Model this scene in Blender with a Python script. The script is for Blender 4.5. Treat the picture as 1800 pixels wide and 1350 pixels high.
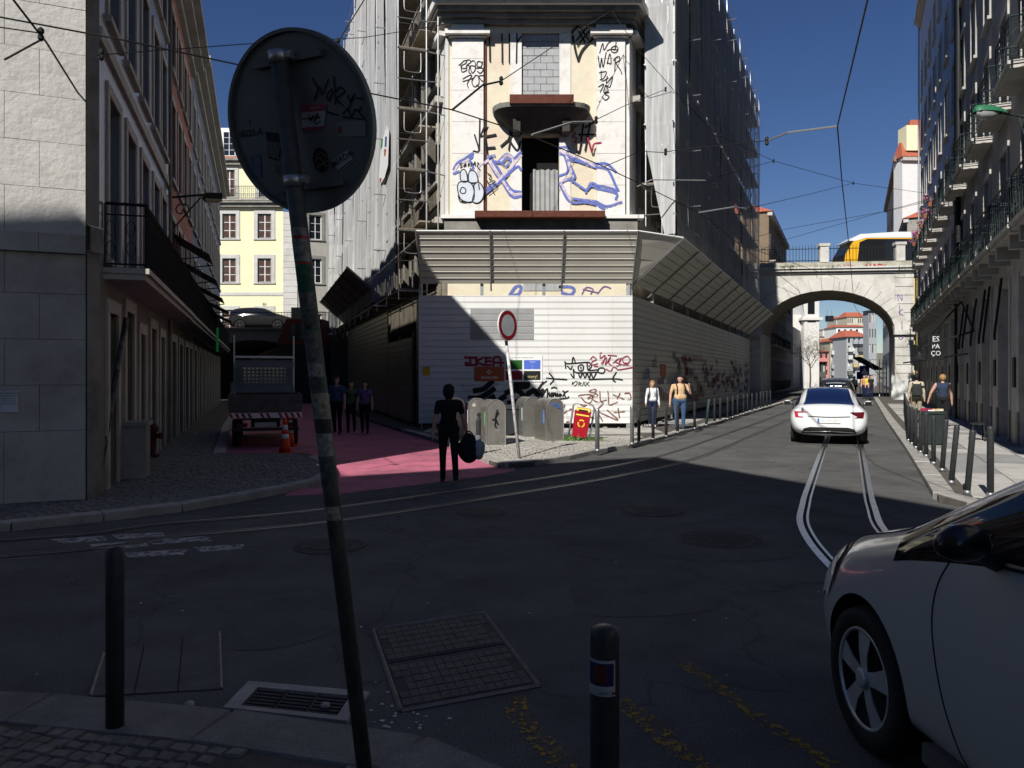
import bpy, bmesh, math, random
from mathutils import Vector, Matrix, noise
from mathutils.bvhtree import BVHTree
R = math.radians
rnd = random.Random(7)
SC = bpy.context.scene
COL = SC.collection
for o in list(bpy.data.objects): bpy.data.objects.remove(o)

# ------------------------------------------------------------------ camera, sky, sun, exposure
F, CX, HZ, H = 1350.0, 900.0, 660.0, 1.8          # focal length and horizon in photo pixels, eye height in metres
cam = bpy.data.cameras.new('camera'); cam.lens = 27.0; cam.sensor_width = 36.0
cam.shift_y = -15/1800; cam.clip_start = .05; cam.clip_end = 3000
camo = bpy.data.objects.new('camera', cam); COL.objects.link(camo)
camo.location = (0, 0, H); camo.rotation_euler = (R(90), 0, 0); SC.camera = camo
SUN_EL = 38.7; SX, SY = -.44, -.898               # horizontal direction towards the sun
W = bpy.data.worlds.new('World'); SC.world = W; W.use_nodes = True
nt = W.node_tree; bg = nt.nodes['Background']
sky = nt.nodes.new('ShaderNodeTexSky'); sky.sky_type = 'NISHITA'; sky.sun_disc = False
sky.sun_elevation = R(SUN_EL); sky.sun_rotation = math.atan2(SX, SY)
sky.altitude = 1200; sky.air_density = 1.0; sky.dust_density = 0; sky.ozone_density = 2.0
hs_ = nt.nodes.new('ShaderNodeHueSaturation'); hs_.inputs['Saturation'].default_value = 1.22
hs_.inputs['Hue'].default_value = .514
nt.links.new(sky.outputs[0], hs_.inputs['Color']); nt.links.new(hs_.outputs[0], bg.inputs[0]); bg.inputs[1].default_value = .056
sl = bpy.data.lights.new('sun', 'SUN'); sl.energy = 5.0; sl.angle = R(.5); sl.color = (1, .97, .92)
so = bpy.data.objects.new('sun', sl); COL.objects.link(so)
ce = math.cos(R(SUN_EL))
so.rotation_euler = Vector((-SX*ce, -SY*ce, -math.sin(R(SUN_EL)))).to_track_quat('-Z', 'Y').to_euler()
so.location = (0, -20, 40)
SC.view_settings.view_transform = 'Standard'; SC.view_settings.look = 'None'
SC.view_settings.exposure = .15; SC.view_settings.gamma = 1; SC.view_settings.use_curve_mapping = False
SC.cycles.max_bounces = 6; SC.cycles.diffuse_bounces = 1; SC.cycles.transparent_max_bounces = 16
SC.render.resolution_x, SC.render.resolution_y = 1024, 768

# ------------------------------------------------------------------ helpers
PV = .10                                            # pavement height
def G(px, py, z=0.0):
    Y = F*(H-z)/(py-HZ); return Vector(((px-CX)*Y/F, Y, z))
def AT(px, py, Y): return Vector(((px-CX)*Y/F, Y, H-(py-HZ)*Y/F))
def ATZ(px, py, z):                                 # a point known to be at height z
    Y = (H-z)*F/(py-HZ); return Vector(((px-CX)*Y/F, Y, z))

class Plane:                                        # vertical plane: origin, along u, outward n
    def __init__(s, p, u, n=None):
        s.p = Vector((p[0], p[1])); s.u = Vector((u[0], u[1])).normalized()
        s.n = Vector(n[:2]).normalized() if n else Vector((s.u.y, -s.u.x))
    def at(s, a, z, d=0.0):
        q = s.p+s.u*a+s.n*d; return Vector((q.x, q.y, z))
    def px(s, px, py, d=0.0):                       # photo pixel -> point on the plane, d proud of it
        k = (px-CX)/F; q = s.p+s.n*d
        a = (k*q.y-q.x)/(s.u.x-k*s.u.y); w = q+s.u*a
        return Vector((w.x, w.y, H-(py-HZ)*w.y/F))
    def spx(s, px):
        w = s.px(px, 0); return (Vector((w.x, w.y))-s.p).dot(s.u)
    def rot(s): return math.atan2(s.u.y, s.u.x)

MATS = {}
def mat(name, col=(.5, .5, .5), rough=.8, var=.18, scale=3.0, bump=0.0, bscale=40.0, metal=0.0, dirt=None, dirts=1.2, damt=.5,
        spec=.25, coat=0.0, emit=None, estr=1.0, fine=0.0):
    if name in MATS: return MATS[name]
    m = bpy.data.materials.new(name); m.use_nodes = True; t = m.node_tree; N = t.nodes; L = t.links
    b = N['Principled BSDF']; b.inputs['Roughness'].default_value = rough; b.inputs['Metallic'].default_value = metal
    b.inputs['Specular IOR Level'].default_value = spec; b.inputs['Coat Weight'].default_value = coat
    if coat: b.inputs['Coat Roughness'].default_value = .04
    g = N.new('ShaderNodeNewGeometry')
    n1 = N.new('ShaderNodeTexNoise'); n1.inputs['Scale'].default_value = scale; n1.inputs['Detail'].default_value = 6; n1.inputs['Roughness'].default_value = .65
    L.new(g.outputs['Position'], n1.inputs['Vector'])
    r = N.new('ShaderNodeValToRGB'); c = Vector(col)
    r.color_ramp.elements[0].position = .3; r.color_ramp.elements[1].position = .7
    r.color_ramp.elements[0].color = (*(c*(1-var)), 1); r.color_ramp.elements[1].color = (*[min(1, x) for x in c*(1+var)], 1)
    L.new(n1.outputs['Fac'], r.inputs[0]); out = r.outputs[0]
    if dirt:
        n2 = N.new('ShaderNodeTexNoise'); n2.inputs['Scale'].default_value = dirts; n2.inputs['Detail'].default_value = 9; n2.inputs['Roughness'].default_value = .7
        L.new(g.outputs['Position'], n2.inputs['Vector'])
        r2 = N.new('ShaderNodeValToRGB'); r2.color_ramp.elements[0].position = .48; r2.color_ramp.elements[1].position = .68
        L.new(n2.outputs['Fac'], r2.inputs[0])
        mu = N.new('ShaderNodeMath'); mu.operation = 'MULTIPLY'; mu.inputs[1].default_value = damt; L.new(r2.outputs[0], mu.inputs[0])
        mx = N.new('ShaderNodeMix'); mx.data_type = 'RGBA'; L.new(mu.outputs[0], mx.inputs['Factor'])
        L.new(out, mx.inputs['A']); mx.inputs['B'].default_value = (*dirt, 1); out = mx.outputs['Result']
    if fine:
        n4 = N.new('ShaderNodeTexNoise'); n4.inputs['Scale'].default_value = 90; n4.inputs['Detail'].default_value = 3
        L.new(g.outputs['Position'], n4.inputs['Vector'])
        mr = N.new('ShaderNodeMapRange'); mr.inputs['From Min'].default_value = .3; mr.inputs['From Max'].default_value = .7
        mr.inputs['To Min'].default_value = 1-fine; mr.inputs['To Max'].default_value = 1+fine
        L.new(n4.outputs['Fac'], mr.inputs['Value'])
        vm = N.new('ShaderNodeVectorMath'); vm.operation = 'SCALE'; L.new(out, vm.inputs[0]); L.new(mr.outputs[0], vm.inputs['Scale']); out = vm.outputs[0]
    L.new(out, b.inputs['Base Color'])
    if bump:
        n3 = N.new('ShaderNodeTexNoise'); n3.inputs['Scale'].default_value = bscale; n3.inputs['Detail'].default_value = 5
        L.new(g.outputs['Position'], n3.inputs['Vector'])
        bp = N.new('ShaderNodeBump'); bp.inputs['Strength'].default_value = bump; bp.inputs['Distance'].default_value = .02
        L.new(n3.outputs['Fac'], bp.inputs['Height']); L.new(bp.outputs[0], b.inputs['Normal'])
    if emit: b.inputs['Emission Color'].default_value = (*emit, 1); b.inputs['Emission Strength'].default_value = estr
    MATS[name] = m; return m
def alpha_mat(name, col, lo, hi, scale=14, rough=.8, full=None, detail=8):
    """Worn paint or netting: a noise mask between solid and see-through."""
    if name in MATS: return MATS[name]
    m = mat(name, col, rough, .04); t = m.node_tree; N = t.nodes; L = t.links; b = N['Principled BSDF']
    if full is not None: b.inputs['Alpha'].default_value = full
    g = N.new('ShaderNodeNewGeometry'); n = N.new('ShaderNodeTexNoise'); n.inputs['Scale'].default_value = scale; n.inputs['Detail'].default_value = detail; n.inputs['Roughness'].default_value = .75
    L.new(g.outputs['Position'], n.inputs['Vector'])
    r = N.new('ShaderNodeMapRange'); r.inputs['From Min'].default_value = lo; r.inputs['From Max'].default_value = hi
    L.new(n.outputs['Fac'], r.inputs['Value'])
    if full is None: L.new(r.outputs[0], b.inputs['Alpha'])
    else:
        r.inputs['To Min'].default_value = max(0, full-.12); r.inputs['To Max'].default_value = min(1, full+.12); L.new(r.outputs[0], b.inputs['Alpha'])
    return m

def tag(o, label, cat, group=None, kind=None):
    o['label'] = label; o['category'] = cat
    if group: o['group'] = group
    if kind: o['kind'] = kind
    return o
XF = {}
def thing(name, label, cat, loc=(0, 0, 0), rz=0.0, group=None, kind=None, scale=1.0):
    o = bpy.data.objects.new(name, None); COL.objects.link(o); o.location = loc; o.rotation_euler = (0, 0, rz); o.scale = (scale,)*3
    o.empty_display_size = .3
    XF[o.name] = Matrix.Translation(Vector(loc)) @ Matrix.Rotation(rz, 4, 'Z') @ Matrix.Scale(scale, 4)
    if kind == 'structure': o['kind'] = kind
    else: tag(o, label, cat, group)
    return o
def link(name, me, parent=None, world=True):
    o = bpy.data.objects.new(name, me); COL.objects.link(o)
    if parent is not None:
        o.parent = parent
        if world: o.matrix_parent_inverse = top_matrix(parent).inverted()
    return o
def top_matrix(p):
    if p.name in XF: return XF[p.name]
    return (top_matrix(p.parent) @ p.matrix_parent_inverse @ p.matrix_basis) if p.parent else p.matrix_basis.copy()
def struct(o): o['kind'] = 'structure'; return o
def copytree(o, parent=None, name=None):
    c = o.copy(); COL.objects.link(c); c.parent = parent
    if o.name in XF: XF[c.name] = XF[o.name].copy()
    for ch in list(o.children): copytree(ch, c)
    return c

class MB:
    def __init__(s): s.v = []; s.f = []; s.m = []; s.mi = 0
    def add(s, vs, fs):
        k = len(s.v); s.v += [tuple(p) for p in vs]; s.f += [tuple(i+k for i in f) for f in fs]; s.m += [s.mi]*len(fs); return s
    def quad(s, a, b, c, d): return s.add([a, b, c, d], [(0, 1, 2, 3)])
    def poly(s, pts): return s.add(pts, [tuple(range(len(pts)))])
    def box8(s, p):                                  # p: 4 bottom then 4 top, counter-clockwise
        return s.add(p, [(3, 2, 1, 0), (4, 5, 6, 7), (0, 1, 5, 4), (1, 2, 6, 5), (2, 3, 7, 6), (3, 0, 4, 7)])
    def box(s, x0, x1, y0, y1, z0, z1):
        return s.box8([(x0, y0, z0), (x1, y0, z0), (x1, y1, z0), (x0, y1, z0), (x0, y0, z1), (x1, y0, z1), (x1, y1, z1), (x0, y1, z1)])
    def fbox(s, P, a0, a1, z0, z1, d0, d1):          # box on a facade: along, height, out
        return s.box8([P.at(a0, z0, d1), P.at(a1, z0, d1), P.at(a1, z0, d0), P.at(a0, z0, d0), P.at(a0, z1, d1), P.at(a1, z1, d1), P.at(a1, z1, d0), P.at(a0, z1, d0)])
    def prism(s, pts, z0, z1):                       # extruded polygon (2D points, counter-clockwise)
        n = len(pts); s.add([(p[0], p[1], z0) for p in pts]+[(p[0], p[1], z1) for p in pts],
            [tuple(range(n-1, -1, -1)), tuple(range(n, 2*n))]+[(i, (i+1) % n, n+(i+1) % n, n+i) for i in range(n)]); return s
    def tube(s, pts, r, seg=6, cap=True, r2=None):
        pts = [Vector(p) for p in pts]; n = len(pts); vs = []; up = None
        for i, p in enumerate(pts):
            d = (pts[min(i+1, n-1)]-pts[max(i-1, 0)])
            d = d.normalized() if d.length > 1e-9 else Vector((0, 0, 1))
            a = up if up is not None else (Vector((0, 0, 1)) if abs(d.z) < .95 else Vector((1, 0, 0)))
            x = (a-d*a.dot(d)); x = x.normalized() if x.length > 1e-6 else d.orthogonal().normalized()
            up = x; y = d.cross(x); rr = r if not isinstance(r, (list, tuple)) else r[i]
            if r2 is not None: rr = r+(r2-r)*i/max(1, n-1)
            for k in range(seg):
                t = 2*math.pi*k/seg; vs.append(p+x*math.cos(t)*rr+y*math.sin(t)*rr)
        fs = [(i*seg+k, i*seg+(k+1) % seg, (i+1)*seg+(k+1) % seg, (i+1)*seg+k) for i in range(n-1) for k in range(seg)]
        if cap: fs += [tuple(range(seg-1, -1, -1)), tuple((n-1)*seg+k for k in range(seg))]
        return s.add(vs, fs)
    def lathe(s, prof, seg=16, c=(0, 0, 0), ax='z'):
        vs = []; n = len(prof)
        for (r, h) in prof:
            for k in range(seg):
                t = 2*math.pi*k/seg; a, b = r*math.cos(t), r*math.sin(t)
                q = (a, b, h) if ax == 'z' else ((a, h, b) if ax == 'y' else (h, a, b)); vs.append((q[0]+c[0], q[1]+c[1], q[2]+c[2]))
        fs = [(i*seg+k, i*seg+(k+1) % seg, (i+1)*seg+(k+1) % seg, (i+1)*seg+k) for i in range(n-1) for k in range(seg)]
        if prof[0][0] > 1e-6: fs.append(tuple(range(seg-1, -1, -1)))
        if prof[-1][0] > 1e-6: fs.append(tuple((n-1)*seg+k for k in range(seg)))
        return s.add(vs, fs)
    def mesh(s, name, mats, smooth=False):
        me = bpy.data.meshes.new(name); me.from_pydata(s.v, [], s.f); me.validate(verbose=False)
        for m in (mats if isinstance(mats, (list, tuple)) else [mats]): me.materials.append(m)
        if any(s.m) and len(me.polygons) == len(s.m): me.polygons.foreach_set('material_index', s.m)
        if smooth: me.polygons.foreach_set('use_smooth', [True]*len(me.polygons))
        me.update(); return me
    def build(s, name, mats, parent=None, world=True, smooth=False): return link(name, s.mesh(name, mats, smooth), parent, world)
def fixn(me):
    b = bmesh.new(); b.from_mesh(me); bmesh.ops.recalc_face_normals(b, faces=b.faces[:]); b.to_mesh(me); b.free(); return me
def evaled(o, keep=False):                           # mesh with modifiers applied
    dg = bpy.context.evaluated_depsgraph_get(); dg.update(); me = bpy.data.meshes.new_from_object(o.evaluated_get(dg))
    if not keep: bpy.data.objects.remove(o)
    return me
def catmull(pts, n=6):
    pts = [Vector(p) for p in pts]
    if len(pts) < 3: return pts
    P = [pts[0]*2-pts[1]]+pts+[pts[-1]*2-pts[-2]]; out = []
    for i in range(1, len(P)-2):
        a, b, c, d = P[i-1], P[i], P[i+1], P[i+2]
        for k in range(n):
            t = k/n; out.append(.5*((2*b)+(c-a)*t+(2*a-5*b+4*c-d)*t*t+(3*b-a-3*c+d)*t**3))
    return out+[pts[-1]]
def stroke(mb, pts, w, nrm, smooth=True, taper=False):  # a flat brush stroke on a surface with normal nrm
    P = catmull(pts, 5) if smooth else [Vector(p) for p in pts]; n = len(P); vs = []
    nrm = Vector(nrm).normalized()
    for i, p in enumerate(P):
        d = P[min(i+1, n-1)]-P[max(i-1, 0)]
        if d.length < 1e-9: d = Vector((1, 0, 0))
        x = nrm.cross(d.normalized()).normalized(); ww = w/2*(1 if not taper else (.35+.65*math.sin(math.pi*min(1, max(0, i/(n-1)))) ))
        e = d.normalized()*(w*.3) if i == n-1 else (d.normalized()*(-w*.3) if i == 0 else Vector((0, 0, 0)))
        vs += [p+x*ww+e, p-x*ww+e]
    mb.add(vs, [(2*i, 2*i+1, 2*i+3, 2*i+2) for i in range(n-1)])
TXT = {}
def text_into(mb, s, size, org, u, v, align='CENTER', bold=0.0):
    k = (s, align, bold)
    if k not in TXT:
        c = bpy.data.curves.new('t', 'FONT'); c.body = s; c.size = 1; c.align_x = align; c.align_y = 'CENTER'; c.resolution_u = 2; c.offset = bold; c.fill_mode = 'FRONT'
        o = bpy.data.objects.new('t', c); COL.objects.link(o); me = evaled(o)
        TXT[k] = ([tuple(p.co) for p in me.vertices], [tuple(p.vertices) for p in me.polygons])
    vs, fs = TXT[k]; org, u, v = Vector(org), Vector(u), Vector(v)
    mb.add([org+u*(p[0]*size)+v*(p[1]*size) for p in vs], fs)
def lerp(a, b, t): return a+(b-a)*t
# ------------------------------------------------------------------ materials
asphalt = mat('asphalt', (.118, .116, .11), .9, .22, 1.3, .35, 120, dirt=(.05, .05, .052), dirts=.35, damt=.6, fine=.4, spec=.08)
pinkm = mat('pink_road_paint', (.52, .15, .22), .8, .16, 2.2, .25, 110, dirt=(.16, .08, .09), dirts=.7, damt=.7, fine=.2)
sand = mat('joint_sand', (.11, .1, .085), .95, .3, 9, .5, 150, fine=.3)
cobble = mat('limestone_cobble', (.36, .34, .3), .7, .35, 11, .25, 90, dirt=(.16, .15, .13), dirts=5, damt=.5)
cobbled = mat('shade_dark_cobble', (.17, .16, .14), .7, .4, 13, .25, 90, dirt=(.06, .055, .05), dirts=4, damt=.5)  # darker cobble copy, shade of the near pavement put into its colour
kerbm = mat('kerb_limestone', (.36, .345, .31), .8, .2, 4, .3, 60, dirt=(.18, .17, .15), dirts=2.4, damt=.6, fine=.15)
slabm = mat('pavement_slab', (.47, .45, .41), .85, .12, 3, .2, 70, dirt=(.25, .24, .22), dirts=1.6, damt=.5, fine=.12)
slabd = mat('darker_slab', (.3, .295, .28), .85, .12, 3, .2, 70, dirt=(.18, .17, .16), dirts=1.6, damt=.5, fine=.12)
railm = mat('rail_steel', (.5, .5, .5), .28, .2, 20, metal=1.0, dirt=(.12, .1, .08), dirts=8, damt=.5)
groove = mat('rail_groove', (.02, .02, .02), .9)
stone = mat('pale_limestone', (.5, .47, .42), .85, .13, 2.0, .3, 25, dirt=(.26, .24, .21), dirts=1.1, damt=.55, fine=.1)
stone2 = mat('sawn_limestone', (.55, .535, .5), .85, .1, 1.5, .6, 14, dirt=(.36, .34, .31), dirts=.8, damt=.5, fine=.12)
stonedk = mat('grimy_shaded_stone', (.26, .25, .22), .85, .2, 2, .3, 30, dirt=(.08, .075, .065), dirts=1.3, damt=.7)  # real grime, plus painted shade on the quoin, curved balcony slab and ledge band
iron = mat('black_iron', (.018, .02, .02), .5, .2)
ironp = mat('bollard_paint', (.035, .037, .038), .42, .25, 14, .08, 60)
irong = mat('green_iron', (.045, .065, .06), .5, .25)
steel = mat('galvanised_steel', (.42, .43, .43), .42, .15, 9, metal=.85)
white = mat('white_paint', (.78, .78, .76), .55, .05)
glass = mat('window_glass', (.012, .015, .018), .06, .1, spec=.8)
dark = mat('dark_interior', (.012, .012, .012), .9)
wframe = mat('window_frame_white', (.68, .68, .66), .6, .06)
wframed = mat('window_frame_dark', (.03, .04, .045), .5, .1)
redtile = mat('roof_tile', (.42, .12, .07), .85, .25, 6, .3, 20)

def add_cracks(m):
    t = m.node_tree; N = t.nodes; L = t.links; b = N['Principled BSDF']; src = b.inputs['Base Color'].links[0].from_socket
    g = N.new('ShaderNodeNewGeometry'); n = N.new('ShaderNodeTexNoise'); n.inputs['Scale'].default_value = 1.1; n.inputs['Detail'].default_value = 6; L.new(g.outputs['Position'], n.inputs['Vector'])
    a = N.new('ShaderNodeVectorMath'); a.operation = 'MULTIPLY_ADD'; a.inputs[1].default_value = (1.6, 1.6, 0); L.new(n.outputs['Color'], a.inputs[0]); L.new(g.outputs['Position'], a.inputs[2])
    v = N.new('ShaderNodeTexVoronoi'); v.feature = 'DISTANCE_TO_EDGE'; v.inputs['Scale'].default_value = .33; L.new(a.outputs[0], v.inputs['Vector'])
    r = N.new('ShaderNodeMapRange'); r.inputs['From Min'].default_value = .0; r.inputs['From Max'].default_value = .008; r.inputs['To Min'].default_value = .72; r.inputs['To Max'].default_value = 1; L.new(v.outputs['Distance'], r.inputs['Value'])
    s = N.new('ShaderNodeVectorMath'); s.operation = 'SCALE'; L.new(src, s.inputs[0]); L.new(r.outputs[0], s.inputs['Scale']); L.new(s.outputs[0], b.inputs['Base Color'])
add_cracks(asphalt)
# ------------------------------------------------------------------ ground
def inpoly(x, y, P):
    c = False; n = len(P)
    for i in range(n):
        a, b = P[i], P[i-1]
        if (a[1] > y) != (b[1] > y) and x < (b[0]-a[0])*(y-a[1])/(b[1]-a[1])+a[0]: c = not c
    return c
def ringdist(x, y, line):
    best = 9e9
    for a, b in zip(line, line[1:]):
        ax, ay, bx, by = a[0], a[1], b[0], b[1]; L = (bx-ax)**2+(by-ay)**2
        t = max(0, min(1, ((x-ax)*(bx-ax)+(y-ay)*(by-ay))/L)) if L else 0
        best = min(best, math.hypot(x-ax-(bx-ax)*t, y-ay-(by-ay)*t))
    return best
mb = MB(); mb.quad((-500, -300, 0), (500, -300, 0), (500, 900, 0), (-500, 900, 0))
road = struct(mb.build('road', asphalt))
def xy(v): return (v.x, v.y)
left_kerb = [(-14, 6.5)]+[xy(p) for p in catmull([G(0, 935), G(100, 925), G(300, 902), G(430, 880), G(520, 862), G(568, 850), G(588, 836), G(572, 816), G(540, 803)], 4)]
left_kerb2 = [xy(G(392, 804)), xy(G(402, 753)), (-9.68-.326*12, 38.1), (-9.68-.326*34, 60)]
isl_kerb = [xy(p) for p in catmull([G(707, 760), G(760, 775), G(815, 793), G(848, 810), G(884, 823), G(972, 814), G(1050, 797), G(1112, 787), G(1186, 766), G(1244, 750), G(1322, 726), G(1392, 705)], 4)]
right_kerb = [(20, 8.2), (9.5, 8.7), (7.2, 9.2), (6.2, 10.0)]+[xy(G(1650, 884)), xy(G(1635, 857)), xy(G(1597, 795)), xy(G(1560, 741)), (28.3, 60), (64, 140)]
near_kerb = [(-14, 4.6), (-5, 4.25)]+[xy(G(a, b, PV)) for a, b in ((0, 1217), (78, 1223), (249, 1238), (435, 1256), (618, 1277), (712, 1292), (800, 1322), (883, 1350))]+[(.4, 2.9), (.75, 2.2), (.95, 1.2), (1.0, -2), (1.0, -12)]
left_pav = left_kerb+left_kerb2+[(-40, 60), (-40, 6)]
isl_pav = isl_kerb+[(58.8, 140), (-41, 140), (-15.4, 60), xy(G(651, 742))]
right_pav = right_kerb+[(110, 140), (60, 8)]
near_pav = near_kerb+[(-30, -12), (-30, 4.8)]
def pave(name, poly):
    a = sum(poly[i-1][0]*p[1]-p[0]*poly[i-1][1] for i, p in enumerate(poly))
    p = poly if a > 0 else poly[::-1]
    mb = MB(); mb.prism(p, -.05, PV-.012); return struct(mb.build(name, sand))
pavL = pave('pavement', left_pav); pavI = pave('pavement', isl_pav); pavR = pave('pavement', right_pav); pavN = pave('pavement', near_pav)
mb = MB(); mb.poly([(p[0], p[1], .004) for p in [xy(G(500, 872)), xy(G(600, 868)), xy(G(730, 853)), xy(G(850, 838)), xy(G(905, 828)), (0, 17.5), (-2, 25), (-14, 62), (-24, 62), (-11, 26), (-7, 17.5), (-4.4, 17), (-3.6, 14)]])
struct(mb.build('pink_street', pinkm))

def resample(line, step):
    out = [Vector(line[0])]; acc = 0
    for a, b in zip(line, line[1:]):
        a, b = Vector(a), Vector(b); L = (b-a).length; t = step-acc
        while t < L: out.append(a+(b-a)*(t/L)); t += step
        acc = (acc+L) % step
    return out
def kerb(pav, line, w, step, side, ymax=60, ymin=-3):
    P = resample(line, step)
    for i, (a, b) in enumerate(zip(P, P[1:])):
        if not (ymin < a.y < ymax) or abs(a.x) > 30: continue
        d = (b-a).normalized(); n = Vector((-d.y, d.x))*side; j = rnd.uniform(-.006, .006); e = d*.004
        i0, i1 = a+n*w+e, b+n*w-e
        p0 = P[i-1] if i > 0 else a
        mb = MB(); o0, o1 = a-n*.045+e, b-n*.045-e; zt = PV+.004+j; c = .018
        q = [o0, o1, i1, i0]; a_ = sum(q[k-1].x*q[k].y-q[k].x*q[k-1].y for k in range(4))
        if a_ < 0: q = q[::-1]
        cen = sum(q, Vector((0, 0)))/4
        base = [(p.x, p.y, -.02) for p in q]; mid = [(p.x, p.y, zt-c) for p in q]; top = [tuple((p+(cen-p).normalized()*c))+(zt,) for p in q]
        mb.box8(base+mid); mb.f.pop(1); mb.m.pop(); k = len(mb.v)-4
        mb.add(top, [(0, 1, 2, 3)])
        for s in range(4): mb.f.append((k+s, k+(s+1) % 4, k+4+(s+1) % 4, k+4+s)); mb.m.append(0)
        mb.build('kerbstone', kerbm, pav)
kl = kerbm; kerbm = mat('shade_dark_kerb_stone', (.2, .19, .17), .85, .25, 4, .35, 60, dirt=(.1, .095, .085), dirts=2.4, damt=.6, fine=.2); kerb(pavN, near_kerb, .30, 1.05, -1, 6); kerbm = kl  # near kerb gets a darker stone copy to deepen its shade
kerb(pavL, left_kerb, .2, .95, 1, 30); kerb(pavL, left_kerb2, .2, 1.2, 1, 45)
kerb(pavI, isl_kerb, .2, 1.0, 1, 60); kerb(pavR, right_kerb, .24, 1.1, -1, 60)

def stone_geo(mb, c, dx, dy, sx, sy, z, h=.02):
    j = lambda s: rnd.uniform(-s, s)
    q = [c+dx*(sx*a+j(sx*.14))+dy*(sy*b+j(sy*.14)) for a, b in ((-.5, -.5), (.5, -.5), (.5, .5), (-.5, .5))]
    cen = sum(q, Vector((0, 0)))/4; zz = z+rnd.uniform(-.004, .004); tx, ty = j(.05), j(.05)
    top = [cen+(p-cen)*.8 for p in q]
    mb.box8([(p.x, p.y, z-h) for p in q]+[(p.x, p.y, zz+tx*(p-cen).x+ty*(p-cen).y) for p in top])
    mb.f.pop(-6); mb.m.pop()
def cobbles(pav, poly, ang, s, lines, marg, box, limit=0, m=cobble, skip=None, step=.16):
    dx = Vector((math.cos(ang), math.sin(ang))); dy = Vector((-dx.y, dx.x)); x0, x1, y0, y1 = box; cells = []
    cc = Vector(((x0+x1)/2, (y0+y1)/2)); n = int(max(x1-x0, y1-y0)/s)+2
    for r in range(-n, n):
        off = rnd.uniform(0, s); wob = 0
        for c in range(-n, n):
            p = cc+dx*(c*s*1.08+off)+dy*(r*s*.92+.025*math.sin(c*.31+r*.2))
            if x0 < p.x < x1 and y0 < p.y < y1 and inpoly(p.x, p.y, poly) and ringdist(p.x, p.y, lines) > marg and not (skip and skip(p)): cells.append(p)
    cells.sort(key=lambda p: p.length if p.y > 1.5 else 99)
    for i, p in enumerate(cells[:limit]):
        mb = MB(); stone_geo(mb, Vector((0, 0)), dx, dy, s*1.02, s*.86, 0); o = mb.build('cobblestone', m, pav, False); o.location = (p.x, p.y, PV)
    if len(cells) > limit:
        mb = MB()
        for p in cells[limit:]: stone_geo(mb, p, dx, dy, s*1.02, s*.86, PV)
        o = mb.build('cobblestones', m, pav); o['kind'] = 'stuff'
bare = G(480, 1345, PV)
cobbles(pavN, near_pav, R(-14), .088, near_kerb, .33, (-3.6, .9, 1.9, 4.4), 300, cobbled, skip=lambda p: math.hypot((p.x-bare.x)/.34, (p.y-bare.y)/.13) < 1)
cobbles(pavL, left_pav, R(20), .105, left_kerb+left_kerb2, .24, (-9.5, -2.9, 8.3, 25), 0, mat('shaded_left_cobble', (.2, .19, .17), .75, .45, 9, .25, 90, dirt=(.08, .075, .07), dirts=3, damt=.5))  # left pavement cobbles coloured darker to carry the street shade
hoard_line = [(-3.0, 24.6), (3.9, 24.6), (17.2, 55.5)]
cobbles(pavI, isl_pav, R(-10), .1, isl_kerb, .22, (-3.2, 3.2, 14.8, 21.6), 0, cobble)
# flat slabs on the other pavements
def slabs(pav, poly, P, a0, a1, d0, d1, sa, sd, lines, marg, m):
    mbs = {}
    for i in range(int((a1-a0)/sa)):
        for j in range(int((d1-d0)/sd)):
            cs = [P.at(a0+i*sa+u*sa, 0, d0+j*sd+v*sd) for u, v in ((.01, .01), (.99, .01), (.99, .99), (.01, .99))]
            if not all(inpoly(c.x, c.y, poly) and ringdist(c.x, c.y, lines) > marg for c in cs): continue
            z = PV+rnd.uniform(-.002, .002); mb = MB()
            q = [(c.x, c.y) for c in cs]; ar = sum(q[k-1][0]*q[k][1]-q[k][0]*q[k-1][1] for k in range(4))
            if ar < 0: q = q[::-1]
            mb.box8([(c[0], c[1], PV-.014) for c in q]+[(c[0], c[1], z) for c in q]); mb.f.pop(0); mb.m.pop()
            mb.build('paving_slab', m if rnd.random() > .2 else slabd, pav)
PR = Plane((7.96, 9.0), (.4138, .9104), (-.9104, .4138))         # street face of the right-hand building
slabs(pavR, right_pav, PR, -2, 40, -.3, 7, 1.0, .8, right_kerb, .25, slabm)
PHs = Plane((3.87, 24.65), (.3976, .9176), (.9176, -.3976))       # right side of the hoarding
PHf = Plane((-2.97, 24.65), (1, 0), (0, -1))                     # front of the hoarding
slabs(pavI, isl_pav, PHf, 1.2, 11, 3.1-.2, 5.5, .9, .7, isl_kerb, .22, slabm)
slabs(pavI, isl_pav, PHf, -1.5, 11, -.5, 2.9, .9, .7, isl_kerb, .22, slabm)
slabs(pavI, isl_pav, PHs, 3, 32, -.4, 4, 1.0, .8, isl_kerb, .22, slabm)

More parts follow.
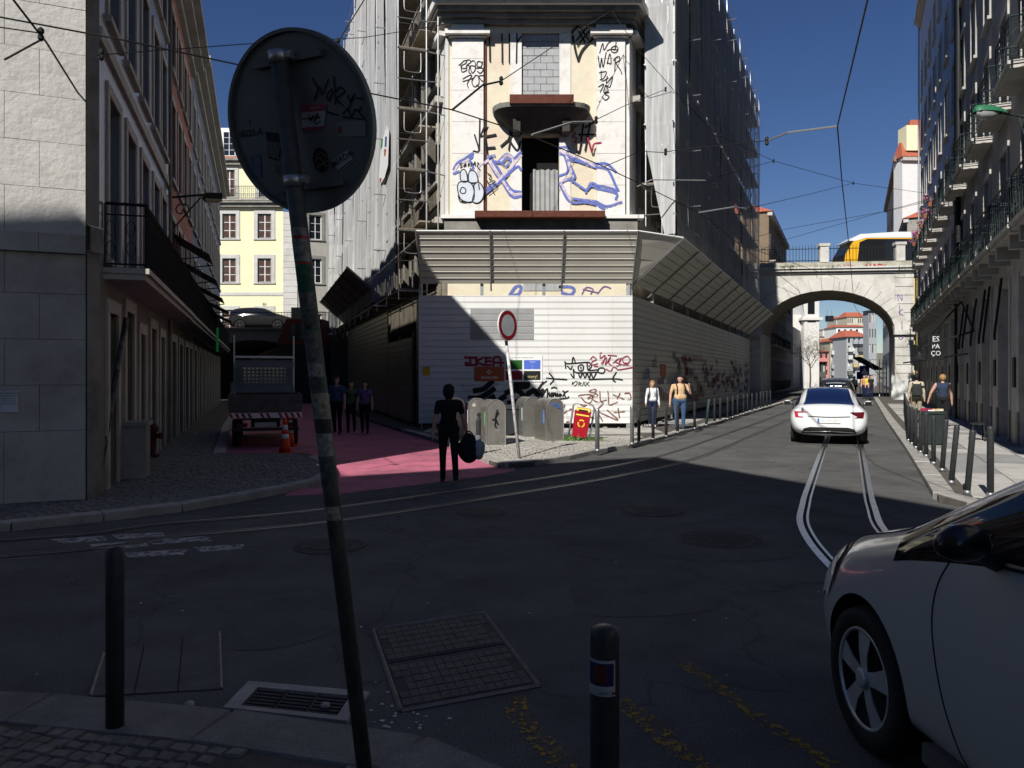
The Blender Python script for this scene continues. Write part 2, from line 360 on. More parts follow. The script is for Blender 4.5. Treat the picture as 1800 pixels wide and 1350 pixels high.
# tram tracks: a head strip, a groove and a guard strip for each rail
def track(pts, name, railm=railm):
    C = catmull(pts, 8); root = bpy.data.objects.new(name, None); COL.objects.link(root); root['kind'] = 'structure'; XF[root.name] = Matrix()
    for sgn in (-1, 1):
        mb = MB()
        for mi, o0, o1, z in ((0, -.045, .03, .008), (1, .03, .07, .005), (0, .07, .10, .008)):
            mb.mi = mi; vs = []
            for i, p in enumerate(C):
                d = (C[min(i+1, len(C)-1)]-C[max(0, i-1)]); d.z = 0; d.normalize(); n = Vector((d.y, -d.x, 0))*-sgn
                for o in (.45-o0, .45-o1): vs.append((p.x-n.x*o, p.y-n.y*o, z))
            mb.add(vs, [(2*i, 2*i+1, 2*i+3, 2*i+2) for i in range(len(C)-1)])
        mb.build('rail', [railm, groove], root)
    return C
T1 = track([(-12, 5.9, 0), G(0, 964), G(300, 932), G(583, 905), G(890, 860), G(1050, 834), G(1190, 804), G(1300, 764), G(1400, 724), (26, 63, 0), (60, 138, 0)], 'tram_track', mat('dull_rail_steel', (.2, .2, .2), .5, .25, 20, metal=.7, dirt=(.06, .05, .045), dirts=8, damt=.6))
T2 = track([(2.9, 0, 0), (3.0, 2, 0), (3.15, 4.5, 0), (3.42, 7.0, 0), (3.86, 8.95, 0), (4.5, 10.6, 0), (5.45, 12.8, 0), (8.57, 19.9, 0), (12.8, 29.5, 0), (19.9, 45, 0), (26.6, 60, 0)], 'tram_track')

# covers, grate, worn yellow paint and painted light patches on the near roadway
coverm = mat('cast_iron_cover', (.055, .055, .055), .75, .25, 9, .3, 60, spec=.15)
coverp = mat('cover_paver', (.085, .082, .078), .75, .25, 9, .3, 80)
def manhole(px, py, r, label):
    c = G(px, py); t = thing('manhole_cover', label, 'manhole cover', c)
    mb = MB(); mb.lathe([(r, .003), (r, .007), (r-.05, .008), (r-.055, .003)], 32); mb.build('cover_ring', coverm, t, False)
    mb = MB(); mb.lathe([(r-.06, .003), (r-.062, .009), (0, .010)], 32)
    for i in range(-4, 5):
        for j in range(-4, 5):
            x, y = i*r*.17, j*r*.17
            if math.hypot(x, y) < r-.14: mb.box(x-.03, x+.03, y-.03, y+.03, .009, .014)
    mb.build('cover_plate', coverm, t, False)
manhole(580, 960, .38, 'round iron manhole cover beside the leaning sign pole')
manhole(1147, 898, .42, 'round iron manhole cover within a broken asphalt collar')
manhole(1265, 948, .46, 'wide sunken manhole cover in a dark asphalt patch')
manhole(845, 901, .34, 'small smooth manhole cover near the tram rails')
def cover_panels(quads, label, name='utility_cover'):
    c = sum((G(*q) for q in quads), Vector())/4; t = thing(name, label, 'utility cover', (c.x, c.y, 0))
    A, B, C_, D = [G(*q) for q in quads]              # near-left, near-right, far-right, far-left
    mb = MB()
    for a, b in ((A, B), (B, C_), (C_, D), (D, A)):
        mb.tube([a+Vector((0, 0, .006)), b+Vector((0, 0, .006))], .014, 4)
    mb.build('cover_frame', mat('worn_frame_steel', (.16, .16, .16), .5, .3, 12, metal=.5), t)
    for k, (v0, v1) in enumerate(((.015, .485), (.515, .985))):
        mb = MB(); mb.box8([lerp(lerp(A, B, u), lerp(D, C_, u), v)+Vector((0, 0, z)) for z in (0, .008) for u, v in ((.015, v0), (.985, v0), (.985, v1), (.015, v1))])
        p = mb.build('cover_panel', coverm, t); n, m_ = 14, 6
        for i in range(n):
            for j in range(m_):
                if (i in (0, n-1)) and j in (2, 3): continue
                off = .5/n if j % 2 else 0
                u0, u1 = .03+.94*i/n, .03+.94*(i+.9)/n; w0, w1 = lerp(v0+.02, v1-.02, j/m_), lerp(v0+.02, v1-.02, (j+.9)/m_)
                mb = MB(); mb.box8([lerp(lerp(A, B, u), lerp(D, C_, u), v)+Vector((0, 0, z)) for z in (.007, .0125+rnd.uniform(-.001, .001)) for u, v in ((u0, w0), (u1, w0), (u1, w1), (u0, w1))])
                mb.f.pop(0); mb.m.pop(); mb.build('paver', coverp, p)
cover_panels([(705, 1252), (948, 1207), (850, 1078), (655, 1108)], 'double rectangular utility cover filled with small pavers in a steel frame')
A, B, C_, D = G(158, 1226), G(388, 1213), G(385, 1113), G(182, 1150)
t = thing('utility_cover', 'plain rectangular utility cover by the black bollard on the kerb', 'utility cover', ((A+C_)/2).to_tuple())
mb = MB(); mb.box8([p+Vector((0, 0, z)) for z in (0, .009) for p in (A, B, C_, D)]); mb.build('cover_plate', mat('concrete_cover', (.1, .098, .094), .85, .25, 3, .3, 50), t)
mb = MB()
for a, b in ((B, C_), (D, A)): mb.tube([a+Vector((0, 0, .008)), b+Vector((0, 0, .008))], .012, 4)
mb.build('cover_frame', mat('worn_frame_steel', (.16, .16, .16), .5, .3, 12, metal=.5), t)
mb = MB()
for k in (1/3, 2/3): mb.tube([lerp(A, B, k)+Vector((0, 0, .009)), lerp(D, C_, k)+Vector((0, 0, .009))], .004, 4)
mb.build('cover_joint', groove, t)
A, B, C_, D = G(392, 1250), G(610, 1274), G(650, 1222), G(437, 1203)
t = thing('drain_grate', 'iron storm drain grate set in a stone frame at the kerb', 'drain grate', ((A+C_)/2).to_tuple())
ins = [lerp(lerp(A, B, u), lerp(D, C_, u), v) for u, v in ((.12, .12), (.9, .12), (.88, .8), (.12, .8))]
mb = MB(); q = [A, B, C_, D]
for i in range(4):
    j = (i+1) % 4; mb.box8([p+Vector((0, 0, z)) for z in (0, .022) for p in (q[i], q[j], ins[j], ins[i])])
mb.build('grate_surround', kerbm, t)
mb = MB(); mb.poly([p+Vector((0, 0, .002)) for p in ins]); mb.build('drain_pit', groove, t)
for k in range(3):
    for i in range(6):
        v = (i+.5)/6; a0, a1 = k/3+.02, (k+1)/3-.02; e = .045
        mb = MB(); mb.box8([lerp(lerp(ins[0], ins[1], u), lerp(ins[3], ins[2], u), w)+Vector((0, 0, z)) for z in (.003, .016) for u, w in ((a0, v-e), (a1, v-e), (a1, v+e), (a0, v+e))])
        mb.build('grate_bar', coverm, t)
for k in (0, 1/3, 2/3, 1):
    a, b = lerp(ins[0], ins[1], k), lerp(ins[3], ins[2], k); mb = MB(); mb.tube([a+Vector((0, 0, .009)), b+Vector((0, 0, .009))], .011, 4)
    mb.build('grate_rib', coverm, t)
yel = alpha_mat('worn_yellow_paint', (.34, .21, .04), .49, .57, 22)
mb = MB()
for pts, w in ((((905, 1228), (915, 1262), (950, 1300), (990, 1345), (1010, 1375)), .13), (((1095, 1235), (1140, 1270), (1200, 1325)), .13), (((1200, 1165), (1260, 1205), (1340, 1265), (1420, 1318), (1500, 1370)), .10), (((1215, 1330), (1290, 1380)), .1)):
    stroke(mb, [G(a, b, .005) for a, b in pts], w, (0, 0, 1))
struct(mb.build('road_marking_and_light', yel))
lpaint = alpha_mat('reflected_light_paint', (.4, .4, .39), .4, .55, 9); mb = MB()  # pale patches painted for window light reflected onto the shaded road
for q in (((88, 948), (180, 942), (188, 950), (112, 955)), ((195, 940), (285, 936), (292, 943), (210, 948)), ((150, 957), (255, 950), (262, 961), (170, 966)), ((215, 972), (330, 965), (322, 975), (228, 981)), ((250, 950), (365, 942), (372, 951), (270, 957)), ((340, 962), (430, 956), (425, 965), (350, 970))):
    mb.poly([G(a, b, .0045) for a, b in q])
struct(mb.build('road_marking_and_light', lpaint))
patchm = mat('fresh_asphalt', (.1, .099, .097), .85, .22, 2, .3, 120, fine=.3, spec=.1)
for q in ([(760, 905), (900, 880), (990, 900), (960, 935), (800, 945), (720, 930)], [(1150, 930), (1290, 915), (1400, 935), (1380, 975), (1230, 985), (1140, 965)], [(380, 1060), (560, 1040), (600, 1110), (420, 1140)], [(1000, 1020), (1220, 1000), (1290, 1060), (1050, 1085)], [(1330, 760), (1375, 748), (1365, 790), (1300, 800)]):
    mb = MB(); mb.poly(catmull([G(a+rnd.uniform(-14, 14), b+rnd.uniform(-5, 5), .0025) for a, b in q+q[:1]], 4)[:-1][::-1]); struct(mb.build('asphalt_patch', patchm))
# litter and rubble by the kerb
mb = MB()
for i in range(64):
    px, py = (rnd.gauss(690, 45), rnd.gauss(1262, 26)) if i < 50 else (rnd.uniform(20, 1500), rnd.uniform(930, 1290))
    if py < 1215 or px > 650:
        c = G(px, py); s = rnd.uniform(.004, .016); a = rnd.uniform(0, 6)
        if ringdist(c.x, c.y, near_kerb) < .03 or inpoly(c.x, c.y, near_pav): continue
        mb.box8([c+Vector((math.cos(a+k*1.57)*s*rnd.uniform(.6, 1.3), math.sin(a+k*1.57)*s*rnd.uniform(.5, 1.2), z)) for z in (.001, .005) for k in range(4)])
o = mb.build('litter', mat('paper_litter', (.6, .58, .54), .9)); tag(o, 'scattered white scraps of litter on the dark roadway', 'litter', kind='stuff')
for px, py, s, lab in ((862, 1272, .04, ''),):
    pass
def rubble(px, py, s, lab, z=0):
    c = G(px, py, z); b = bmesh.new(); bmesh.ops.create_icosphere(b, subdivisions=2, radius=s)
    for v in b.verts: v.co *= 1+.3*noise.noise(v.co*22+Vector((px, py, 0))); v.co.z *= .7
    me = bpy.data.meshes.new('s'); b.to_mesh(me); b.free(); me.materials.append(kerbm)
    o = link('broken_stone', me); o.location = (c.x, c.y, c.z+s*.55); tag(o, lab, 'stone')
rubble(333, 1243, .028, 'chipped stone lying between kerb and drain grate'); rubble(571, 1244, .026, 'pale stone lump resting on the drain grate', .016)
# ------------------------------------------------------------------ building helpers
def wall(mb, P, a0, a1, z0, z1, holes, depth=.22, d=0.0):
    A = sorted({a0, a1, *[h[0] for h in holes], *[h[1] for h in holes]}); Z = sorted({z0, z1, *[h[2] for h in holes], *[h[3] for h in holes]})
    A = [a for a in A if a0 <= a <= a1]; Z = [z for z in Z if z0 <= z <= z1]
    for i in range(len(A)-1):
        for j in range(len(Z)-1):
            ca, cz = (A[i]+A[i+1])/2, (Z[j]+Z[j+1])/2
            if any(h[0] < ca < h[1] and h[2] < cz < h[3] for h in holes): continue
            mb.quad(P.at(A[i], Z[j], d), P.at(A[i+1], Z[j], d), P.at(A[i+1], Z[j+1], d), P.at(A[i], Z[j+1], d))
    for h in holes:
        c = [(h[0], h[2]), (h[1], h[2]), (h[1], h[3]), (h[0], h[3])]
        for k in range(4):
            p, q = c[k], c[(k+1) % 4]
            mb.quad(P.at(p[0], p[1], d), P.at(q[0], q[1], d), P.at(q[0], q[1], d-depth), P.at(p[0], p[1], d-depth))
def window(P, h, parent, d=-.16, cols=2, rows=3, fm=None, gm=None, fw=.06, bar=.03, name='window'):
    a0, a1, z0, z1 = h; fm = fm or wframe; mb = MB(); t = .05
    mb.fbox(P, a0, a0+fw, z0, z1, d-t, d); mb.fbox(P, a1-fw, a1, z0, z1, d-t, d)
    mb.fbox(P, a0+fw, a1-fw, z0, z0+fw, d-t, d); mb.fbox(P, a0+fw, a1-fw, z1-fw, z1, d-t, d)
    for i in range(1, cols):
        a = lerp(a0, a1, i/cols); w = fw*.8 if cols == 2 else bar; mb.fbox(P, a-w/2, a+w/2, z0+fw, z1-fw, d-t+.003, d-.003)
    for j in range(1, rows):
        z = lerp(z0, z1, j/rows); mb.fbox(P, a0+fw, a1-fw, z-bar/2, z+bar/2, d-t+.006, d-.006)
    o = mb.build(name, fm, parent)
    mb = MB(); mb.quad(P.at(a0, z0, d-.03), P.at(a1, z0, d-.03), P.at(a1, z1, d-.03), P.at(a0, z1, d-.03)); mb.build('pane', gm or glass, o)
    return o
def surround(P, h, parent, m, w=.16, t=.05, sill=.08):
    a0, a1, z0, z1 = h; mb = MB()
    mb.fbox(P, a0-w, a0, z0, z1, -.02, t); mb.fbox(P, a1, a1+w, z0, z1, -.02, t); mb.fbox(P, a0-w-.002, a1+w+.002, z1, z1+w, -.02, t+.004)
    if sill: mb.fbox(P, a0-w-.03, a1+w+.03, z0-.1, z0, -.02, t+sill)
    return mb.build('window_surround', m, parent)
def railing(P, a0, a1, z0, z1, d0, d1, parent, m=iron, step=.13, curly=True, ends=True):
    mb = MB(); r = .009
    segs = [(P.at(a0, 0, d1), P.at(a1, 0, d1))]
    if ends: segs += [(P.at(a0, 0, d0), P.at(a0, 0, d1)), (P.at(a1, 0, d0), P.at(a1, 0, d1))]
    for a, b in segs:
        L = (b-a).length; n = max(1, int(L/step)); e = Vector((0, 0, 1))
        mb.tube([a+e*z1, b+e*z1], .024, 4); mb.tube([a+e*(z0+.06), b+e*(z0+.06)], .014, 4); mb.tube([a+e*(z1-.16), b+e*(z1-.16)], .012, 4)
        for i in range(n+1):
            p = lerp(a, b, i/n); big = (i % 12 == 0) or i == n
            mb.tube([p+e*z0, p+e*z1], r*2 if big else r, 4, False)
            if curly and i < n and i % 2 == 0:
                q = lerp(a, b, (i+1)/n); c = (p+q)/2; w = (q-p)/2*.85; h = (z1-z0)
                for zc in (.3, .62):
                    mb.tube([c+w*math.cos(t)+e*(z0+h*zc+h*.12*math.sin(t)) for t in [k*math.pi/4 for k in range(9)]], .007, 3, False)
    return mb.build('railing', m, parent)
def graf(parent, m, lines, P, org, sc, w, d, name='graffiti', smooth=True):
    if len(lines) == 2: graf(parent, m, lines[:1], P, org, sc, w, d, name, smooth); lines = lines[1:]
    mb = MB(); ps = []
    for k, L in enumerate(lines):
        stroke(mb, [P.px(org[0]+x/sc, org[1]+y/sc, d+.0006*k) for x, y in L], w, (P.n.x, P.n.y, 0), smooth)
    return mb.build(name, m, parent)
ink = mat('black_spray', (.012, .012, .014), .6, .2); inkred = alpha_mat('crimson_spray', (.3, .02, .06), .28, .46, 9); inkbr = alpha_mat('brown_spray', (.2, .07, .045), .33, .52, 9)
inkbl = alpha_mat('blue_spray', (.14, .18, .5), .3, .5, 7); inkpk = alpha_mat('pale_pink_spray', (.72, .6, .68), .32, .55, 6); inkgrey = mat('washed_spray', (.42, .42, .44), .7, .2)
inkgreen = mat('olive_spray', (.06, .1, .03), .7); inkpurp = mat('purple_spray', (.22, .12, .3), .7); inkviolet = mat('chrome_spray', (.62, .66, .72), .5, .1)

# ------------------------------------------------------------------ the block behind the camera that shades the junction
e1 = Vector((.39, -.921)).normalized(); e2 = Vector((-.8795, -.4759))
KT = 20.0; tanE = math.tan(R(SUN_EL)); K = Vector((3.15+SX*KT, 17.0+SY*KT)); KZ = KT*tanE
t = thing('corner_block', 'tall rendered corner block across the junction that shades the roadway', 'building', (K.x, K.y, 0))
beige = mat('beige_render', (.42, .37, .29), .85, .1, 1.5, .15, 40, dirt=(.25, .22, .18), dirts=.8, damt=.4)
for nm, Pk in (('wall', Plane((K.x, K.y), e1, (-e1.y, e1.x))), ('wall', Plane((K.x, K.y), e2, (-e2.y*-1, -e2.x)))):
    hs = [(1.5+3*i, 2.7+3*i, .8+3.7*s, 3.1+3.7*s) for i in range(8) for s in range(4)]
    mb = MB(); wall(mb, Pk, 0, 26, 0, KZ-.3, hs); mb.build('wall', beige, t)
    for h in hs: window(Pk, h, t)
mb = MB(); q = [K, K+e2*26, K+e2*26+e1*26, K+e1*26]; mb.prism([xy(p) for p in q][::-1], KZ-.3, KZ); mb.build('roof', redtile, t)

# unseen roof box and chimney added on that block to shape its shadow edge
PK2 = Plane((K.x, K.y), e2, (-e2.y*-1, -e2.x))
mb = MB(); mb.fbox(PK2, 9.9, 16, KZ-.05, KZ+2.9, -9, -.5); mb.build('shadow_attic', beige, t)
mb = MB(); mb.fbox(PK2, 9.2, 9.86, KZ-.05, KZ+1.9, -1.6, -.7); mb.build('chimney', beige, t)

# ------------------------------------------------------------------ left building
cream = mat('cream_render', (.22, .2, .165), .85, .1, 1.5, .15, 40, dirt=(.12, .11, .09), dirts=1.0, damt=.5)
azul = mat('blue_tile_wall', (.2, .22, .29), .25, .15, 5, dirt=(.24, .25, .3), dirts=.9, damt=.4)
pinkw = mat('old_pink_render', (.4, .16, .14), .85, .15, 2, dirt=(.25, .1, .09), dirts=1.2, damt=.4)
bluew = mat('slate_blue_render', (.17, .2, .28), .85, .12, 2)
CL = Vector((-5.88, 10.6)); uF = Vector((-.917, -.4)).normalized(); LZ = 13.2
PLf = Plane(CL, uF, (-uF.y*-1, uF.x)) if False else Plane(CL, uF, (.4, -.917))
PLs = Plane((-5.86, 10.85), (-.316, .949), (.949, .316))
t = thing('corner_house', 'tiled corner house with rough limestone end wall and long iron balcony', 'building', (CL.x, CL.y, 0))
mb = MB(); wall(mb, PLf, 0, 14, 0, LZ, []); 
mb.quad(PLf.at(0, 0), PLs.at(0, 0), PLs.at(0, LZ), PLf.at(0, LZ)); mb.build('end_wall', sand, t)
# rough-faced ashlar courses of the end wall, each block its own part
zc = PV
for ci, hh in enumerate([.95, .62, .62, .62, .55, .26]+[.62]*14):
    a = 0.0; first = True
    while a < 4.2:
        L = (.55 if ci % 2 else .95) if first else 1.05; first = False
        b = min(a+L, 4.3); out = (.06 if ci == 0 else .10 if ci == 5 else .03)+rnd.uniform(-.004, .004)
        mb = MB(); n, m_ = 6, 4; big = ci > 5; vs = []; fs = []
        for j in range(m_+1):
            for i in range(n+1):
                aa, zz = lerp(a+.003, b-.003, i/n), lerp(zc+.003, zc+hh-.003, j/m_)
                edge = i in (0, n) or j in (0, m_)
                vs.append(PLf.at(aa, zz, out+(0 if edge else (.012*noise.noise(Vector((aa*6, zz*6, ci))) if big else .003*noise.noise(Vector((aa*5, zz*5, 3)))))))
        fs = [(j*(n+1)+i, j*(n+1)+i+1, (j+1)*(n+1)+i+1, (j+1)*(n+1)+i) for j in range(m_) for i in range(n)]
        mb.add(vs, fs)
        c = [(a+.003, zc+.003), (b-.003, zc+.003), (b-.003, zc+hh-.003), (a+.003, zc+hh-.003)]
        for k in range(4):
            p, q = c[k], c[(k+1) % 4]; mb.quad(PLf.at(*p, out), PLf.at(*q, out), PLf.at(*q, -.02), PLf.at(*p, -.02))
        mb.build('stone_block', stone2 if ci > 5 else stone, t); a = b
    zc += hh
mb = MB(); q0, q1 = PLf.at(-.004, 0, .02), PLs.at(-.02, 0, .03)
for z0, z1, o in ((PV, 3.5, .02), (3.5, 3.85, .1), (3.85, LZ, .0)):
    n = Vector((.85, -.5, 0)).normalized()*o
    mb.quad(q0+n+Vector((0, 0, z0)), q1+n+Vector((0, 0, z0)), q1+n+Vector((0, 0, z1)), q0+n+Vector((0, 0, z1)))
    mb.quad(q0+n+Vector((0, 0, z1)), q1+n+Vector((0, 0, z1)), q1+Vector((0, 0, z1+.04)), q0+Vector((0, 0, z1+.04)))
mb.build('corner_quoin', stonedk, t)  # shade on the chamfer is put into the dark stone colour
def side(P, a0, a1, top, m, t, doors, wins, name, gm=stone):
    holes = doors+wins; mb = MB(); wall(mb, P, a0, a1, 3.2, top, [h for h in wins], .2); mb.build('wall', m, t)
    mb = MB(); wall(mb, P, a0, a1, 0, 3.2, doors, .3, .01); mb.build('ground_floor_wall', cream, t)
    for h in wins: window(P, h, t, -.14, 2, 4 if h[3]-h[2] > 2 else 3); surround(P, h, t, gm, .17, .03, .05)
    for h in doors:
        mb = MB(); mb.fbox(P, h[0], h[1], h[2], h[3], -.35, -.25); mb.build('door', iron, t)
        surround(P, h, t, stone, .2, .05, 0)
# tiled part, pink part, slate part
dL = [(.75, 1.5, PV, 2.75), (2.35, 3.2, PV, 2.9), (4.0, 4.7, PV, 2.6), (5.6, 6.5, PV, 2.8), (7.3, 8.1, PV, 2.7)]
wl = [(a, a+.95, z, z+h) for a in (.85, 2.6, 4.4, 6.2, 7.7) for z, h in ((3.55, 2.5), (7.2, 2.2), (10.2, 1.7))]
side(PLs, 0, 9.3, LZ-.6, azul, t, dL, wl, 'a')
mb = MB(); mb.tube([PLs.at(8.9, PV, .08), PLs.at(8.9, LZ-1, .08)], .05, 8); mb.build('downpipe', stonedk, t)
mb = MB(); mb.fbox(PLs, 0, 9.3, 6.55, 6.75, -.02, .06); mb.build('string_course', stone, t)
def cornice(P, a0, a1, z, parent, m=stone, out=.5):
    mb = MB()
    for k, (o, dz, h) in enumerate(((.15, 0, .2), (out*.65, .2, .18), (out, .38, .16))): mb.fbox(P, a0-o*.0, a1, z+dz, z+dz+h, -.1, o+.002*k)
    return mb.build('cornice', m, parent)
cornice(PLs, 0, 9.3, LZ-.7, t)
def balc(P, a0, a1, z, parent, depth=.7, rail=.95, m=iron, sm=stone, step=.13, curly=True):
    mb = MB(); mb.fbox(P, a0, a1, z, z+.09, 0, depth-.06); mb.fbox(P, a0-.03, a1+.03, z+.09, z+.17, 0, depth); o = mb.build('balcony_slab', sm, parent)
    railing(P, a0+.03, a1-.03, z+.17, z+.17+rail, .02, depth-.05, o, m, step, curly)
    return o
balc(PLs, .45, 9.25, 3.22, t, .62)
mb = MB(); q = [CL, PLs.p, PLs.p+PLs.u*9.3, PLs.p+PLs.u*9.3-PLs.n*12, CL+uF*14]; mb.prism([xy(p) for p in q], LZ-.05, LZ); mb.build('roof', redtile, t)
t = thing('pink_house', 'faded pink house with tall windows next to the tiled one', 'building', PLs.at(9.3, 0).to_tuple())
side(PLs, 9.3, 16.8, 12.4, pinkw, t, [(a, a+1.1, PV, 2.7) for a in (9.8, 11.8, 13.8, 15.4)], [(a, a+.95, z, z+h) for a in (9.9, 11.7, 13.5, 15.3) for z, h in ((3.55, 2.4), (7.0, 2.1), (9.9, 1.6))], 'b')
cornice(PLs, 9.3, 16.8, 12.2, t, stone, .6); balc(PLs, 9.5, 16.6, 3.22, t, .6)
mb = MB(); mb.fbox(PLs, 9.3, 16.8, 12.35, 12.4, -12, 0); mb.build('roof', redtile, t)
t = thing('slate_house', 'narrow slate blue house at the end of the pink street row', 'building', PLs.at(16.8, 0).to_tuple())
side(PLs, 16.8, 38.5, 12.6, bluew, t, [(a, a+1.1, PV, 2.7) for a in (17.5, 20, 22.5, 25, 27, 29.5, 32, 34.5, 36.8)], [(a, a+.95, z, z+h) for a in (17.4, 19.4, 21.4, 23.4, 25.4, 27.4, 29.4, 31.4, 33.4, 35.4, 37.2) for z, h in ((3.55, 2.4), (7.0, 2.1), (9.9, 1.6))], 'c')
cornice(PLs, 16.8, 38.5, 12.5, t, stone, .6); balc(PLs, 17, 38.2, 3.22, t, .6)
mb = MB(); mb.fbox(PLs, 16.8, 38.5, 12.55, 12.6, -6, 0); mb.fbox(PLs, 38.45, 38.5, 0, 12.5, -6, -.02); mb.build('roof', redtile, t)
mb = MB(); mb.fbox(PLs, 25, 25.4, 13, 13.9, -1, -.4); mb.build('chimney', stone, t)
# shop awnings on the pink and slate houses
for i, (a, z, L) in enumerate(((10.2, 5.6, 1.5), (12.6, 5.2, 1.6), (15.2, 4.9, 1.7), (17.8, 4.7, 1.8), (20.4, 4.5, 1.9))):
    t = thing('folding_awning', 'dark awning sloping out from the street wall, number %s from the tiled house' % ('one two three four five'.split()[i]), 'awning', PLs.at(a, z).to_tuple(), group='dark awnings on the left street')
    mb = MB(); mb.box8([PLs.at(a, z, 0), PLs.at(a+1.9, z, 0), PLs.at(a+1.9, z-.55, L*.62), PLs.at(a, z-.55, L*.62), PLs.at(a, z+.03, 0), PLs.at(a+1.9, z+.03, 0), PLs.at(a+1.9, z-.52, L*.62), PLs.at(a, z-.52, L*.62)]); mb.build('canvas', iron, t)
    for b in (a+.05, a+1.85): mb = MB(); mb.tube([PLs.at(b, z-.7, .02), PLs.at(b, z-.56, L*.62)], .018, 5); mb.build('arm', iron, t)

# ------------------------------------------------------------------ yellow house closing the left street
yellow = mat('pale_yellow_render', (.80, .76, .50), .85, .05, 1.2, .1, 40, dirt=(.66, .62, .42), dirts=.5, damt=.35)
YY = 62.0; PY = Plane((-30, YY), (1, 0), (0, -1)); t = thing('yellow_house', 'pale yellow house with white sash windows closing the pink street', 'building', (-18, YY, 0))
aw = [PY.spx(p) for p in (341, 403, 465)]; hs = []
for a in aw:
    for z0, z1 in ((4.6, 7.1), (9.3, 11.25), (12.85, 14.85)): hs.append((a-.55, a+.55, z0, z1))
hs += [(aw[1]-.45, aw[1]+.45, 16.2, 18.4), (aw[2]-.45, aw[2]+.45, 16.2, 18.4)]
aR = PY.spx(498)
mb = MB(); wall(mb, PY, 0, aR, 0, 18.9, hs, .2); mb.build('wall', yellow, t)
warmg = mat('curtained_glass', (.09, .05, .035), .15, .3, 3)
for h in hs:
    window(PY, h, t, -.1, 2, 3 if h[3]-h[2] < 2.3 else 4, gm=warmg, fw=.1, bar=.05); surround(PY, h, t, stone2, .3, .05, .05)
    mb = MB()
    for e0, e1_, f0, f1 in ((h[0]-.0, h[0]+.07, h[2], h[3]), (h[1]-.07, h[1], h[2], h[3]), (h[0]+.07, h[1]-.07, h[3]-.07, h[3]), (h[0]+.07, h[1]-.07, h[2], h[2]+.07)): mb.fbox(PY, e0, e1_, f0, f1, -.13, -.045)
    mb.build('window_rim', wframed, t)
aQ = PY.spx(523); zc = 0
for k in range(30):
    w = 0 if k % 2 else .14; mb = MB(); mb.fbox(PY, aR-.0, aQ, zc+.01, zc+.49, -.2, .06); mb.build('quoin_block', stone2, t); zc += .5
aE = PY.spx(600)
PYs = Plane((PY.at(aQ, 0).x, YY), (.35, .937), (.937, -.35))
PYd = Plane((PY.at(aQ, 0).x, YY), (.93, .36), (.36, -.93))
hd = [(.9, 1.9, z, z+2) for z in (4.8, 9.3, 12.85)]; mb = MB(); wall(mb, PYd, 0, 6, 0, 15.4, hd, .2); mb.build('wall', mat('grey_cream_render', (.4, .38, .33), .85, .1), t)
for h in hd: window(PYd, h, t, -.1, 2, 3, fw=.08); surround(PYd, h, t, stonedk, .25, .05, .05)
for z, o in ((15.35, .55), (18.75, .5)):
    mb = MB(); mb.fbox(PY, -1, aQ+.2, z, z+.3, -.2, o*.6); mb.fbox(PY, -1, aQ+.3, z+.3, z+.5, -.2, o); mb.build('cornice', stonedk, t)
mb = MB(); mb.fbox(PY, 0, aR, 8.25, 8.5, -.1, .05); mb.build('string_course', stone2, t)
mb = MB(); mb.fbox(PY, 4, aQ, 15.85, 15.95, 0, .6); o = mb.build('balcony_slab', stone, t); railing(PY, 4, aQ, 15.95, 16.95, 0, .55, o, iron, .16)
mb = MB(); mb.box8([PY.at(0, 19.2, .3), PY.at(aQ, 19.2, .3), PY.at(aQ-1, 19.2, -9), PY.at(0, 19.2, -9), PY.at(0, 22.3, -3), PY.at(aQ-1.5, 22.3, -3), PY.at(aQ-2, 22.3, -6), PY.at(0, 22.3, -6)]); mb.build('roof', redtile, t)
for px in (403, 465):
    a = PY.spx(px); h = (a-.5, a+.5, 19.5, 21.5); mb = MB(); mb.fbox(PY, a-.75, a+.75, 19.3, 21.8, -2, -.05); o = mb.build('dormer', white, t); window(PY, h, t, .02, 2, 4)
mb = MB(); text_into(mb, '83', .3, PY.at(PY.spx(465), 7.55, .06), (1, 0, 0), (0, 0, 1)); mb.build('house_number', ink, t)

viad = mat('shade_dark_viaduct_stone', (.1, .095, .085), .9, .2, 2, .2, 25)  # stone colour lowered to carry the deep shade at the street end
# dark viaduct across the end of the left street with railing
t = thing('street_viaduct', 'shaded low stone viaduct with iron railing across the pink street', 'bridge', (-17, 52, 0))
PV2 = Plane((-26, 52), (1, 0), (0, -1)); mb = MB(); n = 16; a0, a1 = 4.0, 13.0; arch = [(lerp(a0, a1, i/n), 1.3+2.9*math.sqrt(max(0, 1-((i/n-.5)*2)**2))) for i in range(n+1)]
for i in range(n):
    p, q = arch[i], arch[i+1]; mb.quad(PV2.at(p[0], p[1]), PV2.at(q[0], q[1]), PV2.at(q[0], 4.9), PV2.at(p[0], 4.9)); mb.quad(PV2.at(p[0], p[1]), PV2.at(q[0], q[1]), PV2.at(q[0], q[1], -9.9), PV2.at(p[0], p[1], -9.9))
mb.fbox(PV2, 0, a0, 0, 4.9, -8, 0); mb.fbox(PV2, a1, 16, 0, 4.9, -8, 0); mb.build('arch_wall', viad, t)
mb = MB(); mb.fbox(PV2, -6, 16, 4.9, 5.05, -9.9, .15); mb.build('deck', viad, t)
railing(PV2, -4, 16, 5.05, 6.05, 0, .05, t, iron, .2, False, False)
for px in (523,): 
    a = PV2.spx(px); mb = MB(); mb.fbox(PV2, a-.4, a+.4, 5.05, 6.4, -.3, .12); mb.build('parapet_pillar', viad, t)
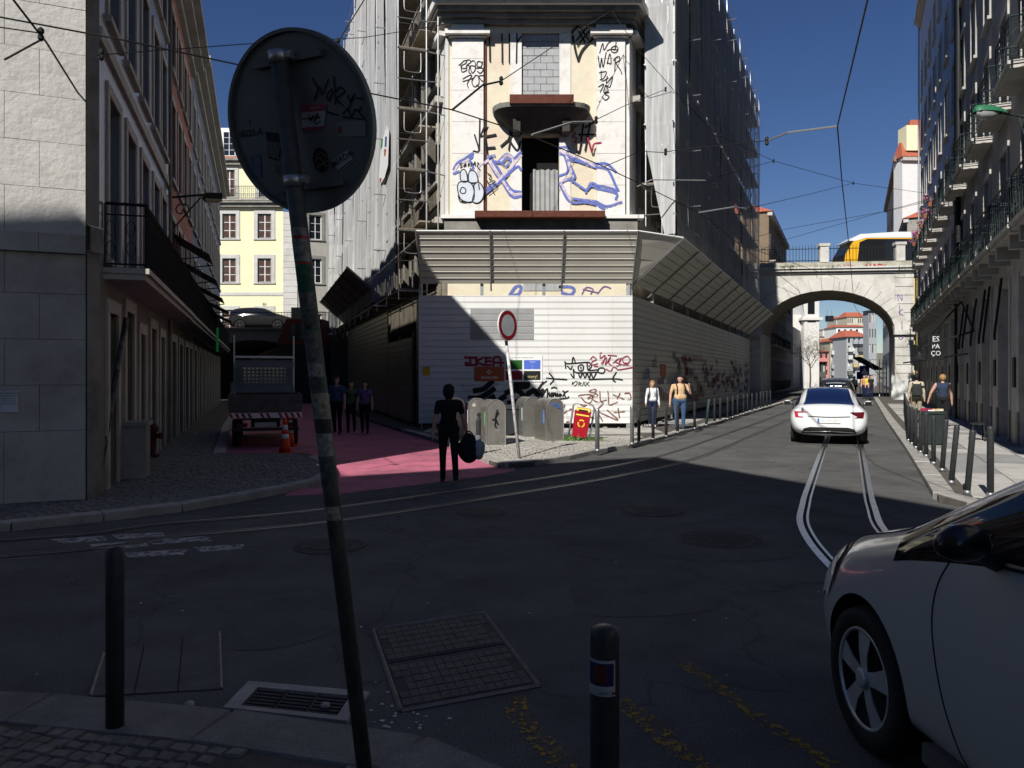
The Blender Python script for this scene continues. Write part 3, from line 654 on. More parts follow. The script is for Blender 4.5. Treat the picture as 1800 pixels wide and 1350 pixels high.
# ------------------------------------------------------------------ the derelict corner building
oldw = mat('weathered_white_stone', (.80, .775, .73), .85, .08, 2.2, .25, 30, dirt=(.46, .42, .36), dirts=2.2, damt=.6, fine=.08)
oldy = mat('peeling_cream_render', (.74, .67, .50), .9, .08, 2.5, .25, 25, dirt=(.70, .50, .42), dirts=.8, damt=.75, fine=.08)
rust = mat('rusted_steel_beam', (.12, .038, .024), .8, .25, 8, .2, 60, dirt=(.05, .02, .015), dirts=5, damt=.5)
block = mat('concrete_block', (.40, .41, .41), .9, .1, 5, .4, 50, fine=.12)
mortar = mat('mortar', (.62, .6, .56), .95, .15, 9, .4, 50)
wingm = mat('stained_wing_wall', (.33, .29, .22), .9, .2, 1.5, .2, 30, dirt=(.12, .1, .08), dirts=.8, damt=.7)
BY = 25.6; PB0 = Plane((-2.2, BY), (1, 0), (0, -1)); S = PB0.spx; zpx = lambda y, d=0: H-(y-HZ)*(BY-d)/F
RT = 18.6
ruin = thing('derelict_building', 'derelict flatiron corner building with graffiti, bricked window and rusty balconies', 'building', (.85, BY, 0))
aL, aRr = S(787), S(1103); w0, w1 = S(917), S(983)
zb = zpx(384); zt = zpx(22)
hol = [(w0, w1, zb+.1, zpx(238)), (w0, w1, zpx(172), zpx(58)), (1.7, 2.9, .4, 3.2), (3.6, 4.9, .4, 3.2)]
mb = MB(); wall(mb, PB0, aL, aRr, 0, zt, hol, .3); wall(mb, PB0, aL, aRr, zt, RT, [(w0, w1, zt+.9, zt+3.4)], .3); mb.build('front_wall', oldy, ruin)
mb = MB(); mb.quad(*[PB0.at(a, z, -.55) for a, z in ((w0-.1, zb-.2), (w1+.1, zb-.2), (w1+.1, zpx(230)), (w0-.1, zpx(230)))])
mb.build('dark_room', dark, ruin); mb = MB(); mb.quad(*[PB0.at(a, z, -.4) for a, z in ((1.6, .3), (5, .3), (5, 3.3), (1.6, 3.3))]); mb.build('dark_room', dark, ruin); mb = MB(); mb.quad(*[PB0.at(a, z, -.4) for a, z in ((w0, zt+.8), (w1, zt+.8), (w1, zt+3.5), (w0, zt+3.5))]); mb.build('dark_room', dark, ruin)
# wings
PWr = Plane((PB0.at(aRr, 0).x, BY), (.3976, .9176), (.9176, -.3976)); PWl = Plane((PB0.at(aL, 0).x, BY), (-.31, .951), (-.951, -.31))
for P in (PWr, PWl):
    hs = [(1.6+2.6*i, 2.8+2.6*i, z, z+2.3) for i in range(9) for z in (1, 5.2, 8.6, 12, 15.4)]
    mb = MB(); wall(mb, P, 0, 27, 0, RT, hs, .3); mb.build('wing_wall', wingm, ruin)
    for h in hs: 
        if h[2] > 4: surround(P, h, ruin, stone, .18, .06, .06)
    mb = MB()
    for h in hs: mb.quad(*[P.at(a, z, -.28) for a, z in ((h[0], h[2]), (h[1], h[2]), (h[1], h[3]), (h[0], h[3]))])
    mb.build('dark_opening', dark, ruin)
    for z in (zb-.1, 11.0, 14.4):
        mb = MB(); mb.fbox(P, .3, 27, z, z+.2, 0, .35); mb.build('string_course', stone, ruin)
mb = MB(); q = [PB0.at(aL, 0), PB0.at(aRr, 0), PWr.at(27, 0), PWl.at(27, 0)]; mb.prism([xy(p) for p in q], RT, RT+.3); mb.build('roof', redtile, ruin)
# stone jambs, pilasters with capitals, side chamfers
for a0, a1, n in ((w0-.38, w0, 'door_jamb'), (w1, w1+.38, 'door_jamb')):
    for z0, z1 in ((zb+.12, zpx(236)), (zpx(170), zpx(60))):
        mb = MB(); mb.fbox(PB0, a0, a1, z0, z1, -.05, .03); mb.build(n, oldw, ruin)
for l, r in ((S(795), S(850)), (S(1048), S(1098))):
    zc = zb+.04; k = 0
    while zc < zpx(70)-.05:
        z2 = min(zc+1.05, zpx(70)); mb = MB(); mb.fbox(PB0, l, r, zc, z2-.012, -.1, .12); mb.build('pilaster_block', oldw, ruin); zc = z2
    mb = MB(); mb.fbox(PB0, l-.1, r+.1, zpx(69), zpx(66), -.1, .2); mb.fbox(PB0, l-.22, r+.22, zpx(66), zpx(58), -.1, .34); mb.fbox(PB0, l-.02, r+.02, zpx(58), zpx(44), -.1, .14); mb.build('capital', oldw, ruin)
mb = MB(); mb.fbox(PB0, S(852), S(855), zb+.1, zpx(72), -.05, .05); mb.build('dark_downpipe', rust, ruin)
for sgn, P, a in ((-1, PWl, aL), (1, PWr, aRr)):
    mb = MB(); mb.fbox(P, -.05, .75, zb, zpx(68), -.02, .08); mb.build('chamfer_pier', oldw, ruin)
    mb = MB(); mb.fbox(P, -.1, 1.0, zpx(66), zpx(58), -.02, .34); mb.build('capital', oldw, ruin)
# main cornice and the upper balcony beam
for k, (y0, y1, o) in enumerate(((46, 38, .2), (38, 30, .34), (30, 22, .5), (22, 9, .66))):
    z0, z1 = zpx(y0), zpx(y1)
    mb = MB(); pts = [PB0.at(aL-.1-o*.4, 0, o), PB0.at(aRr+.1+o*.4, 0, o), PWr.at(26, 0, o*.7), PWr.at(26, 0, -.1), PB0.at(aRr, 0, -.1), PB0.at(aL, 0, -.1), PWl.at(26, 0, -.1), PWl.at(26, 0, o*.7)]
    n = len(pts); mb.add([(p.x, p.y, z0) for p in pts]+[(p.x, p.y, z1-.004*k) for p in pts], [tuple(range(n-1, -1, -1)), tuple(range(n, 2*n))]+[(i, (i+1) % n, n+(i+1) % n, n+i) for i in range(n)]); mb.build('cornice', stonedk if k < 3 else oldw, ruin)
mb = MB(); mb.fbox(PB0, aL-.5, aRr+.5, zpx(9)+.004, zpx(2), -.1, 1.45); mb.build('upper_slab', oldw, ruin)
mb = MB(); mb.fbox(PB0, S(885)+0, S(1040), zpx(9)+.01, zpx(-6), -.1, 1.5); mb.build('steel_beam', rust, ruin)
# bricked-up window: single blocks
bw, bh = .42, .235; z = zpx(171); r_ = 0
while z < zpx(62):
    a = w0-(.21 if r_ % 2 else 0)
    while a < w1-.02:
        b0, b1 = max(a+.008, w0+.005), min(a+bw-.01, w1-.005)
        if b1-b0 > .05:
            mb = MB(); o = rnd.uniform(-.012, .008); mb.fbox(PB0, b0, b1, z+.008, min(z+bh-.01, zpx(60)), -.3, -.06+o); mb.build('block', block, ruin)
        a += bw
    z += bh; r_ += 1
mb = MB(); mb.fbox(PB0, w0, w1, zpx(171), zpx(58), -.3, -.1); mb.build('mortar_bed', mortar, ruin)
# curved balcony with rusty fascia
zs = zpx(184, 1.0)
def dslab(mb, r0, r1, z0, z1, c, dep0, dep1, n=18):
    vs = []
    for rr, zz, dd in ((r0, z0, dep0), (r1, z1, dep1)):
        for i in range(n+1):
            th = math.pi*i/n; cx, sx = math.cos(th), math.sin(th)
            cx = math.copysign(abs(cx)**.55, cx); sx = abs(sx)**.55
            vs.append(PB0.at(c-rr*cx, zz, dd*sx))
    m = n+1; mb.add(vs, [(i, i+1, m+i+1, m+i) for i in range(n)]+[tuple(range(m, 2*m)), tuple(range(m-1, -1, -1))])
cc = S(951)
mb = MB(); dslab(mb, 1.58, 1.62, zs-.04, zs+.1, cc, 1.02, 1.05); bal = mb.build('balcony_slab', stonedk, ruin)
mb = MB(); dslab(mb, .95, 1.56, zpx(226, .5), zs-.042, cc, .35, 1.0); mb.build('balcony_corbel', mat('shadow_dark_stone', (.06, .055, .05), .9, .25, 3), bal)  # slab and corbel coloured dark for the shadow under the rusty balcony
mb = MB(); mb.fbox(PB0, S(896), S(1004), zs+.02, zs+.3, -.02, 1.09); mb.fbox(PB0, S(878), S(896)-.003, zs+.02, zs+.22, -.02, .55); mb.fbox(PB0, S(1004)+.003, S(1025), zs+.02, zs+.22, -.02, .55); mb.build('steel_fascia', rust, bal)
for px in (908, 993):
    a = S(px); mb = MB(); mb.fbox(PB0, a-.12, a+.12, zpx(236, .3), zs-.13, -.02, .62); mb.build('bracket', MATS['shadow_dark_stone'], bal)
# lower ledge and beam
mb = MB(); mb.fbox(PB0, aL-.2, aRr+.5, zb-.05, zb+.07, -.3, .3); mb.build('ledge', oldw, ruin)
mb = MB(); mb.fbox(PB0, S(836), S(1060), zb-.07, zb+.13, -.1, .62); mb.build('steel_beam', rust, ruin)
mb = MB(); mb.fbox(PB0, aL-.1, aRr+.3, zb-.5, zb-.052, -.3, .2); mb.build('ledge_shadow_band', stonedk, ruin)  # dark band standing in for the shadow below the ledge
# corrugated sheet in the door opening
mb = MB(); n = 26; a0, a1, z0, z1 = S(937), S(981), zb+.13, zpx(297)
vs = [PB0.at(lerp(a0, a1, i/n), z+(.02*math.sin(i*.9) if z > z0 else 0), -.1+.035*math.sin(i*1.25)) for z in (z0, z1) for i in range(n+1)]
mb.add(vs, [(i, i+1, n+2+i, n+1+i) for i in range(n)]); mb.build('corrugated_sheet', mat('weathered_zinc', (.36, .36, .35), .6, .2, 6, dirt=(.2, .19, .17), dirts=3, damt=.6), ruin, smooth=True)
# ---- graffiti on the facade (traced strokes, flat paint)
DP = .135; Z6 = ((680, 0), 3.2135)
def gz(lines, m, w, d=DP, z=Z6): graf(ruin, m, lines, PB0, z[0], z[1], w, d)
Za = ((780, 0), 10.0); Zb = ((780, 240), 7.5); Zc = ((960, 0), 10.0); Zd = ((960, 160), 5.625)
gz([[(262, 1145), (300, 1120), (350, 1070), (400, 1065), (385, 1110), (315, 1150), (330, 1200), (395, 1190), (405, 1140)], [(300, 1150), (320, 1260), (400, 1230), (395, 1160)], [(390, 1060), (450, 1050), (475, 1090), (410, 1140), (450, 1160), (440, 1260), (470, 1290)], [(480, 1080), (530, 1065), (560, 1130), (550, 1160), (470, 1155), (480, 1240), (505, 1280), (550, 1230), (555, 1160)], [(680, 1120), (640, 1080), (590, 1090), (590, 1160), (640, 1175), (665, 1150), (680, 1080)], [(570, 1195), (680, 1195), (685, 1240), (640, 1285), (590, 1250)]], ink, .03, DP, Za)
gz([[(430, 445), (455, 430), (480, 425), (455, 470), (460, 495)], [(430, 460), (490, 440)], [(500, 425), (480, 460), (495, 490), (520, 470), (515, 430), (500, 425)], [(545, 425), (520, 430), (535, 455), (550, 460), (530, 490), (505, 480)]], ink, .03)
gz([[(580, 190), (582, 345)], [(650, 190), (652, 355)], [(692, 190), (692, 355)], [(735, 190), (732, 355)], [(735, 240), (758, 205)]], ink, .05, .045)
gz([[(460, 560), (490, 760), (525, 930), (563, 1060)], [(563, 1060), (600, 950), (650, 860), (740, 760), (825, 680)], [(470, 540), (600, 410), (700, 230)]], ink, .075, .045, Zc)
gz([[(530, 710), (720, 480)], [(550, 800), (770, 530)], [(560, 530), (660, 700), (680, 750)], [(600, 480), (740, 690)]], ink, .05, .046, Zc)
gz([[(940, 930), (995, 760), (1015, 880), (1090, 760), (1150, 720)], [(1265, 860), (1240, 815), (1200, 810), (1150, 840), (1150, 900), (1200, 925), (1250, 900), (1265, 860)], [(1070, 890), (1140, 865), (1260, 875)], [(1230, 740), (1215, 840), (1190, 880)], [(915, 985), (945, 1190), (975, 1020), (1000, 1180), (1055, 915)], [(1070, 1120), (1120, 940), (1140, 1110), (1080, 1100)], [(1185, 1060), (1240, 1000), (1290, 1000), (1285, 1060), (1230, 1110), (1300, 1220), (1330, 1300)], [(1215, 1020), (1205, 1250)]], ink, .03, DP, Zc)
gz([[(1200, 410), (1240, 405), (1225, 440), (1205, 450)], [(1210, 400), (1215, 455), (1250, 440)], [(1245, 430), (1240, 470), (1275, 430), (1260, 490), (1240, 480)], [(1195, 490), (1225, 475), (1205, 520)], [(1235, 480), (1225, 520), (1250, 510), (1235, 480)], [(1255, 520), (1230, 530), (1255, 545), (1235, 565), (1215, 545)], [(1200, 572), (1203, 576)]], ink, .028)
gz([[(495, 760), (520, 850), (488, 853)], [(525, 675), (522, 850)], [(560, 690), (530, 770), (550, 770), (560, 850)]], ink, .05)
gz([[(560, 770), (615, 760)], [(570, 835), (610, 832)], [(645, 825), (740, 745), (755, 760), (690, 775), (735, 850), (755, 800)], [(690, 700), (700, 770), (690, 845)]], ink, .07, .046)
gz([[(1085, 760), (1205, 760)], [(1110, 700), (1090, 850), (1075, 852)], [(1150, 690), (1120, 850)], [(1170, 690), (1120, 720)]], ink, .06, .046)
gz([[(1135, 780), (1158, 855), (1170, 815), (1210, 805)]], inkred, .06); gz([[(1050, 740), (1068, 755), (1045, 770), (1072, 780), (1060, 805), (1078, 800)]], inkred, .03, .046)
# the big blue and pink piece
bl = [[(130, 430), (180, 350), (280, 290), (380, 220)], [(380, 220), (370, 280), (340, 300), (390, 420), (350, 430)], [(560, 300), (620, 260), (670, 250)], [(560, 310), (480, 400), (470, 600)], [(600, 340), (680, 480), (760, 580), (900, 790), (1020, 785)], [(640, 300), (740, 460), (830, 620), (910, 710), (1020, 730)], [(560, 690), (700, 600), (930, 360), (840, 230), (720, 330)], [(560, 740), (760, 580), (960, 400), (1020, 440)], [(680, 330), (760, 350), (820, 390), (880, 320), (840, 290), (780, 330)], [(930, 290), (1020, 200)], [(130, 490), (200, 460)]]
gz([b for b in bl if all(p[0] < 545 for p in b)], inkbl, .085, DP, Zb); gz([b for b in bl if not all(p[0] < 545 for p in b)], inkbl, .085, .046, Zb)
gz([[(600, 320), (700, 480), (780, 590), (905, 750), (1020, 755)], [(690, 600), (930, 345), (840, 250), (760, 320)], [(935, 340), (1020, 250)], [(470, 400), (590, 310)]], inkpk, .09, .0485, Zb)
gz([[(140, 465), (190, 380), (330, 300)], [(455, 520), (460, 400), (530, 340)]], inkpk, .07, DP+.003, Zb)
br = [[(130, 560), (215, 560), (230, 650), (490, 730)], [(200, 680), (300, 690), (490, 755)], [(130, 620), (180, 640), (215, 790), (130, 840)], [(210, 680), (285, 850), (200, 870)], [(150, 905), (240, 880), (390, 975), (440, 910), (490, 920)], [(130, 910), (230, 1090), (390, 1100), (490, 1120)], [(240, 1060), (400, 1080), (490, 1090)], [(390, 1000), (440, 940), (490, 950)]]
gz(br, inkbl, .08, .046, Zd)
gz([[(490, 720), (600, 720), (690, 800)], [(490, 750), (610, 780), (690, 940), (715, 985)], [(490, 930), (640, 960), (700, 990)], [(490, 960), (690, 1010), (690, 1070)], [(490, 1090), (600, 1140), (745, 1100)], [(490, 1110), (560, 1160), (600, 1150)]], inkbl, .085, DP, Zd)
gz([[(140, 590), (200, 620), (330, 660), (490, 745)], [(150, 890), (215, 860), (245, 800), (205, 660)], [(150, 920), (220, 1040), (250, 1080)]], inkpk, .09, .0485, Zd)
# bubble throw-up: chrome fill with black outline
mb = MB()
def blob(pts, d, P=PB0, z=Zb):
    L = catmull([P.px(z[0][0]+x/z[1], z[0][1]+y/z[1], d) for x, y in pts+pts[:1]], 5); mb.poly(L[:-1])
outl = [[(215, 480), (240, 440), (280, 440), (305, 500), (310, 590), (250, 600), (220, 560)], [(325, 500), (345, 455), (390, 450), (430, 490), (450, 590), (385, 610), (330, 590)], [(180, 650), (210, 600), (300, 590), (370, 630), (400, 720), (395, 830), (330, 865), (230, 830), (190, 740)], [(395, 640), (450, 600), (500, 640), (530, 720), (510, 820), (450, 875), (380, 850), (402, 730)]]
for k, o_ in enumerate(outl): blob(o_, DP+.006+.0007*k)
mb.build('graffiti', inkviolet, ruin)
gz([o_+o_[:1] for o_ in outl], ink, .035, DP+.010, Zb)
gz([[(215, 720), (240, 670), (285, 690), (285, 740), (240, 750), (212, 720)], [(460, 620), (470, 700)], [(190, 780), (215, 850), (290, 870)]], ink, .035, DP+.0125, Zb)
gz([[(240, 350), (210, 360), (240, 390), (220, 410)], [(290, 350), (260, 390), (290, 385), (290, 350)], [(320, 390), (330, 345), (345, 390)], [(365, 390), (370, 340), (390, 370), (410, 330), (415, 385)], [(440, 345), (465, 360), (440, 390), (480, 440)]], ink, .03, DP+.009, Zb)
gz([[(575, 480), (625, 520), (600, 560), (680, 590), (650, 620), (705, 660), (590, 760)], [(565, 570), (665, 750)], [(580, 620), (640, 590)]], ink, .03, .052, Zb)

Zg = ((700, 380), 2.5714)
gz([[(505, 355), (530, 320), (555, 318), (545, 350), (520, 357)], [(730, 320), (770, 318), (795, 330), (780, 355), (740, 345)]], inkbl, .1, .02, Zg)
gz([[(830, 352), (850, 322), (880, 330), (870, 352)], [(900, 350), (930, 318), (960, 325)], [(835, 330), (900, 345)]], inkpurp, .04, .02, Zg)
for k in range(5):
    a_ = S(700+(565+36*k)/2.5714); mb = MB(); mb.fbox(PB0, a_, a_+.26, 4.62, 4.86, -.02, .02); mb.build('block', block, ruin)
# ------------------------------------------------------------------ hoarding with canopy
sheet = mat('painted_steel_sheet', (.74, .735, .71), .45, .05, 1.4, dirt=(.56, .55, .51), dirts=.7, damt=.5, fine=.03)
sheetb = mat('shade_tinted_sheet', (.66, .63, .54), .42, .06, 1.4, dirt=(.5, .47, .4), dirts=.7, damt=.55, fine=.04)  # same sheets as the front, tinted beige for their shaded look
hoard = thing('construction_hoarding', 'white ribbed steel hoarding with tilted canopy wrapping the derelict corner', 'hoarding', (.45, 24.65, PV))
HB, HT = .26, 4.37; NR = 20; rh = (HT-HB)/NR
def rib_mesh(L, hgt, m, sheen=.0):
    mb = MB(); prof = [(0, -.012), (.012, 0), (hgt-.034, 0), (hgt-.024, .012), (hgt-.008, .012), (hgt-.002, -.012)]
    mb.add([(x, -d, z) for x in (0, L) for z, d in prof], [(i, 6+i, 7+i, i+1) for i in range(5)]); 
    for f in range(len(mb.f)): mb.f[f] = tuple(mb.f[f])
    return mb.mesh('sheet_rib', m)
def ribs(P, segs, z0, n, h, parent, m, d=0.0, tilt=0.0):
    for a0, a1 in segs:
        me = rib_mesh(a1-a0-.004, h, m)
        for k in range(n):
            o = link('sheet_rib', me, parent); q = P.at(a0, z0+k*h, d+rnd.uniform(0, .004)); o.location = q
            o.rotation_euler = (0, 0, P.rot() if P.n.dot(Vector((P.u.y, -P.u.x))) > 0 else P.rot()+math.pi)
            if P.n.dot(Vector((P.u.y, -P.u.x))) < 0: o.location = P.at(a1, z0+k*h, d)
front_segs = [(0, PHf.spx(817)), (PHf.spx(817), PHf.spx(964)), (PHf.spx(964), PHf.spx(1077)), (PHf.spx(1077), 6.84)]
ribs(PHf, front_segs, HB, NR, rh, hoard, sheet)
ribs(PHs, [(i*3.3, i*3.3+3.3) for i in range(10)], HB, NR, rh, hoard, sheetb)
mb = MB(); mb.fbox(PHf, 0, 6.84, HB, HT-.02, -.06, -.03); mb.fbox(PHs, 0, 33, HB, HT-.02, -.06, -.03); mb.build('backing', sheetb, hoard)
for P, L in ((PHf, [0.02, 2, 4, 6.8]), (PHs, [3.3*i+.02 for i in range(11)])):
    for a in L: mb = MB(); mb.fbox(P, a-.05, a+.05, PV-.02, 4.8, -.2, -.08); mb.build('post', steel, hoard)
mb = MB(); mb.fbox(PHf, -.02, .02, HB, HT, -.05, .02); mb.build('corner_trim', sheet, hoard)
# dark patch sheet
mb = MB(); a0, a1 = PHf.spx(827), PHf.spx(938)
for k in range(5):
    z0 = HB+NR*rh-rh*(2+k)-rh+.02; mb = MB(); mb.fbox(PHf, a0, a1, z0+.004, z0+rh-.03, .012, .022); mb.build('grey_patch', mat('grey_sheet', (.3, .3, .3), .5, .1), hoard)
# canopy: ribs run along, tilting out and up
CO, CZ0, CZ1 = 1.65, 4.74, 6.11
def canopy(P, a0, a1, n, m, nb, parent, CO=1.6, CZ1=6.11):
    tv = Vector((P.n.x*CO, P.n.y*CO, CZ1-CZ0)); Lt = tv.length; tv /= Lt; U = Vector((P.u.x, P.u.y, 0)); nn = U.cross(tv)
    if nn.dot(Vector((P.n.x, P.n.y, 0))) < 0: nn = -nn
    h = Lt/n
    prof = [(0, -.012), (.012, 0), (h-.045, 0), (h-.03, .014), (h-.012, .014), (h-.002, -.012)]
    for b in range(nb):
        s0, s1 = lerp(a0, a1, b/nb), lerp(a0, a1, (b+1)/nb)
        for k in range(n):
            o_ = P.at(0, CZ0); mb = MB(); q = lambda s, z, d: o_+U*s+tv*(k*h+z)+nn*d
            mb.add([q(s, z, d) for s in (s0+.002, s1-.002) for z, d in prof], [(i, 6+i, 7+i, i+1) for i in range(5)]); mb.build('canopy_rib', m, parent)
    mb = MB(); o_ = P.at(0, CZ0); q = lambda s, z, d: o_+U*s+tv*z+nn*d
    mb.quad(q(a0, 0, -.03), q(a1, 0, -.03), q(a1, Lt, -.03), q(a0, Lt, -.03)); mb.build('canopy_skin', m, parent)
    for b in range(nb+1):
        s = lerp(a0, a1, b/nb); mb = MB(); mb.tube([q(s, -.25, .03), q(s, Lt+.03, .03)], .026, 4); mb.build('canopy_strut', mat('canopy_strut_steel', (.24, .24, .23), .5, .1, metal=.3), parent)
canopy(PHf, .03, 6.83, 8, sheetb, 3, hoard, 1.12, 6.22)
canopy(PHs, .05, 33, 8, sheetb, 12, hoard)
mb = MB()                                           # folded sheets closing the corner
pc, p1, p2 = PHf.at(6.84, CZ0), PHf.at(6.84, 6.22, 1.12), PHs.at(.05, CZ1, 1.6)
for k in range(4):
    f0, f1 = k/4, (k+1)/4; mb = MB(); e = Vector((0, 0, .03*(k % 2)))
    mb.quad(lerp(pc, p1, f0), lerp(pc, p2, f0)+e*.3, lerp(pc, p2, f1), lerp(pc, p1, f1)+e); mb.build('corner_sheet', sheetb, hoard)
mb = MB(); mb.tube([PHf.at(.03, 6.22, 1.12), p1, p2, PHs.at(33, CZ1, 1.6)], .035, 4); mb.build('canopy_edge', sheet, hoard)
sheetd = mat('shade_dark_sheet', (.17, .15, .125), .4, .12, 1.4, dirt=(.09, .08, .065), dirts=.8, damt=.6)  # same hoarding sheets, darkened to paint in the side street's shade
# left street side: gate, hoarding beyond, its canopy
PHl = Plane((-2.97, 24.65), (-.31, .951), (-.951, -.31))
gate = thing('site_gate', 'ribbed steel site gate beside the white hoarding on the pink street', 'gate', PHl.at(1.5, PV).to_tuple())
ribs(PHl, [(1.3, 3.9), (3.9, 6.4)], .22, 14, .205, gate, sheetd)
for a in (1.2, 3.9, 6.45): mb = MB(); mb.fbox(PHl, a-.05, a+.05, PV, 3.25, -.12, -.03); mb.build('gate_post', iron, gate)
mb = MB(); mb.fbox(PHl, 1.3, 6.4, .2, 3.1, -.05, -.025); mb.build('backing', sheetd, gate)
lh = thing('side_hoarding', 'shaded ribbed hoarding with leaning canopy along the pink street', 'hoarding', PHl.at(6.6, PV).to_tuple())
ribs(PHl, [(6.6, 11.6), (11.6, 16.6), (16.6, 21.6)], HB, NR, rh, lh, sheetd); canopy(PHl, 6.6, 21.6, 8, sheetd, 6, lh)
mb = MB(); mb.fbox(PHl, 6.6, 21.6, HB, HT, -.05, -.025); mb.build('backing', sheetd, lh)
mb = MB(); mb.fbox(PHl, .02, .5, PV, 4.3, -.05, 0); mb.build('dark_post', iron, hoard)

# signs and graffiti on the hoarding front
def panel(P, x0, y0, x1, y1, d, th, m, parent, name):
    a0, a1 = P.spx(x0), P.spx(x1); Y = P.at(a0, 0).y; z0, z1 = H-(y1-HZ)*Y/F, H-(y0-HZ)*Y/F
    mb = MB(); mb.fbox(P, a0, a1, z0, z1, d, d+th); return mb.build(name, m, parent)
def ptext(parent, P, s, px, py, size_px, m, d, bold=.0, align='CENTER', name='lettering'):
    p = P.px(px, py, d); sz = size_px*p.y/F; mb = MB(); u = Vector((P.u.x, P.u.y, 0)) if P.u.x > 0 or P.u.y > 0 and abs(P.u.x) > .3 else -Vector((P.u.x, P.u.y, 0))
    text_into(mb, s, sz, p, u, (0, 0, 1), align, bold); return mb.build(name, m, parent)
cl = lambda n, c: mat(n, c, .5, .06)
t = thing('company_board', 'orange contractor board with white lettering on the white hoarding', 'sign', PHf.px(857, 669).to_tuple())
panel(PHf, 834, 645, 886, 670, .016, .014, cl('orange_board', (.42, .09, .03)), t, 'board')
ptext(t, PHf, 'ENGICON', 860, 664, 6.4, white, .0315, .01); mb = MB()
for dx, dy in ((0, -2.6), (3, 0), (0, 2.6), (-3, 0)):
    c = [(dx-1.8, dy), (dx, dy-1.8), (dx+1.8, dy), (dx, dy+1.8)]; mb.poly([PHf.px(859.5+x, 653.5+y, .0315) for x, y in c][::-1])
mb.build('emblem', cl('pale_emblem', (.55, .62, .6)), t)
t = thing('notice_board', 'white notice board with four coloured panels on the hoarding', 'sign', PHf.px(919, 669).to_tuple())
panel(PHf, 887, 624, 953, 671, .016, .012, white, t, 'board')
for x0, y0, x1, y1, c, n in ((889, 633, 918, 649, (.02, .1, .02), 'green'), (921, 633, 950, 649, (.08, .15, .55), 'blue'), (889, 652, 918, 668, (.25, .015, .03), 'red'), (921, 652, 950, 668, (.015, .015, .015), 'black')):
    panel(PHf, x0, y0, x1, y1, .028, .003, cl(n+'_panel', c), t, 'colour_panel')
ptext(t, PHf, 'O que vai acontecer aqui?', 919, 628.5, 3.6, ink, .0285); ptext(t, PHf, 'story!', 936, 662, 7.5, cl('gold_ink', (.5, .42, .2)), .0315, .01)
for y in (636, 641, 644, 647): ptext(t, PHf, '-----' if y > 636 else 'mmmm', 936, y, 3.2, white, .0315)
t = tag(panel(PHf, 743, 645, 756, 660, .016, .006, cl('yellow_notice', (.6, .36, .02)), None, 'warning_notice'), 'small yellow warning notice on the shaded end of the white hoarding', 'sign')
Zh = ((800, 600), 10.588); Ze = ((950, 600), 8.435); HD = .0175
def gh(lines, m, w, z, d=HD): graf(hoard, m, lines, PHf, z[0], z[1], w, d)
gh([[(180, 300), (370, 305)], [(280, 305), (285, 440)], [(195, 445), (375, 440)], [(190, 400), (240, 405)], [(395, 290), (400, 450)], [(530, 300), (405, 380), (545, 445)], [(560, 310), (665, 305)], [(575, 310), (580, 440), (670, 435)], [(580, 375), (665, 370)], [(715, 455), (720, 310), (840, 305), (850, 460)], [(720, 395), (900, 400)]], inkred, .075, Zh)
gh([[(690, 745), (610, 820), (520, 890), (360, 920)], [(720, 885), (620, 960), (500, 1030), (400, 1060), (270, 1055)], [(720, 1030), (650, 1070), (600, 1110)], [(925, 1030), (860, 1070), (830, 1100)], [(1140, 830), (1150, 780), (1230, 760), (1340, 770), (1345, 830), (1260, 850), (1150, 845)], [(950, 960), (1040, 920), (1150, 915), (1230, 960), (1260, 1040), (1180, 1110), (1000, 1150)], [(1300, 1050), (1380, 960), (1480, 920), (1540, 990), (1640, 920)]], ink, .17, Zh)
gh([[(-60, 780), (30, 640), (90, 590)], [(-50, 720), (40, 600)], [(90, 545), (190, 555), (390, 568)], [(130, 470), (195, 565), (145, 635)], [(100, 850), (100, 700), (20, 830)], [(100, 800), (130, 760), (135, 820), (170, 760), (165, 830)], [(190, 760), (185, 820), (220, 760), (225, 820), (250, 770), (255, 820)], [(290, 780), (270, 800), (290, 815), (310, 790), (290, 780)], [(330, 735), (360, 760), (330, 815)], [(410, 735), (350, 770), (370, 820)], [(160, 695), (200, 680), (240, 695)], [(230, 860), (400, 840), (415, 820)]], ink, .045, Ze)
gh([[(360, 300), (410, 330), (690, 310), (735, 330), (755, 380), (710, 430), (850, 420)], [(365, 310), (375, 400)], [(470, 320), (485, 235), (520, 320)], [(400, 365), (450, 415), (470, 365)], [(640, 390), (625, 350), (580, 355), (558, 395), (580, 435), (625, 430), (640, 390)], [(690, 320), (700, 420)], [(850, 440), (870, 400), (930, 395), (955, 430), (930, 470), (870, 465), (850, 440)], [(450, 485), (495, 540), (490, 410), (540, 465), (860, 455)], [(565, 480), (590, 540), (625, 470), (660, 545), (690, 470), (720, 545), (750, 470), (780, 545), (830, 465)], [(720, 565), (1080, 555), (1215, 570)], [(1125, 455), (1070, 555), (1110, 600)], [(600, 380), (600, 405)], [(722, 360), (722, 372)]], ink, .042, Ze, HD+.001)
gh([[(475, 600), (470, 640), (510, 600), (545, 600), (530, 650), (500, 660)]], ink, .025, Ze); gh([[(570, 600), (565, 660)], [(570, 605), (605, 620), (575, 635), (610, 660)], [(625, 660), (645, 600), (660, 660)], [(670, 600), (720, 660)], [(720, 600), (665, 660)]], inkgreen, .025, Ze)
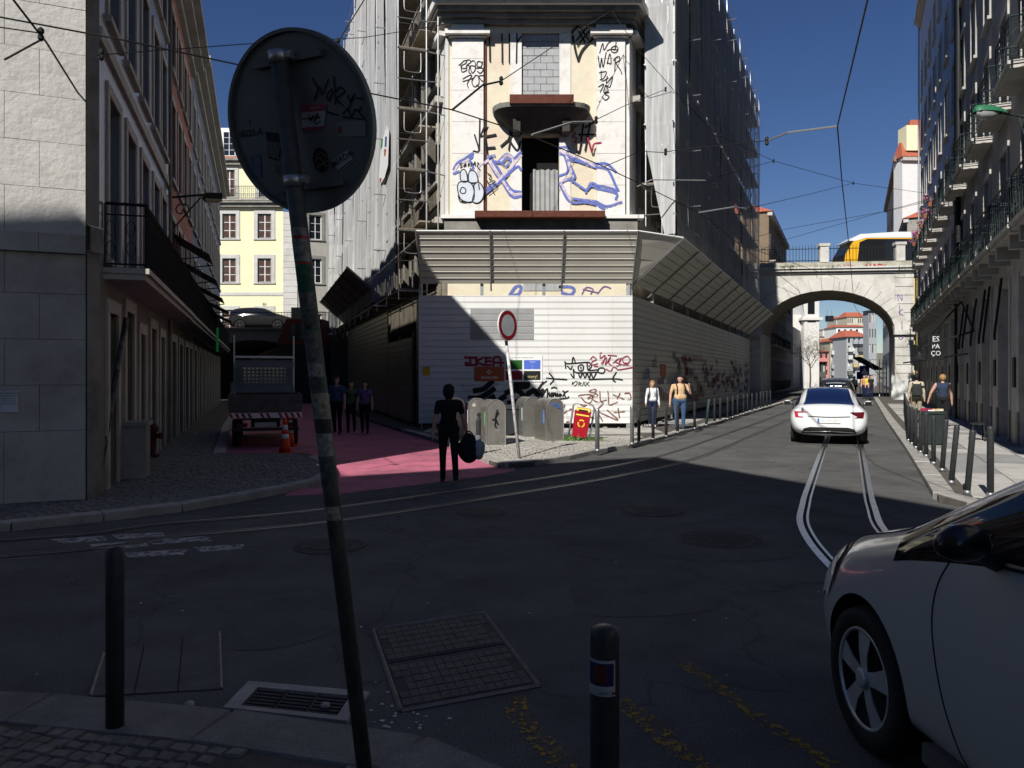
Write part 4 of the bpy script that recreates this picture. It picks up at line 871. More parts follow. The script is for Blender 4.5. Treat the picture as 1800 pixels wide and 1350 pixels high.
gh([[(740, 270), (780, 225), (830, 270), (770, 300), (760, 350), (850, 330)], [(880, 175), (910, 170)], [(885, 200), (890, 250), (960, 210), (920, 350)], [(900, 330), (980, 240), (960, 350), (1040, 230), (1010, 320), (1060, 360)], [(1000, 205), (1130, 215)], [(1080, 320), (1170, 250), (1110, 300), (1180, 340), (1130, 370)], [(1330, 270), (1290, 220), (1220, 250), (1230, 310), (1300, 320), (1335, 270)], [(1180, 300), (1200, 240), (1170, 330), (1310, 350)], [(970, 410), (1040, 440), (1080, 380), (1130, 400), (1160, 420), (1370, 385)], [(800, 372), (850, 372)]], inkred, .035, Ze, HD+.002)
gh([[(570, 820), (580, 800), (740, 790), (780, 830), (700, 850), (770, 800), (750, 900), (680, 910), (600, 830)], [(720, 740), (790, 710), (830, 730), (780, 760), (730, 750)], [(820, 770), (850, 800), (820, 820), (770, 810), (820, 770)], [(880, 740), (890, 880), (930, 920), (850, 1000)], [(1000, 740), (1010, 850), (1020, 945), (1140, 900)], [(770, 860), (850, 900), (980, 870)], [(1075, 790), (1240, 860)], [(1180, 770), (1140, 850)], [(1250, 770), (1320, 770), (1340, 850), (1290, 865)], [(560, 900), (640, 960), (700, 920)], [(830, 1030), (1150, 1170), (990, 1020)], [(870, 1090), (920, 1180)], [(1090, 1055), (1250, 1040)], [(1150, 990), (1170, 1130)], [(350, 1060), (420, 1020), (460, 1000)], [(360, 940), (345, 980)], [(740, 1120), (790, 1140)], [(380, 1195), (420, 1190)]], inkbr, .04, Ze, HD+.001)
gh([[(100, 1250), (110, 1130), (160, 1290), (210, 1130)], [(215, 1170), (190, 1220), (230, 1230), (230, 1170)]], ink, .05, ((720, 600), 4.5), HD)
gh([[(120, 830), (170, 800), (150, 840), (240, 800), (250, 830), (330, 800)], [(180, 920), (280, 890), (250, 930)], [(710, 830), (800, 780)], [(750, 940), (880, 920)]], inkgrey, .02, Zh)
# right side tags: rows of overlapping scrawl, denser towards the bridge
PHs_d = .0175
for i in range(170):
    a = 1+30.5*rnd.random()**.8; z = rnd.uniform(.6, 2.5 if a > 6 else 2.2); m = rnd.choice([inkred, inkred, ink, ink, inkpurp, inkbr, inkbl, inkgrey]); mb = MB(); x = a; w = rnd.uniform(.3, .7); hh = rnd.uniform(.18, .4); n = rnd.randint(4, 8)
    pts = []
    for k in range(n*2): pts.append(PHs.at(a+w*k/(n*2)*2+rnd.uniform(-.08, .08), z+(hh if k % 2 else 0)*rnd.uniform(.6, 1.2), PHs_d+.0004*i/10))
    stroke(mb, pts, rnd.uniform(.025, .05), (PHs.n.x, PHs.n.y, 0)); mb.build('graffiti', m, hoard)
panel(PHs, 1160, 640, 1170, 661, .016, .006, cl('orange_board', (.42, .09, .03)), hoard, 'orange_notice')

# ------------------------------------------------------------------ scaffolding under nets
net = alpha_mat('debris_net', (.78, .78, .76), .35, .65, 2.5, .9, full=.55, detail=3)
netd = alpha_mat('debris_net_shaded', (.55, .555, .55), .35, .65, 2.0, .9, full=.55, detail=3)  # greyer copy of the white net for the side out of the sun
for m_ in (net, netd):
    N_ = m_.node_tree.nodes; L_ = m_.node_tree.links
    for n_ in [n for n in N_ if n.type == 'TEX_NOISE']:
        mp_ = N_.new('ShaderNodeMapping'); mp_.inputs['Scale'].default_value = (2.2, 2.2, .12); src_ = n_.inputs['Vector'].links[0].from_socket; L_.new(src_, mp_.inputs['Vector']); L_.new(mp_.outputs[0], n_.inputs['Vector'])
NZ = 19.2
def scaffold(P, name, label, n, z0, nm, L=2.5, dep=.95, netfrom=0):
    t = thing(name, label, 'scaffolding', P.at(0, z0).to_tuple()); zs = [z0+2.0*k for k in range(int((NZ-z0)/2)+1)]+[NZ]
    for i in range(n+1):
        for d in (0, -dep):
            mb = MB(); mb.tube([P.at(i*L, z0-.3, d), P.at(i*L, NZ+(.9 if i % 2 else .3), d)], .026, 5); mb.build('standard', steel, t)
    for z in zs:
        for d in (0, -dep):
            mb = MB(); mb.tube([P.at(-.2, z, d), P.at(n*L, z, d)], .024, 5); mb.build('ledger', steel, t)
        mb = MB(); mb.tube([P.at(-.1, z+1, 0), P.at(n*L, z+1, 0)], .02, 5); mb.build('guard_rail', steel, t)
        mb = MB(); mb.fbox(P, 0, n*L, z+.03, z+.08, -dep+.05, -.05); mb.build('deck_board', mat('deck_plank', (.2, .17, .13), .85, .3, 5), t)
        for i in range(0, n+1):
            mb = MB(); mb.tube([P.at(i*L, z, 0), P.at(i*L, z, -dep)], .022, 5); mb.build('transom', steel, t)
        for i in range(1, n, 2):
            mb = MB(); mb.tube([P.at(i*L, z-.3, .0), P.at(i*L, z-.3, .45)], .022, 5); mb.build('tie_tube', steel, t)
    for i in range(netfrom, n):
        mb = MB(); na, nz = 8, 14; vs = []
        for j in range(nz+1):
            for k in range(na+1):
                a = (i+k/na)*L; z = lerp(z0+.1, NZ+.1, j/nz); vs.append(P.at(a, z, .05+.09*noise.noise(Vector((a*2.2, z*.22, i)))+.03*math.sin(k*math.pi/na*2)))
        mb.add(vs, [(j*(na+1)+k, j*(na+1)+k+1, (j+1)*(na+1)+k+1, (j+1)*(na+1)+k) for j in range(nz) for k in range(na)])
        mb.build('debris_net', nm, t, smooth=True)
    for i in range(0, n, 3):
        for k in range(len(zs)-1):
            mb = MB(); a, b = (i*L, (i+1)*L) if k % 2 else ((i+1)*L, i*L); mb.tube([P.at(a, zs[k], -.02), P.at(b, zs[k+1], -.02)], .02, 5); mb.build('brace', steel, t)
    return t
PSr = Plane((5.38, 25.5), (.3976, .9176), (.9176, -.3976)); PSl = Plane((-3.75, 25.3), (-.31, .951), (-.951, -.31))
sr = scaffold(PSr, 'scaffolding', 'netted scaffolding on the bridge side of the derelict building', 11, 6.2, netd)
sf = scaffold(PSl, 'scaffolding', 'white netted scaffolding on the pink street side of the derelict building', 11, 4.6, net, netfrom=0)
# end frames that face the junction: ladder frames, guard hoops; the right one wrapped in net
for P, t, x0, x1, zz, wrap in ((PSr, sr, 0, -.95, 6.2, True), (PSl, sf, 0, -.95, 4.6, False)):
    z = zz
    while z < NZ-1:
        for zo in (.0, 1.0):
            mb = MB(); c0, c1 = P.at(-.02, z+zo+.9, -.2), P.at(-.02, z+zo+.9, -.75)
            if zo: mb.tube(catmull([c0, c0-Vector((0, 0, .55)), P.at(-.02, z+zo+.25, -.3), P.at(-.02, z+zo+.25, -.65), c1-Vector((0, 0, .55)), c1], 3), .016, 5); mb.build('guard_hoop', steel, t)
        mb = MB(); mb.tube([P.at(-.02, z+1.0, 0), P.at(-.02, z+1.0, -.95)], .02, 5); mb.build('transom', steel, t)
        z += 2
    if wrap:
        mb = MB(); n = 6; nz = 16; vs = [P.at(-.06-.03*noise.noise(Vector((k, j*.5, 2))), lerp(zz+.3, NZ, j/nz), .05-lerp(0, 1.02, k/n)*(1 if j > 3 else .35+.16*j)) for j in range(nz+1) for k in range(n+1)]
        mb.add(vs, [(j*(n+1)+k, j*(n+1)+k+1, (j+1)*(n+1)+k+1, (j+1)*(n+1)+k) for j in range(nz) for k in range(n)]); mb.build('debris_net', net, t, smooth=True)
    else:
        for z in (6.6, 8.6, 10.6, 12.6, 14.6, 16.6, 18.6):
            mb = MB(); mb.tube([P.at(0, z, -.95), PB0.at(aL-.05, z-.15, -.0)], .022, 5); mb.build('tie_tube', steel, t)
            mb = MB(); mb.tube([P.at(0, z+1, -.95), PB0.at(aL-.3, z+.9, .2)], .018, 5); mb.build('guard_rail', steel, t)
        mb = MB(); a = [PB0.at(aL-.3, 5, .2), PB0.at(aL-.3, 17, .2)]; mb.tube(a, .024, 5); mb.build('standard', steel, t)
        for z in (7, 10.2, 13.4):
            mb = MB(); mb.box8([P.at(.2+u, z-.05+v, d) for v in (0, .05) for u, d in ((0, -1.3), (2.2, -1.3), (2.2, -.75), (0, -.75))]); mb.build('deck_board', mat('old_plank', (.36, .3, .22), .85, .3, 5), t)
# a torn advert hanging in the left net
bn = thing('torn_banner', 'torn white banner with faded coloured print caught in the scaffolding net', 'banner', PSl.px(675, 270, .1).to_tuple())
mb = MB(); pts = [(680, 220), (684, 232), (682, 290), (676, 312), (668, 325), (666, 310), (669, 265), (674, 240)]; mb.poly([PSl.px(x, y, .14) for x, y in pts]); mb.build('cloth', white, bn)
for c, q in (((.03, .25, .08), [(670, 245), (673, 244), (672, 258), (669, 262)]), ((.4, .06, .02), [(667, 312), (671, 314), (668, 323)]), ((.45, .12, .05), [(675, 262), (679, 262), (677, 275), (675, 274)]), ((.05, .1, .2), [(677, 240), (680, 240), (679, 258), (676, 258)])):
    mb = MB(); mb.poly([PSl.px(x, y, .146) for x, y in q]); mb.build('print', mat('ink%d' % int(c[0]*1000+c[1]*100), c, .7), bn)
# ------------------------------------------------------------------ right-hand house row
greyb = mat('grey_beige_render', (.42, .39, .33), .85, .1, 1.5, .15, 40, dirt=(.27, .24, .2), dirts=.8, damt=.5)
bluet = mat('lilac_grey_tile', (.38, .41, .52), .5, .12, 4, dirt=(.3, .32, .4), dirts=.8, damt=.4)
pier = mat('brown_grey_ashlar', (.56, .53, .47), .85, .15, 2, .25, 30, dirt=(.3, .28, .24), dirts=1.3, damt=.6)
sal = lambda Y: (Y-9.0)/.9104                        # distance along the facade at depth Y
FZ = [(5.16, 7.75), (8.86, 11.4), (12.5, 14.7), (16.0, 18.1), (19.4, 21.3)]
for nm, lab, s0, s1, m, top in (('balcony_house', 'grey beige house with green iron balconies beside the bollards', 2.0, sal(30.5), greyb, 24.4), ('tiled_house', 'lilac grey tiled house with flower balconies near the bridge', sal(30.5), sal(50), bluet, 24.8)):
    t = thing(nm, lab, 'building', PR.at((s0+s1)/2, 0).to_tuple()); n = int((s1-s0)/2.75); pit = (s1-s0)/n
    wins = [(s0+pit*(i+.5)-.55, s0+pit*(i+.5)+.55, z0, z1) for i in range(n) for z0, z1 in FZ]
    mb = MB(); wall(mb, PR, s0, s1, 4.9, top, wins, .25); mb.quad(PR.at(s1, 0), PR.at(s1, 0, -10), PR.at(s1, top, -10), PR.at(s1, top)); mb.build('wall', m, t)
    opn = [(s0+pit*(i+.5)-.8, s0+pit*(i+.5)+.8, PV, 4.2) for i in range(n)]
    mb = MB(); wall(mb, PR, s0, s1, 0, 4.9, opn, .55, .02); mb.build('ground_floor_wall', pier, t)
    for h in wins: window(PR, h, t, -.18, 2, 4, fm=wframe if m is bluet else wframed); surround(PR, h, t, stone, .18, .05, 0 if h[2] < 9 else .06)
    for i, h in enumerate(opn):
        mb = MB(); mb.fbox(PR, h[0], h[1], PV, 2.85, -.56, -.5); o = mb.build('door', mat('dark_wood_door', (.035, .03, .027), .5, .2), t)
        mb = MB(); mb.fbox(PR, h[0], h[1], 2.85, 3.1, -.58, -.2); mb.build('transom', pier, t)
        mb = MB(); mb.fbox(PR, h[0], h[1], 3.1, 4.2, -.58, -.54); mb.build('fanlight', glass, t)
        for a in (h[0]-.28, h[1]+.02): 
            mb = MB(); mb.fbox(PR, a, a+.26, PV, .9, -.02, .07); mb.build('pier_base', stonedk, t)
            mb = MB(); mb.fbox(PR, a, a+.26, .905, 4.3, -.02, .05); mb.build('pier_shaft', pier, t)
        mb = MB(); z0, z1 = 1.6, 2.15; a = h[1]+.5; mb.fbox(PR, a, a+.3, 1.5, 2.25, .03, .06); mb.build('notice_frame', iron, t)
    # continuous first-floor balcony in bays, then one balcony for each second-floor window
    for i in range(n):
        balc(PR, s0+pit*i+.1, s0+pit*(i+1)-.1, 4.93, t, .62, 1.0, irong, stone, .3)
        for f in (.2, .8): mb = MB(); a = s0+pit*(i+f); mb.fbox(PR, a-.09, a+.09, 4.62, 4.928, 0, .5); mb.build('corbel', stone, t)
    for i in range(n): 
        c = s0+pit*(i+.5); balc(PR, c-1.0, c+1.0, 8.66, t, .55, 1.0, irong, stone, .3)
    cornice(PR, s0, s1, top-.5, t, stone, .38)
    mb = MB(); mb.fbox(PR, s0, s1, top, top+.05, -10, 0); mb.build('roof', redtile, t)
    mb = MB(); mb.tube([PR.at(s1-.3, PV, .12), PR.at(s1-.3, top-.5, .12)], .06, 8); mb.build('downpipe', steel if m is bluet else iron, t)
    if m is greyb:
        mb = MB(); mb.tube([PR.at(s1-1.1, 5.2, .12), PR.at(s1-1.1, top-.5, .12)], .09, 8); mb.build('downpipe', iron, t)
        for s_, z1 in ((sal(20.5), 4.4), (sal(22.4), 4.4), (sal(23.2), 4.4), (sal(25), 4.3), (sal(27), 4.3), (sal(28), 4.3)):
            mb = MB(); mb.tube([PR.at(s_, z1, .1), PR.at(s_-.15, 2.9, .28), PR.at(s_-.15, 2.75, .28)], .035, 5); mb.build('folded_awning_arm', iron, t)
    else:
        for i in range(5):                           # pots of pink flowers on the far balconies
            c = s0+pit*(n-5+i+.5) if i < n else s1; p = PR.at(c-.9, 9.95, .5); pot = thing('flower_pot', 'potted pink flowers on balcony %s of the tiled house near the bridge' % ('one two three four five'.split()[i]), 'flower pot', p.to_tuple(), group='flower pots on the balconies')
            mb = MB(); mb.lathe([(.1, -.05), (.15, .18)], 8); mb.build('pot', mat('terracotta', (.3, .12, .07), .8), pot, False)
            mb = MB(); r2 = random.Random(i)
            for k in range(90):
                d = Vector((r2.gauss(0, .15), r2.gauss(0, .15), .3+r2.gauss(0, .09))); e = Vector((r2.uniform(-1, 1), r2.uniform(-1, 1), r2.uniform(-1, 1))).normalized()*.05; f = e.orthogonal().normalized()*.04; mb.mi = 0 if r2.random() < .55 else 1
                mb.quad(d-e, d+f, d+e, d-f)
            o = mb.build('blossoms', [mat('pink_petal', (.6, .12, .3), .7), mat('pot_leaf', (.06, .12, .04), .7)], pot, False); o['kind'] = 'stuff'
# shop sign, awning frame and lantern on the tiled house
sp = PR.px(1644, 610, .9); t = thing('shop_sign', 'black hanging shop sign with white letters by the bollards', 'sign', sp.to_tuple())
PS = Plane(sp, (1, 0), (0, -1))
mb = MB(); mb.fbox(PS, -.32, .32, sp.z-.5, sp.z+.5, -.04, .04); mb.build('board', iron, t)
mb = MB(); text_into(mb, 'ES', .3, PS.at(0, sp.z+.3, .043), (1, 0, 0), (0, 0, 1)); text_into(mb, 'PA', .26, PS.at(0, sp.z+.02, .043), (1, 0, 0), (0, 0, 1)); text_into(mb, 'ÇO', .26, PS.at(0, sp.z-.25, .043), (1, 0, 0), (0, 0, 1)); mb.build('lettering', white, t)
mb = MB(); mb.tube([PR.px(1644, 590, 0), PS.at(0, sp.z+.55, 0)], .02, 5); mb.tube([PS.at(0, sp.z+.5, 0), PS.at(0, sp.z+.56, 0)], .02, 5); mb.build('bracket', iron, t)
aw_ = thing('awning_frame', 'black folding awning frame sticking out over the pavement', 'awning', PR.px(1700, 590, 0).to_tuple())
for p0, p1 in (((1712, 582, .1), (1622, 610, 1.6)), ((1690, 530, .1), (1612, 615, 1.5)), ((1700, 622, .1), (1588, 638, 1.7)), ((1690, 530, .1), (1712, 582, .1))):
    mb = MB(); mb.tube([PR.px(*p0), PR.px(*p1)], .035, 5); mb.build('arm', iron, aw_)
t = thing('lantern', 'small black bell lantern hanging over the pavement by the bridge pier', 'lantern', PR.px(1616, 630, 1.0).to_tuple())
c = PR.px(1616, 630, 1.0); mb = MB(); mb.lathe([(.0, .32), (.06, .3), (.1, .2), (.16, .12), (.3, 0), (.3, -.03), (.0, -.03)], 12, c); mb.build('shade', iron, t); mb = MB(); mb.tube([c+Vector((0, 0, .3)), PR.at(PR.spx(1630), c.z+.55, .1)], .02, 5); mb.build('arm', iron, t)
# green street lamp
lp = PR.px(1800, 205, .1); lh0 = AT(1738, 198, 17.6)
t = thing('street_lamp', 'green street lamp head on a wall arm beside the balconies', 'street lamp', lp.to_tuple())
u = (lp-lh0); u.z = 0; u.normalize(); v = Vector((-u.y, u.x, 0)); mb = MB()
secs = [(-.36, .05, .10), (-.3, .15, .16), (0, .17, .17), (.2, .14, .14), (.42, .07, .08)]
vs = [lh0+u*a+v*(w*math.cos(k*math.pi/6))+Vector((0, 0, h*math.sin(k*math.pi/6))) for a, w, h in secs for k in range(7)]
mb.add(vs, [(i*7+k, i*7+k+1, (i+1)*7+k+1, (i+1)*7+k) for i in range(4) for k in range(6)]); mb.add([vs[k] for k in range(7)], [tuple(range(7))]); mb.build('lamp_housing', mat('lamp_green', (.03, .16, .08), .45, .15), t, smooth=True)
mb = MB(); secs = [(-.34, .06, .05), (-.25, .14, .15), (0, .15, .17), (.18, .1, .08)]
vs = [lh0+u*a+v*(w*math.cos(-k*math.pi/6))+Vector((0, 0, h*math.sin(-k*math.pi/6)-.004)) for a, w, h in secs for k in range(7)]
mb.add(vs, [(i*7+k, i*7+k+1, (i+1)*7+k+1, (i+1)*7+k) for i in range(3) for k in range(6)]); mb.build('lamp_bowl', mat('frosted_bowl', (.45, .46, .44), .2, .1), t, smooth=True)
mb = MB(); mb.tube([lh0+u*.4, lp], .03, 6); mb.tube([lh0+u*.75+Vector((0, 0, -.02)), lp+Vector((0, 0, -.4))], .02, 6); mb.build('lamp_arm', irong, t)

# ------------------------------------------------------------------ arched road bridge
PBr = Plane((18.0, 56.1), (.993, -.12), (-.12, -.993)); brs = PBr.spx
br = thing('road_bridge', 'pale stone arch bridge with spiked railing carrying an upper road', 'bridge', PBr.at(5, 0).to_tuple())
bst = mat('bridge_limestone', (.62, .6, .55), .85, .1, 1.2, .25, 25, dirt=(.3, .28, .23), dirts=.7, damt=.6, fine=.06)
a0, a1 = brs(1337), brs(1573); zsp, zcr = 4.9, 7.95; ac = (a0+a1)/2; aw2 = (a1-a0)/2; zd = 9.15; DEP = 8.0; aE2 = brs(1606)
SK = Vector((.40, .9165, 0))                         # the barrel follows the street below
def bk(a, z, t=0.0): return PBr.at(a, z, -.02)+SK*t
def ell(th, k=0.0): return (ac-(aw2+k)*math.cos(th), zsp+(zcr-zsp+k)*math.sin(th))
NV = 19
for i in range(NV):
    t0, t1 = math.pi*(i+.02)/NV, math.pi*(i+.98)/NV
    key = i == NV//2; L = .95 if not key else 1.25; o = .06 if not key else .16
    q = [ell(t0), ell(t1), ell(t1, L), ell(t0, L)]; q = [(a, min(z, zd-.25)) for a, z in q]
    mb = MB(); mb.add([PBr.at(a, z, d) for d in (-.3, o) for a, z in q], [(4, 5, 6, 7), (0, 1, 5, 4), (1, 2, 6, 5), (2, 3, 7, 6), (3, 0, 4, 7)]); mb.build('voussoir', bst, br)
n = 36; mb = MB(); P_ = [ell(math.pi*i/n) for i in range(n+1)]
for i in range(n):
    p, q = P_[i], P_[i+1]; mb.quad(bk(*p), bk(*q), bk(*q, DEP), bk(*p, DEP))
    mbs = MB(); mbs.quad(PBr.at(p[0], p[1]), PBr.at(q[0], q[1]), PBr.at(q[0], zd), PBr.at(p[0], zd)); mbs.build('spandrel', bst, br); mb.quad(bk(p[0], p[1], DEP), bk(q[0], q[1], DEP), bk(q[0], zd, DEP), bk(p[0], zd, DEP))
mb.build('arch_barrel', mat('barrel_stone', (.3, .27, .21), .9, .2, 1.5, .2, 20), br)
for l, r in ((-6, a0), (a1, aE2)):
    mb = MB(); mb.box8([bk(a, z, t_) for z in (0, zd) for a, t_ in ((l, 0), (r, 0), (r, DEP), (l, DEP))]); mb.build('abutment', bst, br)
    z = PV; k = 0
    while z < zd-.15:
        h = .62
        if abs(z-4.7) > .32: mb = MB(); mb.fbox(PBr, l+.005, r-.003, z+.02, min(z+h-.02, zd-.1), -.05, .055); mb.build('ashlar_course', bst, br)
        z += h
    mb = MB(); mb.fbox(PBr, l-.08 if l > 0 else l, r+.12, 4.72, 5.02, -.05, .2); mb.build('impost', bst, br)
for k, (z0, z1, o) in enumerate(((zd, zd+.16, .12), (zd+.16, zd+.34, .3), (zd+.34, zd+.46, .42))): mb = MB(); mb.fbox(PBr, -6, brs(1608)+.02*k, z0, z1, -DEP-.1, o); mb.build('cornice', bst, br)
mb = MB(); mb.fbox(PBr, -6, brs(1616), zd+.462, 10.0, -.4, .02); mb.build('parapet', mat('mossy_parapet', (.42, .4, .33), .9, .2, 2, .3, 30, dirt=(.14, .15, .08), dirts=1.4, damt=.7), br)
mb = MB(); mb.fbox(PBr, -6, brs(1616), zd+.462, 9.8, -DEP, -DEP+.4); mb.build('parapet', stonedk, br)
for px in (1449, 1583):
    a = brs(px); mb = MB(); mb.fbox(PBr, a-.3, a+.3, 10.003, 11.15, -.45, .06); mb.fbox(PBr, a-.38, a+.38, 11.15, 11.35, -.5, .12); mb.build('parapet_pillar', bst, br)
A0, A1 = -5, brs(1616); n = int((A1-A0)/.22)
for zz in (10.15, 11.0): mb = MB(); mb.tube([PBr.at(A0, zz, -.2), PBr.at(A1, zz, -.2)], .025, 4); mb.build('rail_bar', iron, br)
for i in range(n):
    a = A0+.22*i; mb = MB(); mb.tube([PBr.at(a, 10.0, -.2), PBr.at(a, 11.18, -.2), PBr.at(a, 11.3, -.2)], [.018, .018, .002], 4); mb.build('rail_spike', iron, br)
def brgraf(lines, m, w, d=.026): graf(br, m, lines, PBr, (1300, 360), 3.75, w, d)
brgraf([[(830, 430), (835, 395), (860, 430), (862, 392)], [(875, 432), (890, 392), (905, 430)], [(880, 415), (900, 415)], [(915, 430), (915, 395), (940, 395)], [(915, 412), (935, 412)], [(960, 395), (962, 430)]], mat('red_spray', (.4, .02, .02), .6), .09)
brgraf([[(645, 430), (648, 395), (665, 405), (650, 412), (668, 430)], [(680, 430), (690, 395), (700, 430)], [(710, 398), (735, 396)], [(722, 398), (722, 430)], [(760, 415), (745, 400), (740, 420), (758, 425), (762, 405)]], mat('faded_red_spray', (.35, .14, .12), .6), .06)
brgraf([[(1045, 635), (1045, 590), (1070, 630), (1070, 590)], [(1055, 665), (1057, 730)], [(1075, 690), (1050, 710), (1078, 730)], [(1070, 770), (1072, 830)], [(1045, 850), (1060, 890), (1080, 860), (1050, 850)]], inkpurp, .06, .062)
def tuft(parent, P, n, r, seed, m, name='weeds'):
    mb = MB(); q = random.Random(seed)
    for k in range(n):
        b = P+Vector((q.gauss(0, r), q.gauss(0, r*.3), q.uniform(-.05, .05))); e = Vector((q.gauss(0, .07), q.gauss(0, .07), q.uniform(.06, .3))); w = Vector((q.uniform(-1, 1), q.uniform(-1, 1), 0)).normalized()*.02
        mb.add([b-w, b+w, b+e*.6+w*.8, b+e], [(0, 1, 2, 3)])
    return mb.build(name, m, parent)
leafm = mat('weed_leaf', (.06, .11, .03), .7, .35, 8)
for i, (px, n) in enumerate(((1392, 160), (1462, 120), (1380, 60), (1600, 80), (1612, 90))):
    w_ = tuft(br, PBr.px(px, 472, .25), n, .5, i, leafm); w_['kind'] = 'stuff'
# yellow strip wall between the bridge pier and the tiled house
t = thing('yellow_wall', 'narrow sunlit yellow house front between bridge pier and tiled house', 'building', PBr.at(aE2+.5, 0, -1).to_tuple())
mb = MB(); mb.fbox(PBr, aE2+.02, aE2+2.2, 0, zd+.4, -3, -.3); mb.build('wall', mat('ochre_render', (.72, .55, .22), .85, .08), t)
mb = MB(); mb.fbox(PBr, aE2+.02, aE2+2.2, zd-.2, zd, -.3, -.1); mb.build('string_course', stone, t)

# ------------------------------------------------------------------ bus on the bridge
def boxwheel(mb_t, mb_r, c, r, w, ax='x'): pass
bl = AT(1485, 462, 59.5); bus = thing('city_bus', 'yellow and white city bus with black windows crossing the bridge', 'bus', (bl.x, 59.5, 9.63), 0)
busy = mat('bus_yellow', (.75, .4, .02), .35, .05, coat=.4); busk = mat('bus_black_glass', (.012, .013, .015), .08, .1, spec=.6)
def ext(mb, pts, y0, y1):                            # extrude an x-z outline along y
    n = len(pts); mb.add([(x, y, z) for y in (y0, y1) for x, z in pts], [tuple(range(n)), tuple(range(2*n-1, n-1, -1))]+[(i, n+i, n+(i+1) % n, (i+1) % n) for i in range(n)])
mb = MB(); ext(mb, [(0, .3), (12, .3), (12, 2.95), (1.6, 2.95), (.75, 2.7), (.1, 1.6), (0, 1.0)], 0, 2.5); mb.build('body', busy, bus, False)
mb = MB(); ext(mb, [(.3, 2.62), (1.2, 3.12), (4.0, 3.3), (12, 3.3), (12, 2.85), (1.7, 2.85), (.85, 2.6)], -.02, 2.52); mb.build('roof', mat('bus_white', (.78, .8, .82), .35, .03, coat=.3), bus, False)
mb = MB(); ext(mb, [(.95, .8), (11.8, .75), (11.8, 2.75), (1.75, 2.75), (1.15, 2.5)], -.025, .1); sw = mb.build('side_window', busk, bus, False)
mb = MB(); ext(mb, [(-.03, 1.0), (.06, 1.6), (.68, 2.62), (.9, 2.62), (.45, 1.6), (.4, .95)], .12, 2.38); mb.build('windscreen', busk, bus, False)
mb = MB(); ext(mb, [(2.2, .98), (5.0, .7), (9.0, .7), (11.9, .98), (11.9, .82), (9, .55), (5, .55), (2.2, .85)], -.03, -.005); mb.build('blue_stripe', mat('bus_blue', (.03, .1, .35), .4), bus, False)
for x in (2.4, 9.2):
    mb = MB(); mb.lathe([(.0, -.04), (.45, -.04), (.48, .0), (.48, .28), (.0, .28)], 18, (x, 0, .46), 'y'); mb.build('wheel', iron, bus, False)
for k in range(4):
    mb = MB(); mb.box(3.2+k*2.1, 3.26+k*2.1, -.032, -.02, .98, 2.7); mb.build('window_post', iron, bus, False)
mb = MB(); text_into(mb, '758', .28, (5.6, -.034, 2.5), (1, 0, 0), (0, 0, 1)) if False else mb.box(5.2, 5.9, -.034, -.02, 2.42, 2.62); mb.build('route_display', mat('display_amber', (.3, .3, .25), .4), bus, False)

# ------------------------------------------------------------------ street beyond the bridge
def facade(name, label, p, u, n, L, top, m, wz, pit, ww, cat='building', fm=wframe, roofm=redtile, depth=9, balcs=False, sur=None):
    P = Plane(p, u, n); t = thing(name, label, cat, P.at(L/2, 0).to_tuple()); k = max(1, int(L/pit)); pp = L/k
    hs = [(pp*(i+.5)-ww/2, pp*(i+.5)+ww/2, z0, z1) for i in range(k) for z0, z1 in wz]
    mb = MB(); wall(mb, P, 0, L, 0, top, hs, .2); mb.quad(P.at(0, 0), P.at(0, 0, -depth), P.at(0, top, -depth), P.at(0, top)); mb.quad(P.at(L, 0), P.at(L, 0, -depth), P.at(L, top, -depth), P.at(L, top)); mb.build('wall', m, t)
    for h in hs:
        window(P, h, t, -.12, 2, 2, fm, fw=.08)
        if sur: surround(P, h, t, sur, .15, .04, .04)
        if balcs: balc(P, h[0]-.3, h[1]+.3, h[2]-.2, t, .5, .9, iron, stone, .3, False)
    mb = MB(); mb.fbox(P, -.1, L+.1, top-.35, top, -.1, .3); mb.build('cornice', stone, t)
    mb = MB(); mb.box8([P.at(-.2, top, .35), P.at(L+.2, top, .35), P.at(L+.2, top, -depth), P.at(-.2, top, -depth), P.at(.2, top+1.6, -depth*.4), P.at(L-.2, top+1.6, -depth*.4), P.at(L-.2, top+1.6, -depth*.6), P.at(.2, top+1.6, -depth*.6)]); mb.build('roof', roofm, t)
    return t, P
us = (.403, .915); nl = (.915, -.403); nr = (-.915, .403)
W4 = [(.5, 3.2), (4.5, 6.9), (8.2, 10.4), (11.6, 13.7)]
facade('brown_house', 'brown shaded house rising behind the bridge railing', (21.6, 64.6), us, nl, 19, 15.6, mat('brown_render', (.2, .15, .1), .85, .15), W4, 2.6, 1.1, balcs=True, sur=stone)
facade('grey_house', 'blue grey shaded house seen through the arch before the church tower', (29.4, 83), us, nl, 14, 12.2, mat('grey_render', (.2, .21, .24), .85, .12), W4[:3], 2.6, 1.1)
# church tower
t = thing('church_tower', 'white stone church tower seen through the bridge arch', 'church', (39.0, 101, 0)); cw = mat('church_white', (.72, .7, .66), .85, .06)
mb = MB(); mb.box(38.0, 40.0, 100, 104, 0, 14.4); mb.build('tower_shaft', cw, t)
for z, o in ((9.0, .35), (12.6, .22)): mb = MB(); mb.box(38-o, 40+o, 100-o, 104+o, z, z+.35); mb.build('cornice', cw, t)
for x in (38.05, 39.55): mb = MB(); mb.box(x, x+.4, 99.9, 100.003, 0, 9); mb.build('pilaster', cw, t)
mb = MB(); mb.box(38.5, 39.4, 99.96, 100.2, 9.8, 11.8); mb.build('belfry_window', glass, t)
mb = MB(); mb.box(35.2, 38, 101, 110, 0, 9.8); mb.build('nave', cw, t)
